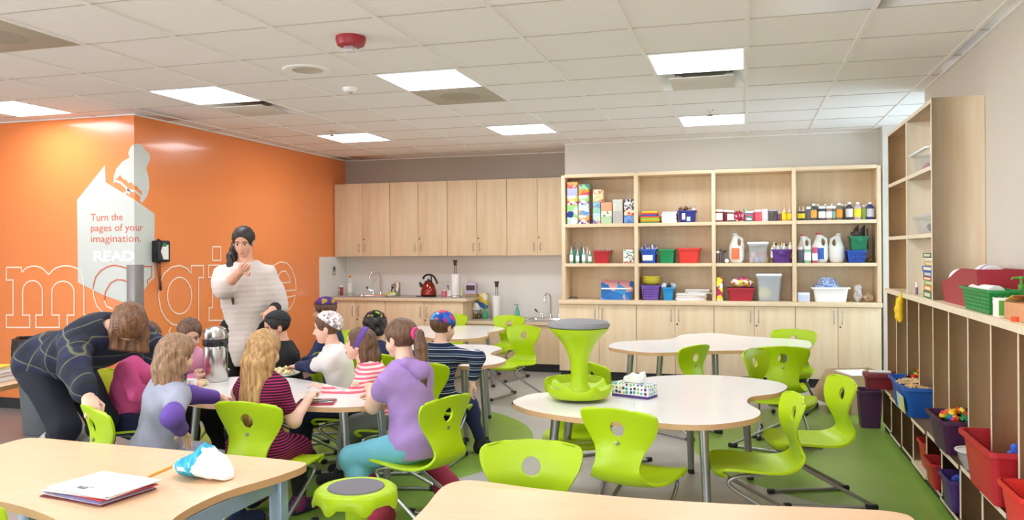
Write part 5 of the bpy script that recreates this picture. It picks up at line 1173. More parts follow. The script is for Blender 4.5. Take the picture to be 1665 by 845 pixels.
crisp = mat('crisp_pale', '#F0E3B4', .8, noise=.15, scale=60); rnd = random.Random(3)
PX = {}
for k in range(46):
    a = rnd.uniform(0, 2*PI); rr = .085*math.sqrt(rnd.random()); lay = max(0, .055*(1-rr/.1))*rnd.random(); s_ = rnd.choice((0, 1, 2))
    if s_ not in PX:
        g = MB(); pts = [(-.022+.0055*q, .004*math.sin(q*1.1+s_), .004*math.cos(q*.9+s_)) for q in range(9)]; g.tube(pts, [.005, .007, .008, .008, .0085, .008, .008, .007, .005], crisp, 7); PX[s_] = g.mesh('crisp')
    o = bpy.data.objects.new('crisp', PX[s_]); COL.objects.link(o); o.location = (p.x+rr*math.cos(a), p.y+rr*math.sin(a), ZA+.017+lay); o.rotation_euler = (rnd.uniform(-.4, .4), rnd.uniform(-.4, .4), rnd.uniform(0, 6.3)); tag(o, 'pale puffed crisp heaped on the plate near the white capped boy', 'snack', 'puffed crisps on the plate')
t = thing('candy_wrapper', 'crinkled red and white wrapper behind the heap of snacks', 'wrapper', (p.x-.06, p.y+.16, ZA)); f = Field((-.07, -.06, -.01), (.07, .06, .08), .004); f.ell((0, 0, .025), (.05, .035, .03), .01); f.warp(lambda X, Y, Z: .006*np.sin(80*X+50*Z)+.004*np.sin(90*Y)); f.cut((0, 0, -1), (0, 0, 0)); one(f, 'foil', ramp_mat('wrapper_print', 'VORONOI', [(0, '#EFE7E4'), (.6, '#D2414E'), (.8, '#9FB7C9')], .3, 40), t)
t = thing('tablet', 'dark tablet with a red edged case in front of the blonde girl', 'tablet', (-2.33, 4.12, ZA), .35)
MB().box(-.11, .10, -.07, .08, .0, .010, mat('case_red', '#C2304A', .5), .004).build('case', t); MB().box(-.105, .095, -.065, .075, .0102, .013, mat('screen_dark', '#26231F', .1), .001).build('screen', t)
p = at(772, 583, z=ZT); t = thing('toy_stick', 'small purple topped toy with a yellow stick on the middle white table', 'toy', (p.x, p.y, ZA), .1)
MB().tube([(-.10, 0, .012), (-.012, 0, .02)], .006, mat('stick_yellow', '#D9D46A', .5), 8).build('stick', t); MB().lathe([(0, -.03), (.018, -.024), (.022, 0), (.018, .022), (0, .028)], M['purple'], (0, 0, .031), 16).build('knob', t)
p = at(624, 575, z=ZT); t = thing('game_tray', 'flat green and white tray on the middle table behind the headband girl', 'tray', (p.x, p.y+.05, ZA), .05)
MB().taper(0, 0, 0, .035, .12, .08, .13, .09, mat('tray_green', '#9DB59A', .5), .005).build('tray', t); q = MB()
for k in range(7): q.box(-.11+.032*k, -.095+.032*k, -.06, .06, .008, .020, M['paper'], .002)
q.build('cards', t)
# ================================================================== small things: builders
def cm(c, rough=.45, **k): return mat('col_'+c.lstrip('#')+('_%d' % int(rough*100)), c, rough, **k)
def tub(label, x, y, z, w_, d_, h_, m, cat='bin', name='storage_bin', group=None, rz=0, tap=.84, handle=False, lid=None, wall=.006, rimw=.010):
    """open tapered tub standing at x, y (centre of its base)"""
    t = thing(name, label, cat, (x, y, z), rz, group)
    MB().taper(0, 0, 0, h_, w_/2*tap, d_/2*tap, w_/2, d_/2, m, wall, r=.10).build('tub', t)
    MB().rim(0, 0, h_, w_/2-.001, d_/2-.001, rimw, m, h=min(.02, h_*.12), cr=.10).build('rim', t)
    if handle: MB().box(-w_*.17, w_*.17, -d_/2*.97-.012, -d_/2*.97+.006, h_*.55, h_*.93, m, .004).build('handle', t)
    if lid:
        MB().taper(0, 0, h_+.001, h_+.022, w_/2+.012, d_/2+.012, w_/2+.006, d_/2+.006, lid, r=.12).build('lid', t)
    return t
def basket(label, x, y, z, w_, d_, h_, m, group=None, rz=0, nx=9, nz=4, name='mesh_basket'):
    """tapered basket with real openings in its sides"""
    t = thing(name, label, 'basket', (x, y, z), rz, group); b = MB(); tp = .84
    def P(u, k, s, zz):
        f = tp+(1-tp)*zz; a, c = w_/2*f, d_/2*f
        return {0: (u*a, -c), 1: (a, u*c), 2: (-u*a, c), 3: (-a, -u*c)}[k]+(zz*h_,)
    us_ = np.linspace(-1, 1, nx*2+1); zs = [.0, .18]+[.18+.56*q/(2*nz-1) for q in range(1, 2*nz)]+[1.0]
    for k in range(4):
        N = nx if k % 2 == 0 else max(3, int(nx*d_/w_)); us_ = np.linspace(-.96, .96, N*2+1); ul = [-1]+list(us_)+[1]
        for i in range(len(ul)-1):
            for j in range(len(zs)-1):
                if i % 2 == 0 and 0 < i < len(ul)-2 and j % 2 == 1 and 0 < j < len(zs)-2: continue
                q = [P(ul[i], k, 1, zs[j]), P(ul[i+1], k, 1, zs[j]), P(ul[i+1], k, 1, zs[j+1]), P(ul[i], k, 1, zs[j+1])]; b.add(q, [(0, 1, 2, 3)], m)
    f = tp; b.box(-w_/2*f, w_/2*f, -d_/2*f, d_/2*f, 0, .003, m)
    o = b.build('basket', t); so = o.modifiers.new('wall', 'SOLIDIFY'); so.thickness = .003; so.offset = -1
    MB().rim(0, 0, h_+.001, w_/2-.002, d_/2-.002, .012, m, h=.012, cr=.06).build('rim', t)
    return t
def bottle(label, x, y, z, r, h, body, capm, lab=None, cat='bottle', name='paint_bottle', group=None, kind='bottle', lo=.15, hi=.62):
    t = thing(name, label, cat, (x, y, z), random.uniform(-.2, .2), group)
    if kind == 'jar':
        MB().lathe([(r*.92, 0), (r, .004), (r, h*.78), (r*.93, h*.82), (0, h*.82)], body, n=18).build('jar', t); MB().lathe([(r*.98, h*.822), (r*.98, h*.98), (r*.93, h), (0, h)], capm, n=18).build('lid', t); hi = min(hi, .74)
    elif kind == 'squeeze':
        MB().lathe([(r*.9, 0), (r, .004), (r, h*.55), (r*.85, h*.64), (r*.4, h*.68), (0, h*.68)], body, n=16).build('flask', t); MB().lathe([(r*.45, h*.682), (r*.45, h*.74), (r*.2, h*.78), (r*.14, h), (0, h)], capm, n=12).build('nozzle', t); hi = min(hi, .52)
    else:
        MB().lathe([(r*.92, 0), (r, .005), (r, h*.66), (r*.82, h*.76), (r*.45, h*.84), (r*.42, h*.87), (0, h*.87)], body, n=18).build('flask', t); MB().lathe([(r*.5, h*.872), (r*.5, h*.985), (r*.46, h), (0, h)], capm, n=14).build('cap', t)
    if lab: MB().lathe([(r*1.004, h*lo), (r*1.02, h*lo), (r*1.02, h*hi), (r*1.004, h*hi)], lab, n=18).build('label', t)
    return t
def jug(label, x, y, z, w_, d_, h, body, capm, lab=None, side=1, rz=0, cat='jug'):
    t = thing('gallon_jug', label, cat, (x, y, z), rz, 'white gallon jugs'); f = Field((-w_*.6, -d_*.6, -.01), (w_*.6, d_*.6, h*1.05), .006); s = side
    f.ell((0, 0, h*.30), (w_*.52, d_*.52, h*.36), .03); f.cap((0, 0, .05), (0, 0, h*.5), w_*.44, w_*.43, .04); f.cap((-s*w_*.05, 0, h*.55), (-s*w_*.10, 0, h*.9), w_*.40, w_*.16, .03); f.cap((-s*w_*.10, 0, h*.86), (-s*w_*.10, 0, h*.95), w_*.15, w_*.15, .01)
    f.cap((s*w_*.10, 0, h*.90), (s*w_*.34, 0, h*.80), .016, .017, .015); f.cap((s*w_*.34, 0, h*.80), (s*w_*.43, 0, h*.52), .017, .02, .015); f.ell((s*w_*.20, 0, h*.68), (w_*.11, d_, h*.11), .02, op='s')
    f.cut((0, 0, -1), (0, 0, 0)); f.cut((0, 0, 1), (0, 0, h*.955)); o = one(f, 'jug', body, t)
    MB().lathe([(w_*.17, h*.956), (w_*.17, h*1.0), (w_*.15, h*1.01), (0, h*1.01)], capm, (-s*w_*.10, 0, 0), 16).build('cap', t)
    if lab: MB().box(-w_*.33, w_*.22, -d_*.56, -d_*.505, h*.12, h*.50, lab, .004).build('label', t)
    return t
def block(label, cat, name, x0, x1, y0, y1, z, h, m, group=None, front=None, rz=0, bev=.002):
    """a carton standing at z; front: a strip of another colour on the face turned to the room"""
    cx, cy = (x0+x1)/2, (y0+y1)/2; t = thing(name, label, cat, (cx, cy, z), rz, group); a, b = (x1-x0)/2, (y1-y0)/2
    MB().box(-a, a, -b, b, 0, h, m, bev).build('carton', t)
    if front: MB().box(-a*.86, a*.86, -b-.0012, -b-.0002, h*front[1], h*front[2], front[0]).build('printed_panel', t)
    return t
def pat(name, cols, scale=26):
    n = len(cols); return ramp_mat(name, 'VORONOI', [(.12+.76*i/n if i else 0, c) for i, c in enumerate(cols)], .6, scale)
def clump(label, cat, name, x, y, z, r, m, amp=.25, freq=60, sq=.02, group=None, part='bag'):
    """a crinkled bag or wad standing on z"""
    t = thing(name, label, cat, (x, y, z), 0, group); r = np.array(r); f = Field(-r*1.5, r*1.5+np.array([0, 0, r[2]]), max(.004, max(r)/22)); f.ell((0, 0, r[2]), r, .02)
    A = amp*min(r); f.warp(lambda X, Y, Z: A*(.5*np.sin(freq*X+.6*freq*Z)+.4*np.sin(freq*1.3*Y+freq*.7*X)+.3*np.sin(freq*.8*Z))); f.cut((0, 0, -1), (0, 0, .001)); one(f, part, m, t); return t
YS = 9.055                                                             # how far in from the shelf front things stand
def sx_(u, v, y=YS): return at(u, v, y=y).x
def box_on(u0, u1, v0, shelf, y=YS): return sx_(u0, v0, y), sx_(u1, v0, y), at((u0+u1)/2, v0, y=y).z-SHZ[shelf]
# ------------------------------------------------------------------ shelving, bay next to the sinks, top shelf: patterned cartons
P1 = dict(coral=pat('box_coral', ['#F0846A', '#F8D9C4', '#E85A6E', '#F6B65A']), peri=cm('#B9BFE6', .6), spots=pat('box_spots', ['#F7F0F2', '#F3E6EC', '#E25A6E', '#F0C64A']), navy=pat('box_navy', ['#FFFFFF', '#BFE0D8', '#2B3C8E', '#9AD07A'], 14),
          mint=pat('box_mint', ['#A9D8A8', '#A3CF9F', '#5E8F78']), coral2=pat('box_coral2', ['#E86A5C', '#F6E7D8', '#E0457E', '#F3A23A'], 30), floral=pat('box_floral', ['#F7F4F0', '#E9C6DA', '#8E7AC0', '#A9D27A']), blue=pat('box_blue', ['#CFE3F2', '#6FA3DB', '#F3B85E', '#F5F0EA'], 20), scal=pat('box_scal', ['#FBF3EA', '#F4C9A0', '#6C4CA0', '#F0A050']),
          rings=pat('box_rings', ['#F6EEE2', '#E6A27E', '#D9776A', '#E8D79A'], 34), aqua=pat('box_aqua', ['#8CCCC8', '#9AD6BE', '#E0685A', '#7EA7CC'], 18), mix=pat('box_mix', ['#BFD8E8', '#E6A3A0', '#7C6AB0', '#D7E8B8'], 24), peach=cm('#F2A57E', .6), leaf=pat('box_leaf', ['#F3F1DE', '#EDEFD2', '#7E9E6A'], 60), sage=cm('#B4CFA6', .6),
          pale=cm('#D6D6C8', .6), stripe=ramp_mat('box_stripe', 'WAVE', [(0, '#B9B8B4'), (.5, '#C9B4A6'), (.7, '#B4B6B6')], .6, 9), bw=pat('box_bw', ['#EDE9E6', '#6E6670', '#D6D0CE', '#4A4450'], 60), hot=pat('box_hot', ['#E9543C', '#F2B04A', '#D8307A', '#F6E1C8'], 34), denim=pat('box_denim', ['#5B84C4', '#4F76B8', '#7FA3D6'], 30))
boxes = [('coral patterned', 'coral', 922, 939, 296, 306), ('plain periwinkle', 'peri', 922, 939, 306, 318), ('red spotted white', 'spots', 922, 939, 318, 333), ('tall navy and white zigzag', 'navy', 922, 939, 333, 364),
         ('mint green', 'mint', 940.5, 958, 299, 308), ('orange and pink print', 'coral2', 940.5, 957, 308, 317), ('lilac flowered', 'floral', 940.5, 957, 317, 333), ('blue circle printed', 'blue', 940.5, 957, 333, 350), ('purple scalloped white', 'scal', 940.5, 957, 350, 364),
         ('red ring patterned', 'rings', 964, 980, 308, 328), ('aqua triangle printed', 'aqua', 964, 976, 328, 346), ('pale mixed print', 'mix', 964, 976, 346, 364), ('plain peach', 'peach', 977, 994.5, 328.5, 343), ('leaf sprigged cream', 'leaf', 977, 994.5, 343, 352), ('plain sage', 'sage', 977, 994.5, 352, 363.5),
         ('plain pale grey', 'pale', 996, 1012, 324, 343.5), ('grey striped', 'stripe', 996, 1012.5, 343.5, 363.5), ('black and white scribbled', 'bw', 1014.5, 1031, 323.5, 341), ('hot pink and orange', 'hot', 1014.5, 1031, 341, 350), ('denim blue', 'denim', 1014.5, 1031, 350, 363.5)]
colz = {}
for nm, k, u0, u1, v0, v1 in reversed(boxes):
    key = int(u0); x0, x1, ht_ = box_on(u0, u1, v0, 2); zb = colz.get(key, SHZ[2]); top = SHZ[2]+ht_
    if top <= zb+.01: top = zb+.03
    block(nm+' gift box stacked on the top shelf nearest the sinks', 'box', 'gift_box', x0+.0005, x1-.0005, YS, YS+.16, zb, top-zb-.0008, P1[k], 'patterned boxes on the top shelf'); colz[key] = top
# middle shelf of that bay: squeeze bottles, red bin, card
gcol = ['#8FB7A4', '#3F8E78', '#A9B9A2', '#2F6F78', '#9FC0A8', '#B9C2B4', '#5E9A72']
for k, (u, v0) in enumerate(((929, 401), (934, 394), (939, 404), (945, 394), (949, 402), (955, 401), (959, 406))):
    y = YS+(.02 if k % 2 == 0 else .10); x = sx_(u, 410, y)
    bottle(['pale green', 'deep green', 'grey green', 'dark teal', 'mint', 'greyish white', 'leaf green'][k]+' squeeze bottle left of the red bin, middle shelf', x, y, SHZ[1], .021, at(u, v0, y=y).z-SHZ[1], cm(gcol[k], .3), [M['white'], cm('#1F5A7A')][k in (1, 3)], M['paper'] if k % 2 == 0 else None, name='squeeze_bottle', group='squeeze bottles on the middle shelf', kind='squeeze')
def bin_on(label, u0, u1, v0, shelf, m, d_=.24, y=YS, **k):
    x0, x1, h_ = box_on(u0, u1, v0, shelf, y); return tub(label, (x0+x1)/2, y+d_/2, SHZ[shelf], x1-x0-.02, d_, h_, m, **k), ((x0+x1)/2, y+d_/2, SHZ[shelf]+h_, x1-x0-.02, d_)
_, b = bin_on('small red bin on the middle shelf of the bay nearest the sinks', 963, 992, 407, 1, M['red'], group='shelf bins')
for k, (dx, c) in enumerate(((-.05, '#D9A0A0'), (.0, '#8C6A50'), (.05, '#E6E0D8'), (.08, '#3E9A58'))):
    bottle(['pink', 'brown', 'white', 'green'][k]+' capped glue bottle standing in the small red bin', b[0]+dx, b[1]-.02, SHZ[1]+.012, .014, b[2]-SHZ[1]+.03-.012*(k == 1), cm(c, .35), M['white'], name='glue_bottle', group='bottles in the red bin', kind='squeeze')
x0, x1, h_ = box_on(1013.5, 1031, 405.5, 1); block('white card box with scribbled drawings on the middle shelf', 'box', 'card_box', x0, x1-.004, YS, YS+.06, SHZ[1], h_, pat('box_scribble', ['#F6F4F1', '#F3F1EE', '#F4F2EF', '#F6F4F1', '#B9707A', '#5E9E7E'], 70), front=(pat('box_strip', ['#D25A62', '#5FA88A']), .0, .08))
# bottom shelf: blue printed bag, thin tray
x0, x1, h_ = box_on(974, 1031, 454, 0); t = thing('printed_sack', 'flat blue sack printed with pale shapes leaning on the ledge', 'sack', (x0, YS+.03, SHZ[0])); w_ = x1-x0-.02
vs = []; fs = []; nx, nz_ = 18, 10
for side in (0, 1):
    for j in range(nz_+1):
        for i in range(nx+1):
            q, r = i/nx, j/nz_; e = min(1, 4*min(q, 1-q))*min(1, 4*min(r, 1-r)); vs.append((q*w_+.03*(1-r)*(.5-q), (-1 if side == 0 else 1)*(.004+.016*e)+.10*r+.004*math.sin(9*q+5*r), r*h_-.03*q*r))
for side in (0, 1):
    o = side*(nx+1)*(nz_+1)
    for j in range(nz_):
        for i in range(nx): a = o+j*(nx+1)+i; fs.append((a, a+1, a+nx+2, a+nx+1) if side == 0 else (a, a+nx+1, a+nx+2, a+1))
N_ = (nx+1)*(nz_+1); rim_ = [i for i in range(nx+1)]+[j*(nx+1)+nx for j in range(1, nz_+1)]+[nz_*(nx+1)+i for i in range(nx-1, -1, -1)]+[j*(nx+1) for j in range(nz_-1, 0, -1)]
for i in range(len(rim_)): a, c = rim_[i], rim_[(i+1) % len(rim_)]; fs.append((a, a+N_, c+N_, c))
MB().add(vs, fs, pat('sack_print', ['#2D6FB6', '#2B78BE', '#3C8CCB', '#2A66AA', '#9CC7E0', '#D99A9A'], 11)).build('sack', t, weld=False)
MB().box(.015, w_-.02, .028, .031, h_*.50, h_*.57, M['paper']).build('white_band', t)
x0, x1, _h = box_on(926, 936, 486, 0); t = thing('hole_punch', 'small grey metal clip lying at the left of the bottom shelf', 'clip', ((x0+x1)/2, YS+.05, SHZ[0])); MB().box(-.06, .05, -.02, .02, 0, .008, M['steel'], .003).build('base_plate', t); MB().tube([(-.05, 0, .012), (0, 0, .024), (.04, 0, .018)], .006, M['dark_steel'], 8).build('lever', t)
# ------------------------------------------------------------------ second bay
z = SHZ[2]
for k, c in enumerate(('#2E8F3C', '#F28C1E', '#A9C83A', '#8FBF2A', '#E8442E', '#2B50A8', '#E03C30', '#F2C81E')):
    x0, x1 = sx_(1041+(k > 4)*2, 355), sx_(1072-(k > 4)*4, 355); h_ = .014 if k < 5 else .018
    block(['green', 'orange', 'pale green', 'lime', 'red', 'blue', 'scarlet', 'yellow'][k]+' folder in the rainbow stack on the top shelf', 'folder', 'folder', x0, x1, YS, YS+.22, z, h_, cm(c, .6), 'rainbow folders on the top shelf', rz=random.uniform(-.05, .05), bev=.0015); z += h_+.0006
z = SHZ[2]
for k in range(5):
    x0, x1 = sx_(1076, 355), sx_(1100, 355); t = thing('workbook', ['undermost', 'second from the bottom', 'middle', 'second from the top', 'uppermost'][k]+' white workbook in the pile beside the rainbow folders', 'book', ((x0+x1)/2+random.uniform(-.005, .005), YS+.11, z), random.uniform(-.06, .06), 'white workbooks on the top shelf')
    MB().box((x0-x1)/2, (x1-x0)/2, -.10, .10, 0, .0215, M['paper'], .003).build('pages', t); MB().box((x0-x1)/2-.001, (x1-x0)/2, -.102, .10, .0217, .0238, cm('#D8DADC', .5)).build('cover', t); z += .0243
_, b = bin_on('navy bin with a small sticker, holding a pile of seashell bits, top shelf', 1101, 1132, 342, 2, M['navyb'], group='shelf bins'); MB().box(-.05, -.015, -.126, -.1235, .03, .10, M['paper']).box(.0, .04, -.1268, -.1235, .012, .06, cm('#BFD4DA', .6)).build('sticker', _)
rnd = random.Random(5)
for k in range(16):
    c = ('#B8A48E', '#8E6E50', '#D9CFC2', '#6E5A46')[k % 4]; o = MB().ball((0, 0, 0), (rnd.uniform(.015, .03), rnd.uniform(.014, .024), rnd.uniform(.012, .02)), cm(c, .7), seg=9, ring=6).build('seashell'); o.location = (b[0]+rnd.uniform(-.08, .08), b[1]+rnd.uniform(-.08, .06), b[2]-.004+rnd.uniform(0, .04)); o.rotation_euler = (rnd.uniform(0, 3), rnd.uniform(0, 3), 0)
    tag(o, ['beige', 'brown', 'cream', 'dark brown'][k % 4]+' shell heaped in the navy bin on the top shelf', 'shell', 'shells in the navy bin')
_, b = bin_on('royal blue bin with a white label, filled with glue sticks, middle shelf', 1040, 1067.5, 404.5, 1, M['blue'], group='shelf bins'); MB().box(-.06, .05, -.1275, -.1240, .03, .09, M['paper'], .001).build('label', _)
for k in range(9):
    t = thing('glue_stick', 'white glue stick poking out of the royal blue bin', 'glue stick', (b[0]-.075+.019*k, b[1]-.04+.03*(k % 3), b[2]-.06), 0, 'glue sticks in the royal blue bin'); h_ = .08+.012*((k*5) % 4)
    MB().lathe([(.010, 0), (.010, h_*.62), (0, h_*.62)], M['white'], n=12).build('tube', t); MB().lathe([(.0105, h_*.63), (.0105, h_), (0, h_)], cm(('#E9E6E2', '#7A6AA8')[k % 2]), n=12).build('cap', t)
bin_on('empty looking dark green bin in the middle of the second bay', 1070, 1098, 405, 1, M['green'], group='shelf bins'); bin_on('wide bright red bin on the middle shelf of the second bay', 1100, 1139, 403, 1, M['redor'], group='shelf bins')
x0, x1, h_ = box_on(1041, 1073, 464, 0); basket('violet mesh basket with stacked yellow bowls on it, bottom shelf', (x0+x1)/2, YS+.13, SHZ[0], x1-x0-.02, .24, h_, M['lilac'])
zb = SHZ[0]+h_+.004
for k in range(3):
    t = thing('bowl', ['undermost', 'middle', 'uppermost'][k]+' yellow bowl stacked on the violet basket', 'bowl', ((x0+x1)/2-.002, YS+.13, zb+.026*k), 0, 'yellow bowls on the violet basket'); r = .098+.003*k
    MB().lathe([(r*.6, 0), (r*.92, .022), (r, .040), (r*.97, .041), (r*.88, .024), (r*.55, .004), (0, .004)], cm('#E8D84A', .4), n=28).build('dish', t); MB().lathe([(r*.985, .037), (r*1.03, .039), (r*1.03, .043), (r*.985, .043), (r*.985, .037)], cm('#E8D84A', .4), n=28).build('rim', t)
_, b = bin_on('sky blue bin stuffed with crumpled papers, bottom shelf', 1076, 1096, 467, 0, M['teal'], group='shelf bins')
for k in range(5): clump('crumpled paper sticking out of the sky blue bin', 'paper', 'crumpled_paper', b[0]-.05+.026*k, b[1]-.03+.03*(k % 2), b[2]-.03, (.026, .03, .034), [M['paper'], cm('#B9C8D6', .7), cm('#3A4250', .7)][k % 3], .35, 90, group='papers in the sky blue bin', part='sheet')
for k in range(11):
    x0, x1 = (sx_(1096, 480), sx_(1150, 480)) if k < 7 else (sx_(1113, 480), sx_(1157, 480)); th = .010 if k < 7 else .009; y = YS+.10
    o = MB().box((x0-x1)/2*.9, (x1-x0)/2*.9, -.09, .10, 0, th, cm(('#F4F2EE', '#F4F2EE', '#E6D5E2', '#F1EEEA', '#DDD8D2', '#F4F2EE', '#F6F5F2', '#F6F4F0', '#F3F1ED', '#C9B8A8', '#F6F5F3')[k], .7), .001).build('paper_stack'); o.location = ((x0+x1)/2+random.uniform(-.02, .02), y, SHZ[0]+.0108*k); o.rotation_euler = (0, 0, random.uniform(-.12, .12))
    tag(o, ['lowest', 'second lowest', 'third lowest, lilac tinted', 'fourth lowest', 'fifth lowest, greyish', 'sixth', 'seventh', 'fourth from the top', 'third from the top', 'tan', 'uppermost'][k]+' ream of paper in the loose pile on the bottom shelf', 'paper', 'paper pile on the bottom shelf')
# ------------------------------------------------------------------ third bay, top: jars
J = [(1169, 340.5, '#8E2A30', 'jar', '#EFEDEA', 'dark red'), (1180, 341, '#7A2330', 'jar', '#EFEDEA', 'maroon'), (1188, 342, '#5E2636', 'jar', '#E9E6E2', 'wine coloured'), (1219, 343, '#3E7FA8', 'jar', '#F2F0EC', 'rainbow labelled'), (1232.5, 341, '#E0565E', 'jar', '#F3DFE0', 'coral red'), (1244, 340, '#F3DCE0', 'jar', '#F6F0F0', 'pale pink'), (1257, 340, '#4E4A46', 'jar', '#B9B4AE', 'dark grey'), (1267.5, 341, '#8E4A70', 'squeeze', '#E6D9DE', 'mauve'), (1275, 337, '#E8D21A', 'squeeze', '#F4F2EE', 'yellow'), (1284, 337, '#C79A6A', 'squeeze', '#F4F2EE', 'tan and yellow')]
for k, (u, v0, c, kd, cc, nm) in enumerate(J):
    y = YS+.04+(.05 if k in (1,) else 0); r = (.040, .036, .036, .047, .040, .038, .047, .024, .027, .027)[k]; x = sx_(u, 352, y)
    lab = {0: M['paper'], 2: M['paper'], 3: pat('jar_rainbow', ['#D8436A', '#F2EEEA', '#3A76B8', '#3FA070'], 30), 8: cm('#F6E31E'), 9: cm('#F1D422')}.get(k)
    bottle(nm+' craft container in the row on the third bay top shelf', x, y, SHZ[2], r, at(u, v0, y=y).z-SHZ[2], cm(c, .3), cm(cc), lab, 'jar', 'craft_jar' if kd == 'jar' else 'squeeze_bottle', 'containers on the third bay top shelf', kd, .12, .70)
clump('clear bag of red bits knotted at the top, between the jars', 'bag', 'plastic_bag', sx_(1201, 350), YS+.08, SHZ[2], (.070, .055, .055), ramp_mat('bag_red_bits', 'VORONOI', [(0, '#B4324E'), (.4, '#E6C8CE'), (.7, '#8E2440')], .3, 55), .25, 70)
clump('small clear bag of green and white bits on top of the rainbow labelled jar', 'bag', 'plastic_bag', sx_(1214, 343), YS+.14, SHZ[2], (.035, .035, .075), mat('bag_green_bits', '#C4CDB4', .3, col2='#8A9A62', scale=40), .3, 90)
# middle shelf
for k, (dx, dy, h_, c) in enumerate(((-.02, 0, .13, '#6E5A54'), (.012, .03, .15, '#8C8078'), (.035, -.01, .12, '#5A4A48'), (.055, .04, .135, '#A08E80'))):
    bottle(['dark brown', 'grey', 'dusky brown', 'tan'][k]+' shaker jar of glitter at the left of the third bay', sx_(1170, 415)+dx, YS+.05+dy, SHZ[1], .017, h_, cm(c, .3), M['paper'] if k == 0 else cm('#4A4040'), None, 'jar', 'glitter_shaker', 'glitter shakers', 'jar')
t = thing('foam_ball', 'small white foam ball beside the jug in a bag', 'ball', (sx_(1181.5, 421), YS+.03, SHZ[1])); MB().ball((0, 0, .023), .023, M['paper']).build('ball', t)
x0, x1, h_ = box_on(1185, 1209, 379, 1); jug('white jug in a clear bag, with an orange label, third bay', (x0+x1)/2, YS+.11, SHZ[1], x1-x0, .15, h_, M['milk'], M['white'], cm('#E9764A', .5), side=1)
clump('loose clear bag slumped between the jug and the see-through box', 'bag', 'plastic_bag', sx_(1212, 415), YS+.20, SHZ[1], (.045, .04, .06), M['clearp'], .3, 80)
x0, x1, h_ = box_on(1215, 1250, 393, 1); tb_ = tub('see-through box with a white lid, holding coloured dough pots', (x0+x1)/2, YS+.14, SHZ[1], x1-x0-.02, .24, h_-.022, M['clearp'], 'box', 'storage_box', lid=M['white'], tap=.88)
for k, (dx, dz, c, nm) in enumerate(((-.07, 0, '#C98F8A', 'dusty pink'), (-.01, 0, '#9A82B8', 'violet'), (.045, 0, '#7E8CB8', 'blue grey'), (.09, 0, '#B08A4E', 'mustard'), (.045, .058, '#D96A5E', 'coral'), (-.045, .058, '#E9B0B4', 'pale pink'))):
    t = thing('dough_pot', nm+' dough pot inside the see-through box', 'pot', ((x0+x1)/2+dx, YS+.08+(.012 if dz else 0), SHZ[1]+.0068+dz), 0, 'dough pots'); MB().lathe([(.022, 0), (.025, .045), (0, .045)], cm(c), n=16).build('pot', t); MB().lathe([(.026, .0455), (.026, .056), (0, .056)], cm(c), n=16).build('lid', t)
_, b = bin_on('purple bin heaped with white bottles, third bay middle shelf', 1254, 1289, 405, 1, M['purple'], group='shelf bins', handle=True)
for k in range(10):
    bottle('small white bottle with a %s cap heaped in the purple bin' % ('yellow', 'white', 'black', 'yellow', 'white')[k % 5], b[0]-.095+.02*k, b[1]-.05+.035*(k % 3), b[2]-.09, .018, .13+.012*((k*3) % 4), M['white'], [cm('#F0C81E'), M['white'], M['black']][(0, 1, 2, 0, 1)[k % 5]], None, name='glue_bottle', group='white bottles in the purple bin', kind='bottle')
# bottom shelf
x0, x1, h_ = box_on(1165, 1175, 451, 0); block('upright yellow and purple game box at the left of the third bay ledge', 'box', 'game_box', x0, x1, YS-.02, YS+.2, SHZ[0], h_, pat('box_game', ['#F2E23A', '#7A3CA0', '#F5F0EA', '#C43C5E'], 22))
_, b = bin_on('red bin topped with a bag of wrapped sweets, bottom shelf', 1181, 1228, 468, 0, cm('#B02432'), group='shelf bins'); clump('clear bag of bright wrapped sweets lying on the red bin', 'bag', 'sweets_bag', b[0]+.01, b[1]-.02, b[2]-.002, (.13, .095, .055), pat('sweets', ['#F2E9E2', '#E0559A', '#F0A23A', '#7A4CB0', '#D9404A', '#F0D23A'], 34), .18, 55)
x0, x1, h_ = box_on(1229, 1272, 445, 0); tub('tall clear tub with a white clip lid on the ledge, third bay', (x0+x1)/2, YS+.13, SHZ[0], x1-x0-.02, .25, h_-.02, M['frost'], 'tub', 'lidded_tub', lid=M['white'], tap=.86)
t = thing('yellow_disc', 'round yellow plate standing inside the tall clear tub', 'plate', ((x0+x1)/2-.045, YS+.055, SHZ[0]+.022)); MB().lathe([(0, 0), (.062, 0), (.066, .004), (.062, .008), (0, .007)], cm('#E8DC5A', .4), n=28, T=Matrix.Translation((0, 0, .067)) @ Matrix.Rotation(PI/2, 4, 'X')).build('plate', t)
for k, (dx, w_, h2, c, nm) in enumerate(((.0, .05, .19, '#4A4E78', 'navy'), (.055, .035, .22, '#8E5A6E', 'plum'), (.09, .02, .17, '#4A88C8', 'blue'), (-.07, .03, .2, '#B9A0A6', 'rosy'))): block(nm+' booklet standing inside the tall clear tub', 'book', 'booklet', (x0+x1)/2+dx-w_/2+.005, (x0+x1)/2+dx+w_/2-.005, YS+.075, YS+.17, SHZ[0]+.008, h2, cm(c, .6), 'booklets in the tall tub')
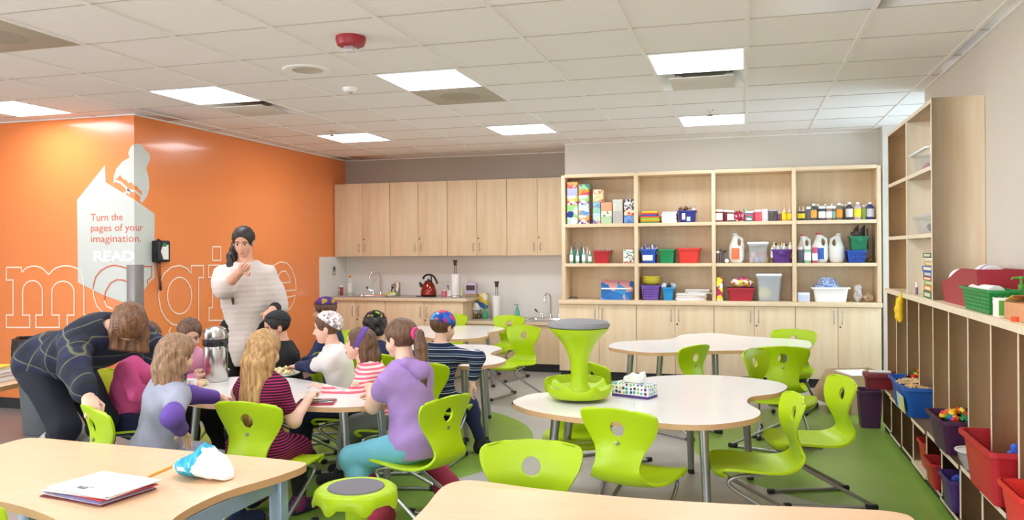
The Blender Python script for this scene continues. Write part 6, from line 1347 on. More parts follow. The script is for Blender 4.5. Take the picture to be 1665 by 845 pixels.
# ------------------------------------------------------------------ fourth bay, top: row of paint bottles
B4 = [(1300, 336, .020, 'squeeze', '#4A4436', '#E8D21A', 'yellow labelled black'), (1306, 336, .021, 'squeeze', '#3C3A50', '#E8D81A', 'yellow labelled navy'), (1315, 336, .026, 'jar', '#5E5A72', None, 'dusky violet'), (1323, 331, .034, 'bottle', '#4E5052', '#E8A63A', 'grey with an orange label'), (1336.5, 335, .036, 'jar', '#4A4A52', '#F2F0EE', 'charcoal with a white label'), (1348, 335, .033, 'jar', '#9C7A6A', '#E6E2DC', 'tan'), (1356, 335, .023, 'jar', '#6E5E54', '#7FB0A0', 'brown with a teal label'), (1364.5, 330, .034, 'bottle', '#7A6E5E', '#E8961E', 'grey brown with an amber label'),
      (1381, 328.5, .036, 'bottle', '#4A3E4E', '#DCD6D6', 'dark plum'), (1394.5, 328.5, .036, 'bottle', '#C8B8C4', '#E8E02A', 'pale mauve with a yellow label'), (1404.5, 333, .024, 'bottle', '#8C9A3A', None, 'olive'), (1415, 328.5, .038, 'bottle', '#3E4482', '#D8D6E4', 'deep blue')]
for k, (u, v0, r, kd, c, lc, nm) in enumerate(B4):
    y = YS+.045; bottle(nm+' paint bottle on the top shelf beside the tall hutch', sx_(u, 350, y), y, SHZ[2], r, at(u, v0, y=y).z-SHZ[2], cm(c, .3), M['white'], cm(lc, .5) if lc else None, group='paint bottles on the fourth bay top shelf', kind=kd)
for k, (u, c) in enumerate(((1330, '#6A6A6A'), (1342, '#6E7A86'), (1353, '#C4B89A'), (1370, '#7E8E7A'), (1376, '#9A8A90'), (1409, '#B9A0A0'))):
    y = YS+.135; bottle(['grey', 'slate', 'cream', 'sage', 'mauve grey', 'rose grey'][k]+' paint bottle in the back row of the fourth bay top shelf', sx_(u, 345, y), y, SHZ[2], .026, at(u, 331.5, y=y).z-SHZ[2], cm(c, .3), M['white'], None, group='paint bottles in the back row', kind='bottle')
# middle: jugs
for (u0, u1, v0, capc, lab, nm, s) in ((1297, 1319, 381, '#D0484E', None, 'white jug with a red cap behind two small bottles', 1), (1321, 1347, 379, '#D8404A', cm('#3A62B8', .5), 'white jug with a red cap and a blue and red label', 1), (1350, 1374.5, 379.5, '#F2F0EE', None, 'plain white jug with a white cap', -1)):
    x0, x1, h_ = box_on(u0, u1, v0, 1, YS+.06); jug(nm+', fourth bay middle shelf', (x0+x1)/2, YS+.06+.085, SHZ[1], x1-x0, .155, h_, M['milk'], cm(capc), lab, s)
for (u, v0, r, c, cc, nm) in ((1301, 401, .032, '#4A4652', '#D9C9C6', 'dark grey'), (1313, 400, .036, '#8FBF9A', '#F1F0EA', 'mint green'), (1325, 402, .027, '#C8506A', '#D9486A', 'raspberry')):
    bottle(nm+' bottle standing before the jugs, fourth bay middle shelf', sx_(u, 415, YS+.02), YS+.02, SHZ[1], r, at(u, v0, y=YS+.02).z-SHZ[1], cm(c, .3), cm(cc), M['paper'] if nm != 'dark grey' else None, group='bottles before the jugs', kind='jar')
x0, x1, h_ = box_on(1377, 1411, 407, 1); basket('cobalt mesh basket beneath the teal bin, fourth bay', (x0+x1)/2, YS+.13, SHZ[1], x1-x0-.02, .24, h_, cm('#2550B4'))
x0, x1 = sx_(1382, 395), sx_(1414, 395); hb = at(1398, 383.5, y=YS).z-(SHZ[1]+h_+.003); tub('teal bin full of dark pens standing on the cobalt basket', (x0+x1)/2, YS+.13, SHZ[1]+h_+.003, x1-x0-.02, .22, hb, M['dgreen'], group='shelf bins', handle=True)
for k in range(7):
    t = thing('marker', 'dark marker pen standing in the teal bin', 'pen', (x0+.05+.021*k, YS+.07+.035*(k % 3), SHZ[1]+h_+.012), 0, 'dark markers in the teal bin'); q = .018*((k*4) % 3)+.05; MB().lathe([(.008, 0), (.008, hb+q*.4), (0, hb+q*.4)], M['black'], n=10).build('barrel', t); MB().lathe([(.0092, hb+q*.4+.0005), (.009, hb+q+.02), (0, hb+q+.022)], cm('#3A2E2C'), n=10).build('cap', t)
clump('wad of brown twine and a white tag on top of the teal bin', 'twine', 'twine', x0+.075, YS+.12, SHZ[1]+h_+hb-.02, (.05, .05, .04), mat('twine', '#4A3830', .9, col2='#8A7A6E', scale=60), .3, 110)
clump('small tangle of dry grass at the right end of the fourth bay', 'dried grass', 'raffia', sx_(1417, 420), YS+.10, SHZ[1], (.028, .05, .025), mat('raffia', '#8A7440', .9, col2='#5E4E2C', scale=70), .35, 140)
# bottom
x0, x1, h_ = box_on(1297, 1316.5, 475.5, 0); block('small pale blue and white carton at the left of the fourth bay ledge', 'box', 'carton', x0, x1, YS, YS+.12, SHZ[0], h_, cm('#E4E6EE', .6), front=(cm('#C6CDE6', .6), .05, .75))
x0, x1, h_ = box_on(1320, 1383, 467, 0); tub('wide white washing-up tub with a bag in it', (x0+x1)/2, YS+.15, SHZ[0], x1-x0-.03, .28, h_, M['white'], 'tub', 'wash_tub', tap=.86, rimw=.018)
clump('clear blue tinted bag with a yellow sticker bulging out of the white tub', 'bag', 'plastic_bag', x0+.155, YS+.14, SHZ[0]+.02, (.115, .085, .115), ramp_mat('bag_blue_bits', 'NOISE', [(0, '#6E86C8'), (.45, '#AEBFE2'), (.55, '#D9E0F0'), (.62, '#8C9CCB')], .25, 22, dist=1.5), .22, 60)
clump('clear twisted bag of white stuff on the fourth bay ledge', 'bag', 'plastic_bag', sx_(1397, 480), YS+.06, SHZ[0], (.042, .035, .09), mat('bag_white', '#DCD4D0', .3, col2='#A89C98', scale=45), .28, 85); clump('small heap of tan wool at the right end of the ledge', 'wool', 'wool_tangle', sx_(1413, 482), YS+.06, SHZ[0], (.055, .05, .045), mat('wool_tan', '#CDB391', .9, col2='#8E7450', scale=60), .3, 95)
# ================================================================== worktop things by the sinks
ZC, ZL = .8738, .6028
def on(u, v, z): return at(u, v, z=z)
for k, (u, h_, c, nm) in enumerate(((541, .13, '#9A6A5A', 'red banded spice jar nearest the orange wall'), (547.5, .135, '#D8D4CE', 'pale spice jar in the middle of three by the outlet'), (555.5, .135, '#B0443E', 'red capped spice jar beside the orange topped bottle'))):
    bottle(nm, sx_(u, 478, 9.86), 9.86+.03*(k == 1), ZC, .021, h_, mat('glass_jar_%d' % k, c, .2, alpha=.85), M['white'], cm('#C8303A') if k != 1 else M['paper'], 'jar', 'spice_jar', 'spice jars on the worktop', 'jar', .45, .60)
bottle('tall clear bottle with an orange cap beside the left faucet', sx_(569, 478, 9.92), 9.92, ZC, .036, .265, mat('bottle_clear', '#E9ECEA', .1, alpha=.7), cm('#EE7A1E'), cm('#F1E9E2', .5), name='spirit_bottle')
x = sx_(645, 478, 9.80); t = thing('french_press', 'glass and steel coffee press with a black handle on the worktop', 'coffee press', (x, 9.82, ZC)); MB().lathe([(.040, 0), (.042, .005), (.042, .16), (.038, .165), (0, .165)], mat('press_steel', '#B9B4AA', .2, metal=.9), n=24).build('beaker', t); MB().lathe([(.043, .1655), (.043, .18), (.012, .187), (.004, .19), (.004, .205), (.010, .21), (.008, .222), (0, .223)], M['chrome'], n=24).build('plunger_lid', t); MB().tube([(-.043, 0, .15), (-.075, 0, .145), (-.078, 0, .06), (-.066, 0, .035)], .007, M['black'], 8).build('handle', t)
clump('scrunched white and lime dish cloth at the foot of the coffee press', 'cloth', 'dish_cloth', sx_(637, 480, 9.70), 9.68, ZC, (.075, .05, .030), ramp_mat('cloth_lime', 'NOISE', [(0, '#C8CE3A'), (.52, '#EDEBE6')], .85, 9), .25, 70)
x = sx_(697, 476, 9.75); t = thing('kettle', 'glossy red metal kettle with a black arched handle', 'kettle', (x, 9.75, ZC)); km = mat('kettle_red', '#8E2412', .12, metal=.55, coat=.6)
MB().lathe([(.092, .016), (.105, .03), (.100, .08), (.080, .145), (.052, .185), (.050, .188), (0, .188)], km, n=36).build('body', t); MB().lathe([(.098, 0), (.100, .004), (.100, .0155), (0, .0155)], M['black'], n=30).build('base', t); MB().lathe([(.051, .1885), (.046, .200), (.02, .210), (.010, .212), (.010, .222), (.016, .228), (0, .234)], M['black'], n=24).build('lid', t)
MB().tube([(-.088, 0, .125), (-.112, 0, .165), (-.122, 0, .182)], [.026, .017, .012], M['black'], 10).build('spout', t); MB().tube(catmull([(-.075, 0, .225), (-.055, 0, .262), (0, 0, .283), (.065, 0, .262), (.105, 0, .205), (.118, 0, .165)], 6, False), .0125, M['black'], 10).box(.030, .044, -.006, .006, .175, .272, M['black']).build('handle', t); MB().box(-.16, -.105, -.04, .04, .0, .008, M['black'], .003).build('power_base', t)
for k, (u, c, h_, nm) in enumerate(((722, '#D9707E', .075, 'small pink canister right of the kettle'), (731, '#E6E4E0', .085, 'white cup with a black spoon right of the kettle'))):
    x = sx_(u, 478, 9.78); t = thing('canister', nm, 'canister', (x, 9.78, ZC)); MB().lathe([(.028, 0), (.032, .004), (.032, h_), (.028, h_), (.026, .01), (0, .01)], cm(c), n=20).build('cup', t)
    if k: MB().tube([(.005, 0, .012), (-.02, 0, .125)], .004, M['black'], 6).ball((-.022, 0, .132), (.010, .004, .014), M['black']).build('spoon', t)
    else: MB().lathe([(.033, h_+.0005), (.033, h_+.012), (.0, h_+.014)], M['white'], n=20).build('lid', t)
def towel(label, x, y, z):
    t = thing('paper_towel_holder', label, 'paper towel', (x, y, z), 0, 'paper towel holders'); MB().lathe([(.085, 0), (.088, .004), (.086, .012), (.02, .016), (0, .016)], M['chrome'], n=28).build('base', t); MB().lathe([(.052, .017), (.054, .02), (.054, .285), (.052, .288), (.015, .288), (.015, .28)], M['paper'], n=32).build('roll', t)
    b = MB()
    for a in (-.012, .012): b.tube([(a, 0, .02), (a, 0, .40)], .0045, M['dark_steel'], 8)
    b.lathe([(.018, .395), (.022, .43), (.030, .462), (.030, .468), (0, .468)], M['dark_steel'], n=18).tube([(-.035, 0, .405), (.035, 0, .405)], .003, M['chrome'], 6).build('post', t)
towel('paper towel roll on a metal stand, on the standing height worktop', sx_(740.5, 479, 9.78), 9.78, ZC); towel('paper towel roll on a metal stand, on the low worktop by the soap', sx_(808, 518, 9.82), 9.82, ZL)
x0, x1 = sx_(757, 470, 9.86), sx_(773, 470, 9.86); t = block('lavender coffee carton with a dark window at the worktop end', 'box', 'carton', x0, x1, 9.86, 9.96, ZC, .175, cm('#C9BBD8', .5), front=(cm('#4A342E'), .45, .82)); block('flat brown paper packet below the lavender carton', 'packet', 'paper_packet', sx_(757, 476, 9.76), sx_(776, 476, 9.76), 9.74, 9.84, ZC, .032, mat('kraft', '#A98A62', .8, noise=.15, scale=30))
bottle('slim cream bottle between the towel roll and lavender carton', sx_(750, 476, 9.84), 9.84, ZC, .022, .14, cm('#E6DFB0', .4), M['white'], None, name='cream_bottle')
t = block('tall yellow carton with blue stripes on the low worktop', 'box', 'carton', sx_(777, 515, 9.92), sx_(792, 515, 9.92), 9.92, 9.99, ZL, .31, pat('carton_stripes', ['#F0D87A', '#3A6CC0', '#F5EEDC', '#E9C84A'], 16))
t = thing('wire_caddy', 'small black wire caddy holding a white cloth on the low worktop', 'caddy', (sx_(775, 515, 9.80), 9.80, ZL)); b = MB()
for zz in (.004, .05, .10): b.tube([(.055, .045, zz), (-.055, .045, zz), (-.055, -.045, zz), (.055, -.045, zz)], .003, M['dark_steel'], 6, True)
for a in np.linspace(-.055, .055, 5):
    for yy in (-.045, .045): b.tube([(a, yy, .004), (a, yy, .10)], .0022, M['dark_steel'], 5)
for a in (-.02, .02):
    for xx in (-.055, .055): b.tube([(xx, a, .004), (xx, a, .10)], .0022, M['dark_steel'], 5)
b.tube([(-.055, -.03, .004), (.055, -.03, .004)], .0022, M['dark_steel'], 5).tube([(-.055, .03, .004), (.055, .03, .004)], .0022, M['dark_steel'], 5).build('rack', t)
clump('white scrubbing cloth bulging out of the wire caddy', 'cloth', 'dish_cloth', sx_(775, 505, 9.80), 9.80, ZL+.05, (.045, .036, .075), M['paper'], .25, 70)
def pump(label, x, y, z, body, r=.032, h=.12):
    t = thing('soap_bottle', label, 'soap bottle', (x, y, z), 0, 'soap bottles'); MB().lathe([(r*.9, 0), (r, .006), (r, h*.75), (r*.5, h), (r*.4, h+.006), (0, h+.006)], body, n=20, sy=.75).build('flask', t); MB().lathe([(r*.45, h+.0065), (r*.45, h+.024), (.006, h+.028), (.006, h+.05), (.014, h+.052), (.014, h+.062), (0, h+.063)], body, n=14).tube([(0, 0, h+.057), (-.035, 0, h+.055), (-.040, 0, h+.047)], .005, body, 8).build('pump', t)
pump('green dish soap bottle with a yellow neck by the wire caddy', sx_(789, 517, 9.76), 9.76, ZL, mat('soap_green', '#3AA37C', .2, alpha=.85), .034, .11); pump('clear mint soap pump on the low worktop beside the sink', sx_(841, 517, 9.84), 9.84, ZL, mat('soap_mint', '#6FBFA6', .2, alpha=.85))
pz = at(543, 440, x=XL+.012); t = thing('power_outlet', 'grey double outlet on the white side splash', 'outlet', (XL+.0125, pz.y, pz.z)); MB().box(0, .005, -.036, .036, -.06, .06, M['steel'], .002).build('cover_plate', t); MB().box(.0052, .007, -.016, .016, .012, .044, M['black'], .001).box(.0052, .007, -.016, .016, -.044, -.012, M['white'], .001).build('sockets', t)
# ================================================================== hutch and counter things at right
ZH = 1.1362
def HB(u, v, z): return at(u, v, z=z)
t_ = tub('clear tub of pencils and glue sticks with a white lip, upper hutch shelf', 1.215, 5.93, 1.952, .22, .56, .135, M['clearp'], 'tub', 'lidded_tub', tap=.86); MB().rim(0, 0, .139, .109, .279, .02, M['white'], h=.012, cr=.12).build('white_lip', t_)
for k in range(10):
    t = thing('pencil', 'orange pencil lying in the clear tub on the upper hutch shelf', 'pencil', (1.16+.013*(k % 5), 5.76+.008*k, 1.965+.012*(k//3)), 1.4+.05*(k % 4), 'pencils in the clear tub'); MB().tube([(-.09, 0, 0), (.08, 0, 0)], .0045, cm('#E89A1E'), 6).build('shaft', t); MB().tube([(.0801, 0, 0), (.095, 0, 0)], [.0045, .001], cm('#E2BE8B'), 6).build('tip', t)
for k, (dy, c, nm) in enumerate(((.10, '#C8384A', 'red'), (.13, '#3A3A44', 'black'), (.16, '#D8D4D0', 'white'), (.07, '#5A4A6A', 'plum'))): clump(nm+' crumpled scrap in the clear tub on the upper hutch shelf', 'scrap', 'paper_scrap', 1.17+.02*(k % 2), 5.93+dy, 1.962, (.025, .03, .028), cm(c, .6), .3, 90, group='scraps in the clear tub', part='scrap')
for k, (c, h_) in enumerate((('#E6E4E0', .05), ('#C9CCD0', .035), ('#F2F0EC', .05))): block(['white', 'grey', 'uppermost white'][k]+' paper bundle stacked at the near end of the upper hutch shelf', 'paper', 'paper_bundle', 1.10, 1.30, 5.475, 5.585, 1.952+(0, .051, .087)[k], h_, cm(c, .7), 'bundles on the upper hutch shelf')
t_ = tub('clear tub of brown bits with a see-through lid, lower hutch shelf', 1.215, 5.86, 1.542, .21, .62, .11, M['clearp'], 'tub', 'lidded_tub', tap=.86, lid=M['frost'])
rnd = random.Random(9)
for k in range(12):
    o = MB().ball((0, 0, 0), (.035, .028, .022), cm(('#7A6656', '#A08A78', '#5E4C40')[k % 3], .8), seg=10, ring=6).build('pine_cone'); o.location = (1.205+rnd.uniform(-.04, .04), 5.64+.035*k, 1.577+.018*(k % 2)); o.rotation_euler = (0, 0, rnd.uniform(0, 3)); tag(o, ['brown', 'pale brown', 'dark brown'][k % 3]+' cone in the clear tub on the lower hutch shelf', 'pine cone', 'cones in the clear tub')
games = [('#2F7A3E', .045, 'green'), ('#D9793A', .035, 'orange'), ('#7FBF3A', .032, 'lime and white'), ('#C8402E', .022, 'red'), ('#2F62B0', .034, 'blue'), ('#3A70C0', .034, 'brighter blue'), ('#E8B01E', .030, 'amber'), ('#E9E4D8', .022, 'cream patterned'), ('#3E6A3A', .030, 'dark green topmost')]
z = ZH
for k, (c, h_, nm) in enumerate(games):
    t = thing('game_box', nm+' game box in the stack inside the hutch', 'box', (1.20+random.uniform(-.006, .006), 5.645, z), random.uniform(-.04, .04), 'game boxes in the hutch'); MB().box(-.105, .105, -.14, .14, 0, h_-.001, cm(c, .5), .002).build('carton', t); MB().box(-.1065, -.1055, -.10, .09, h_*.25, h_*.75, cm('#F1E7C8' if k % 2 else '#D9D2C0', .5)).box(-.07, .07, -.1415, -.1405, h_*.25, h_*.75, cm('#F1E7C8' if k % 2 else '#2A3E2C', .5)).build('title_strip', t); z += h_
t = thing('marker', 'short pale marker standing at the counter edge beside the game boxes', 'pen', (1.105, 6.05, ZH)); MB().lathe([(.009, 0), (.009, .05), (0, .05)], cm('#7A6A86'), n=10).build('barrel', t); MB().lathe([(.0095, .0505), (.0095, .085), (0, .087)], M['paper'], n=10).build('cap', t)
# toy banana hung on the cubby front
b_ = at(1466, 478, x=1.06); t = thing('toy_banana', 'yellow toy banana hanging from a hook on the cubby front', 'toy', (1.055, b_.y, b_.z)); f = Field((-.06, -.09, -.24), (.06, .09, .03), .005); f.chain([V(0, .0, 0), V(-.005, .012, -.05), V(-.012, .015, -.11), V(-.012, .0, -.165), V(-.008, -.02, -.19)], [.008, .022, .027, .024, .012], .02); one(f, 'banana', cm('#F2C40C', .4), t); MB().tube([(.0, 0, -.005), (0, 0, .012), (.010, 0, .02)], .004, M['steel'], 6).build('hook', t); MB().ball((-.008, -.02, -.192), .010, cm('#5A3A12')).build('tip', t)
# red carrier, towel rolls
red2 = cm('#9E1A2C', .4)
t = thing('carrier', 'long dark red carrier with high curved sides on the cubby counter', 'carrier', (1.215, 4.98, ZH), 0); b = MB(); L0, L1, hx = -.40, .36, .105
n_ = 14; vs = []; fs = []
def side_h(q): return .125+.075*math.sin(PI*min(1, max(0, (q-.0)/.95)))*(1 if q < .6 else 1)
for sx__ in (-1, 1):
    o = len(vs)
    for i in range(n_+1):
        q = i/n_; y = L1+(L0-L1)*q; hh__ = .12+.085*(.5-.5*math.cos(PI*min(1, q*1.5)))
        for (xx, zz) in ((sx__*hx*.86, 0), (sx__*hx, hh__), (sx__*(hx-.006), hh__), (sx__*(hx*.86-.006), .006)): vs.append((xx, y, zz))
    for i in range(n_):
        for k in range(4): a, c = o+4*i+k, o+4*i+(k+1) % 4; fs.append((a, c, c+4, a+4))
    fs.append((o, o+1, o+2, o+3)); fs.append(tuple(o+4*n_+k for k in (3, 2, 1, 0)))
b.add(vs, fs, red2).box(-hx*.86, hx*.86, L0, L1, 0, .006, red2)
for (y, hh__) in ((L1, .12), (L0, .205)): b.add([(-hx*.86, y-.004, 0), (hx*.86, y-.004, 0), (hx, y-.004, hh__), (-hx, y-.004, hh__), (-hx*.86, y+.004, 0), (hx*.86, y+.004, 0), (hx, y+.004, hh__), (-hx, y+.004, hh__)], [(0, 1, 2, 3), (7, 6, 5, 4), (0, 4, 5, 1), (1, 5, 6, 2), (2, 6, 7, 3), (3, 7, 4, 0)], red2)
b.build('tray', t, angle=30); MB().box(-.06, .06, L1+.005, L1+.035, .075, .118, red2, .006).build('handle', t)
for k, (x, y, z, L_, c, nm) in enumerate(((1.175, 5.06, ZH+.075, .28, '#F2F0EC', 'plain white'), (1.265, 4.98, ZH+.10, .30, '#EFEDF2', 'lilac banded'))):
    t = thing('paper_towel_roll', nm+' paper towel roll lying in the red carrier', 'paper towel', (x, y, z+.06), -.12*k, 'towel rolls in the carrier'); MB().lathe([(.02, -L_/2), (.058, -L_/2), (.06, -L_/2+.004), (.06, L_/2-.004), (.058, L_/2), (.02, L_/2)], M['paper'], n=28, T=Matrix.Rotation(PI/2, 4, 'X')).build('roll', t)
    if k: MB().lathe([(.0605, .02), (.0612, .02), (.0612, .10), (.0605, .10)], cm('#B79AD0', .5), n=28, T=Matrix.Rotation(PI/2, 4, 'X')).build('printed_band', t)
block('folded white card lying among the rolls in the red carrier', 'card', 'card', 1.14, 1.27, 5.0, 5.26, ZH+.0075, .065, M['paper'])
basket('green mesh basket holding a white roll, in front of the red carrier', 1.145, 4.50, ZH, .13, .50, .115, cm('#148A3E', .4), nx=5, nz=4)
t = thing('paper_roll', 'white roll of paper lying in the green mesh basket', 'paper roll', (1.145, 4.56, ZH+.085), .12); MB().lathe([(.015, -.13), (.044, -.13), (.046, -.126), (.046, .126), (.044, .13), (.015, .13)], M['paper'], n=24, T=Matrix.Rotation(PI/2, 4, 'X')).build('roll', t)
pump('olive green soap pump behind the green mesh basket', 1.245, 4.36, ZH, cm('#4E9A2E', .35), .030, .115)
block('small white and green carton before the green mesh basket', 'box', 'carton', 1.085, 1.15, 4.13, 4.21, ZH, .085, cm('#F0EEE6', .5), front=(cm('#5EA63C'), .1, .9))
t = thing('tissue_carton', 'copper coloured cardboard box with a lifted lid on the cubby counter', 'box', (1.19, 3.98, ZH), .05); MB().box(-.085, .085, -.115, .115, 0, .075, mat('card_copper', '#D99A6C', .6, noise=.12, scale=20), .002).build('carton', t)
MB().add([(-.085, .115, .0765), (.085, .115, .0765), (.085, .02, .105), (-.085, .02, .105), (-.085, .115, .0785), (.085, .115, .0785), (.085, .02, .107), (-.085, .02, .107)], [(0, 1, 2, 3), (7, 6, 5, 4), (0, 4, 5, 1), (1, 5, 6, 2), (2, 6, 7, 3), (3, 7, 4, 0)], pat('lid_print', ['#E8D46A', '#F0E6C8', '#C88A5A'], 24)).build('lid', t)
t = thing('cut_paper', 'curled white paper sheet standing behind the copper box', 'paper', (1.29, 4.05, ZH)); vs = []; fs = []
for i in range(9):
    for j in range(9):
        q, r = i/8, j/8; vs.append((.03*math.sin(2.2*q)+.02*r, -.12+.17*q+.03*r, r*(.15+.07*math.sin(PI*q))))
for i in range(8):
    for j in range(8): a = i*9+j; fs.append((a, a+1, a+10, a+9))
o = MB().add(vs, fs, M['paper']).build('sheet', t); so = o.modifiers.new('thick', 'SOLIDIFY'); so.thickness = .0015
t = thing('rubber_ring', 'tiny orange ring on the cubby counter before the copper box', 'ring', (1.10, 3.93, ZH)); MB().lathe([(.011, 0), (.018, 0), (.018, .018), (.011, .018), (.011, 0)], cm('#F0501E', .5), n=20).build('ring', t)
tub('tall bright yellow bin at the right edge of the cubby counter', 1.205, 3.70, ZH, .20, .22, .19, M['yellow'], tap=.90); tub('dark red bin on the counter at the right edge of the photo', 1.16, 3.42, ZH, .20, .24, .13, cm('#8A1626', .4), tap=.84)
block('small pink note on the wall above the yellow bin', 'note', 'wall_note', XR-.006, XR-.001, 3.60, 3.68, 1.40, .06, cm('#D98FC0', .6), front=None)
# ------------------------------------------------------------------ bench cubbies: toy bins
ZBN = .3448
tub('dark red lidded caddy with a pale label strip on the far end of the bench', 1.02, 7.02, ZBN+.001, .24, .16, .10, cm('#7A1524', .4), 'caddy', 'caddy', tap=.9, lid=cm('#7A1524', .4))
block('white label strip holder on top of the dark red caddy', 'label holder', 'label_strip', .93, 1.09, 6.99, 7.05, ZBN+.1243, .012, M['paper'])
tub('plum bin standing on the floor at the far end of the bench', .96, 7.22, 0, .18, .22, .30, M['plum'], tap=.8)
t = thing('cardboard_box', 'open cardboard box of white papers on the floor beyond the bench', 'box', (.98, 7.95, 0), .35); card = mat('cardboard', '#C8AC86', .8, noise=.1, scale=18)
b = MB(); a_, c_, h_ = .20, .24, .34
for q in ((-a_, a_, -c_, -c_+.005), (-a_, a_, c_-.005, c_), (-a_, -a_+.005, -c_+.005, c_-.005), (a_-.005, a_, -c_+.005, c_-.005)): b.box(*q, .004, h_, card)
b.box(-a_, a_, -c_, c_, 0, .0039, card).build('walls', t)
MB().add([(-a_, -c_-.002, h_), (-a_, c_, h_), (-a_-.16, c_, h_-.26), (-a_-.16, -c_-.002, h_-.26), (-a_-.004, -c_-.002, h_-.001), (-a_-.004, c_, h_-.001), (-a_-.164, c_, h_-.26), (-a_-.164, -c_-.002, h_-.26)], [(0, 1, 2, 3), (7, 6, 5, 4), (0, 4, 5, 1), (1, 5, 6, 2), (2, 6, 7, 3), (3, 7, 4, 0)], card).build('flap', t)
for k in range(4): block(['lowest', 'second', 'third', 'uppermost'][k]+' white paper ream inside the cardboard box', 'paper', 'paper_ream', .83, 1.10, 7.78, 8.12, .006+.082*k, .081, M['paper'], 'reams in the cardboard box', rz=.35)
def heap(label, cat, name, meshes, cx, cy, z, a, b, n, hmax, group, names, rnd, tilt=.6):
    for k in range(n):
        i = k % len(meshes); r = rnd.random()**.5; an = rnd.uniform(0, 2*PI); o = bpy.data.objects.new(name, meshes[i]); COL.objects.link(o); o.location = (cx+a*r*math.cos(an), cy+b*r*math.sin(an), z+hmax*(1-r)*rnd.random()); o.rotation_euler = (rnd.uniform(-tilt, tilt), rnd.uniform(-tilt, tilt), rnd.uniform(0, 6.3)); tag(o, label % names[i], cat, group)
def brick_mesh(c, s=1.0):
    q = MB(); q.box(-.016*s, .016*s, -.016*s, .016*s, 0, .019*s, cm(c), .002)
    for x in (-.008, .008):
        for y in (-.008, .008): q.lathe([(.005*s, .019*s), (.005*s, .023*s), (0, .023*s)], cm(c), (x*s, y*s, 0), 8)
    return q.mesh('toy_brick')
rnd = random.Random(11); bcol = [('#D8262E', 'red'), ('#F2C41A', 'yellow'), ('#2C9A4A', 'green'), ('#2058C0', 'blue'), ('#F0781E', 'orange'), ('#26262A', 'black')]; bm_ = [brick_mesh(c) for c, _ in bcol]; bn = [n for _, n in bcol]
tub('blue bin of wooden train track with a yellow and picture label', 1.14, 6.10, ZBN+.001, .30, .62, .20, cm('#1C5CB8', .4), tap=.84, rimw=.016)
lb_ = MB().box(-.152, -.148, -.26, -.02, .04, .15, cm('#BFD4DC', .5)).box(-.1535, -.1522, -.26, -.17, .045, .145, cm('#F2D81A', .5)).build('label'); lb_.parent = [o for o in bpy.data.objects if o.get('label', '').startswith('blue bin of wooden')][0]; lb_.rotation_euler = (0, math.radians(-6.5), 0); lb_.location = (.006, 0, 0)
heap('%s toy brick heaped at the back of the blue track bin', 'toy brick', 'toy_brick', bm_, 1.17, 6.22, ZBN+.19, .10, .17, 34, .075, 'bricks in the blue track bin', bn, rnd)
tw = mat('track_wood', '#DDBC8A', .55, noise=.1, scale=20)
def track(kind):
    q = MB(); n_ = 8 if kind else 2; a0 = .60; R_ = .11; pts = []
    for i in range(n_+1):
        s = i/n_; pts.append((R_*math.sin(a0*(s-.5)*2), R_*(1-math.cos(a0*(s-.5)*2))) if kind else ((s-.5)*.12, 0))
    sec = [(-.02, 0), (-.02, .012), (-.013, .012), (-.013, .009), (-.008, .009), (-.008, .012), (.008, .012), (.008, .009), (.013, .009), (.013, .012), (.02, .012), (.02, 0)]; vs = []; fs = []; m_ = len(sec)
    for i, p in enumerate(pts):
        a = pts[max(0, i-1)]; c = pts[min(n_, i+1)]; d = Vector((c[0]-a[0], c[1]-a[1])).normalized()
        for (w_, h_) in sec: vs.append((p[0]-d.y*w_, p[1]+d.x*w_, h_))
    for i in range(n_):
        for k in range(m_): fs.append((i*m_+k, i*m_+(k+1) % m_, (i+1)*m_+(k+1) % m_, (i+1)*m_+k))
    fs.append(tuple(range(m_-1, -1, -1))); fs.append(tuple(range(n_*m_, n_*m_+m_))); q.add(vs, fs, tw); e = pts[-1]; q.lathe([(.009, .001), (.009, .011), (0, .011)], tw, (e[0]+.012, e[1]+(.008 if kind else 0), 0), 10); return q.mesh('track_piece')
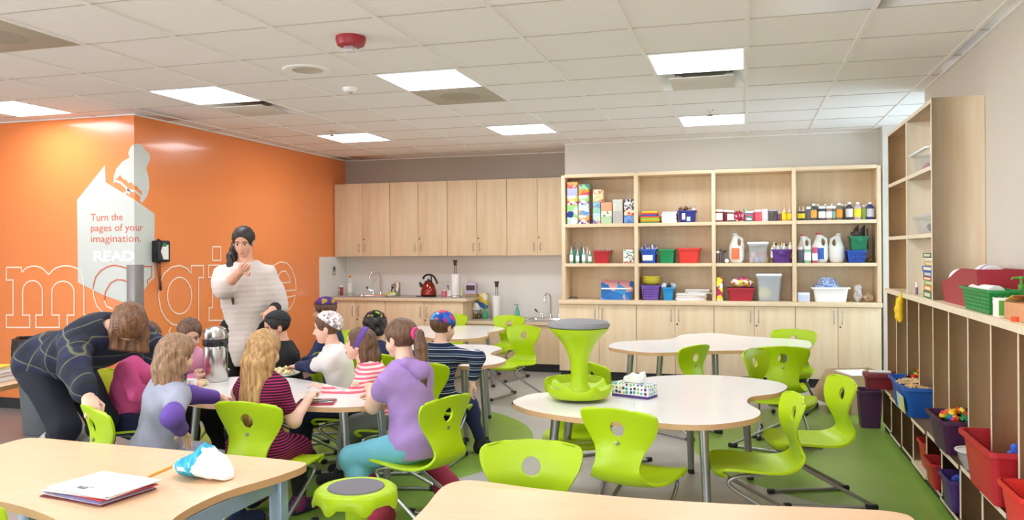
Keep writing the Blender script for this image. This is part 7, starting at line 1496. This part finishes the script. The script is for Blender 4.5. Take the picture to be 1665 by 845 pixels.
heap('%s wooden train track piece heaped in the blue bin', 'train track', 'track_piece', [track(1), track(0)], 1.09, 5.98, ZBN+.195, .06, .15, 18, .05, 'train track in the blue bin', ['curved', 'straight'], rnd, .18)
tub('purple bin of coloured toy bricks on the bench, middle of the lockers', 1.13, 4.98, ZBN+.001, .27, .38, .185, M['plum'], tap=.80, rimw=.014, handle=False)
heap('%s toy brick heaped in the purple bench bin', 'toy brick', 'toy_brick', bm_, 1.13, 4.98, ZBN+.172, .10, .15, 60, .05, 'bricks in the purple bench bin', bn, rnd)
tub('big red bin standing on the bench, nearest full sized one', 1.14, 4.12, ZBN+.001, .30, .50, .24, M['red'], tap=.84, rimw=.018)
heap('%s building ball lying in the big red bin', 'toy', 'toy_ball', [MB().ball((0, 0, 0), .024, cm(c), seg=12, ring=8).mesh('toy_ball') for c in ('#E8542A', '#2C58C0')], 1.17, 4.02, ZBN+.20, .08, .12, 12, .05, 'balls in the big red bin', ['orange', 'blue'], rnd)
t = thing('plastic_bowl', 'clear plastic bowl tucked beside the big red bin', 'bowl', (1.09, 4.54, ZBN+.001)); MB().lathe([(.05, 0), (.075, .05), (.085, .095), (.081, .096), (.07, .05), (.046, .004), (0, .004)], M['clearp'], n=28).build('dish', t); MB().lathe([(.083, .092), (.093, .094), (.093, .099), (.083, .099), (.083, .092)], M['milk'], n=28).build('rim', t)
tub('red bin on the bench at the right edge of the photo', 1.12, 3.62, ZBN+.001, .26, .30, .16, M['redor'], tap=.84)
for (y, c, w_, nm, h_) in ((5.66, '#C8342A', .20, 'orange red bin in the low cubby below the train track', .17), (5.25, '#B8242C', .24, 'red bin pulled out of the low cubby left of the purple one', .15), (4.83, '#4A2A70', .24, 'purple bin of blue bits in the low cubby below the brick bin', .17)):
    tub(nm, 1.16 if y > 5.5 else 1.12, y, .0685, .22, w_, h_, cm(c, .4), group='bins in the low cubbies')
heap('%s toy piece in the low purple cubby bin', 'toy brick', 'toy_brick', [brick_mesh('#1E4FC0', 1.2)], 1.10, 4.83, .0685+.135, .06, .07, 10, .03, 'pieces in the low purple bin', ['blue'], rnd)
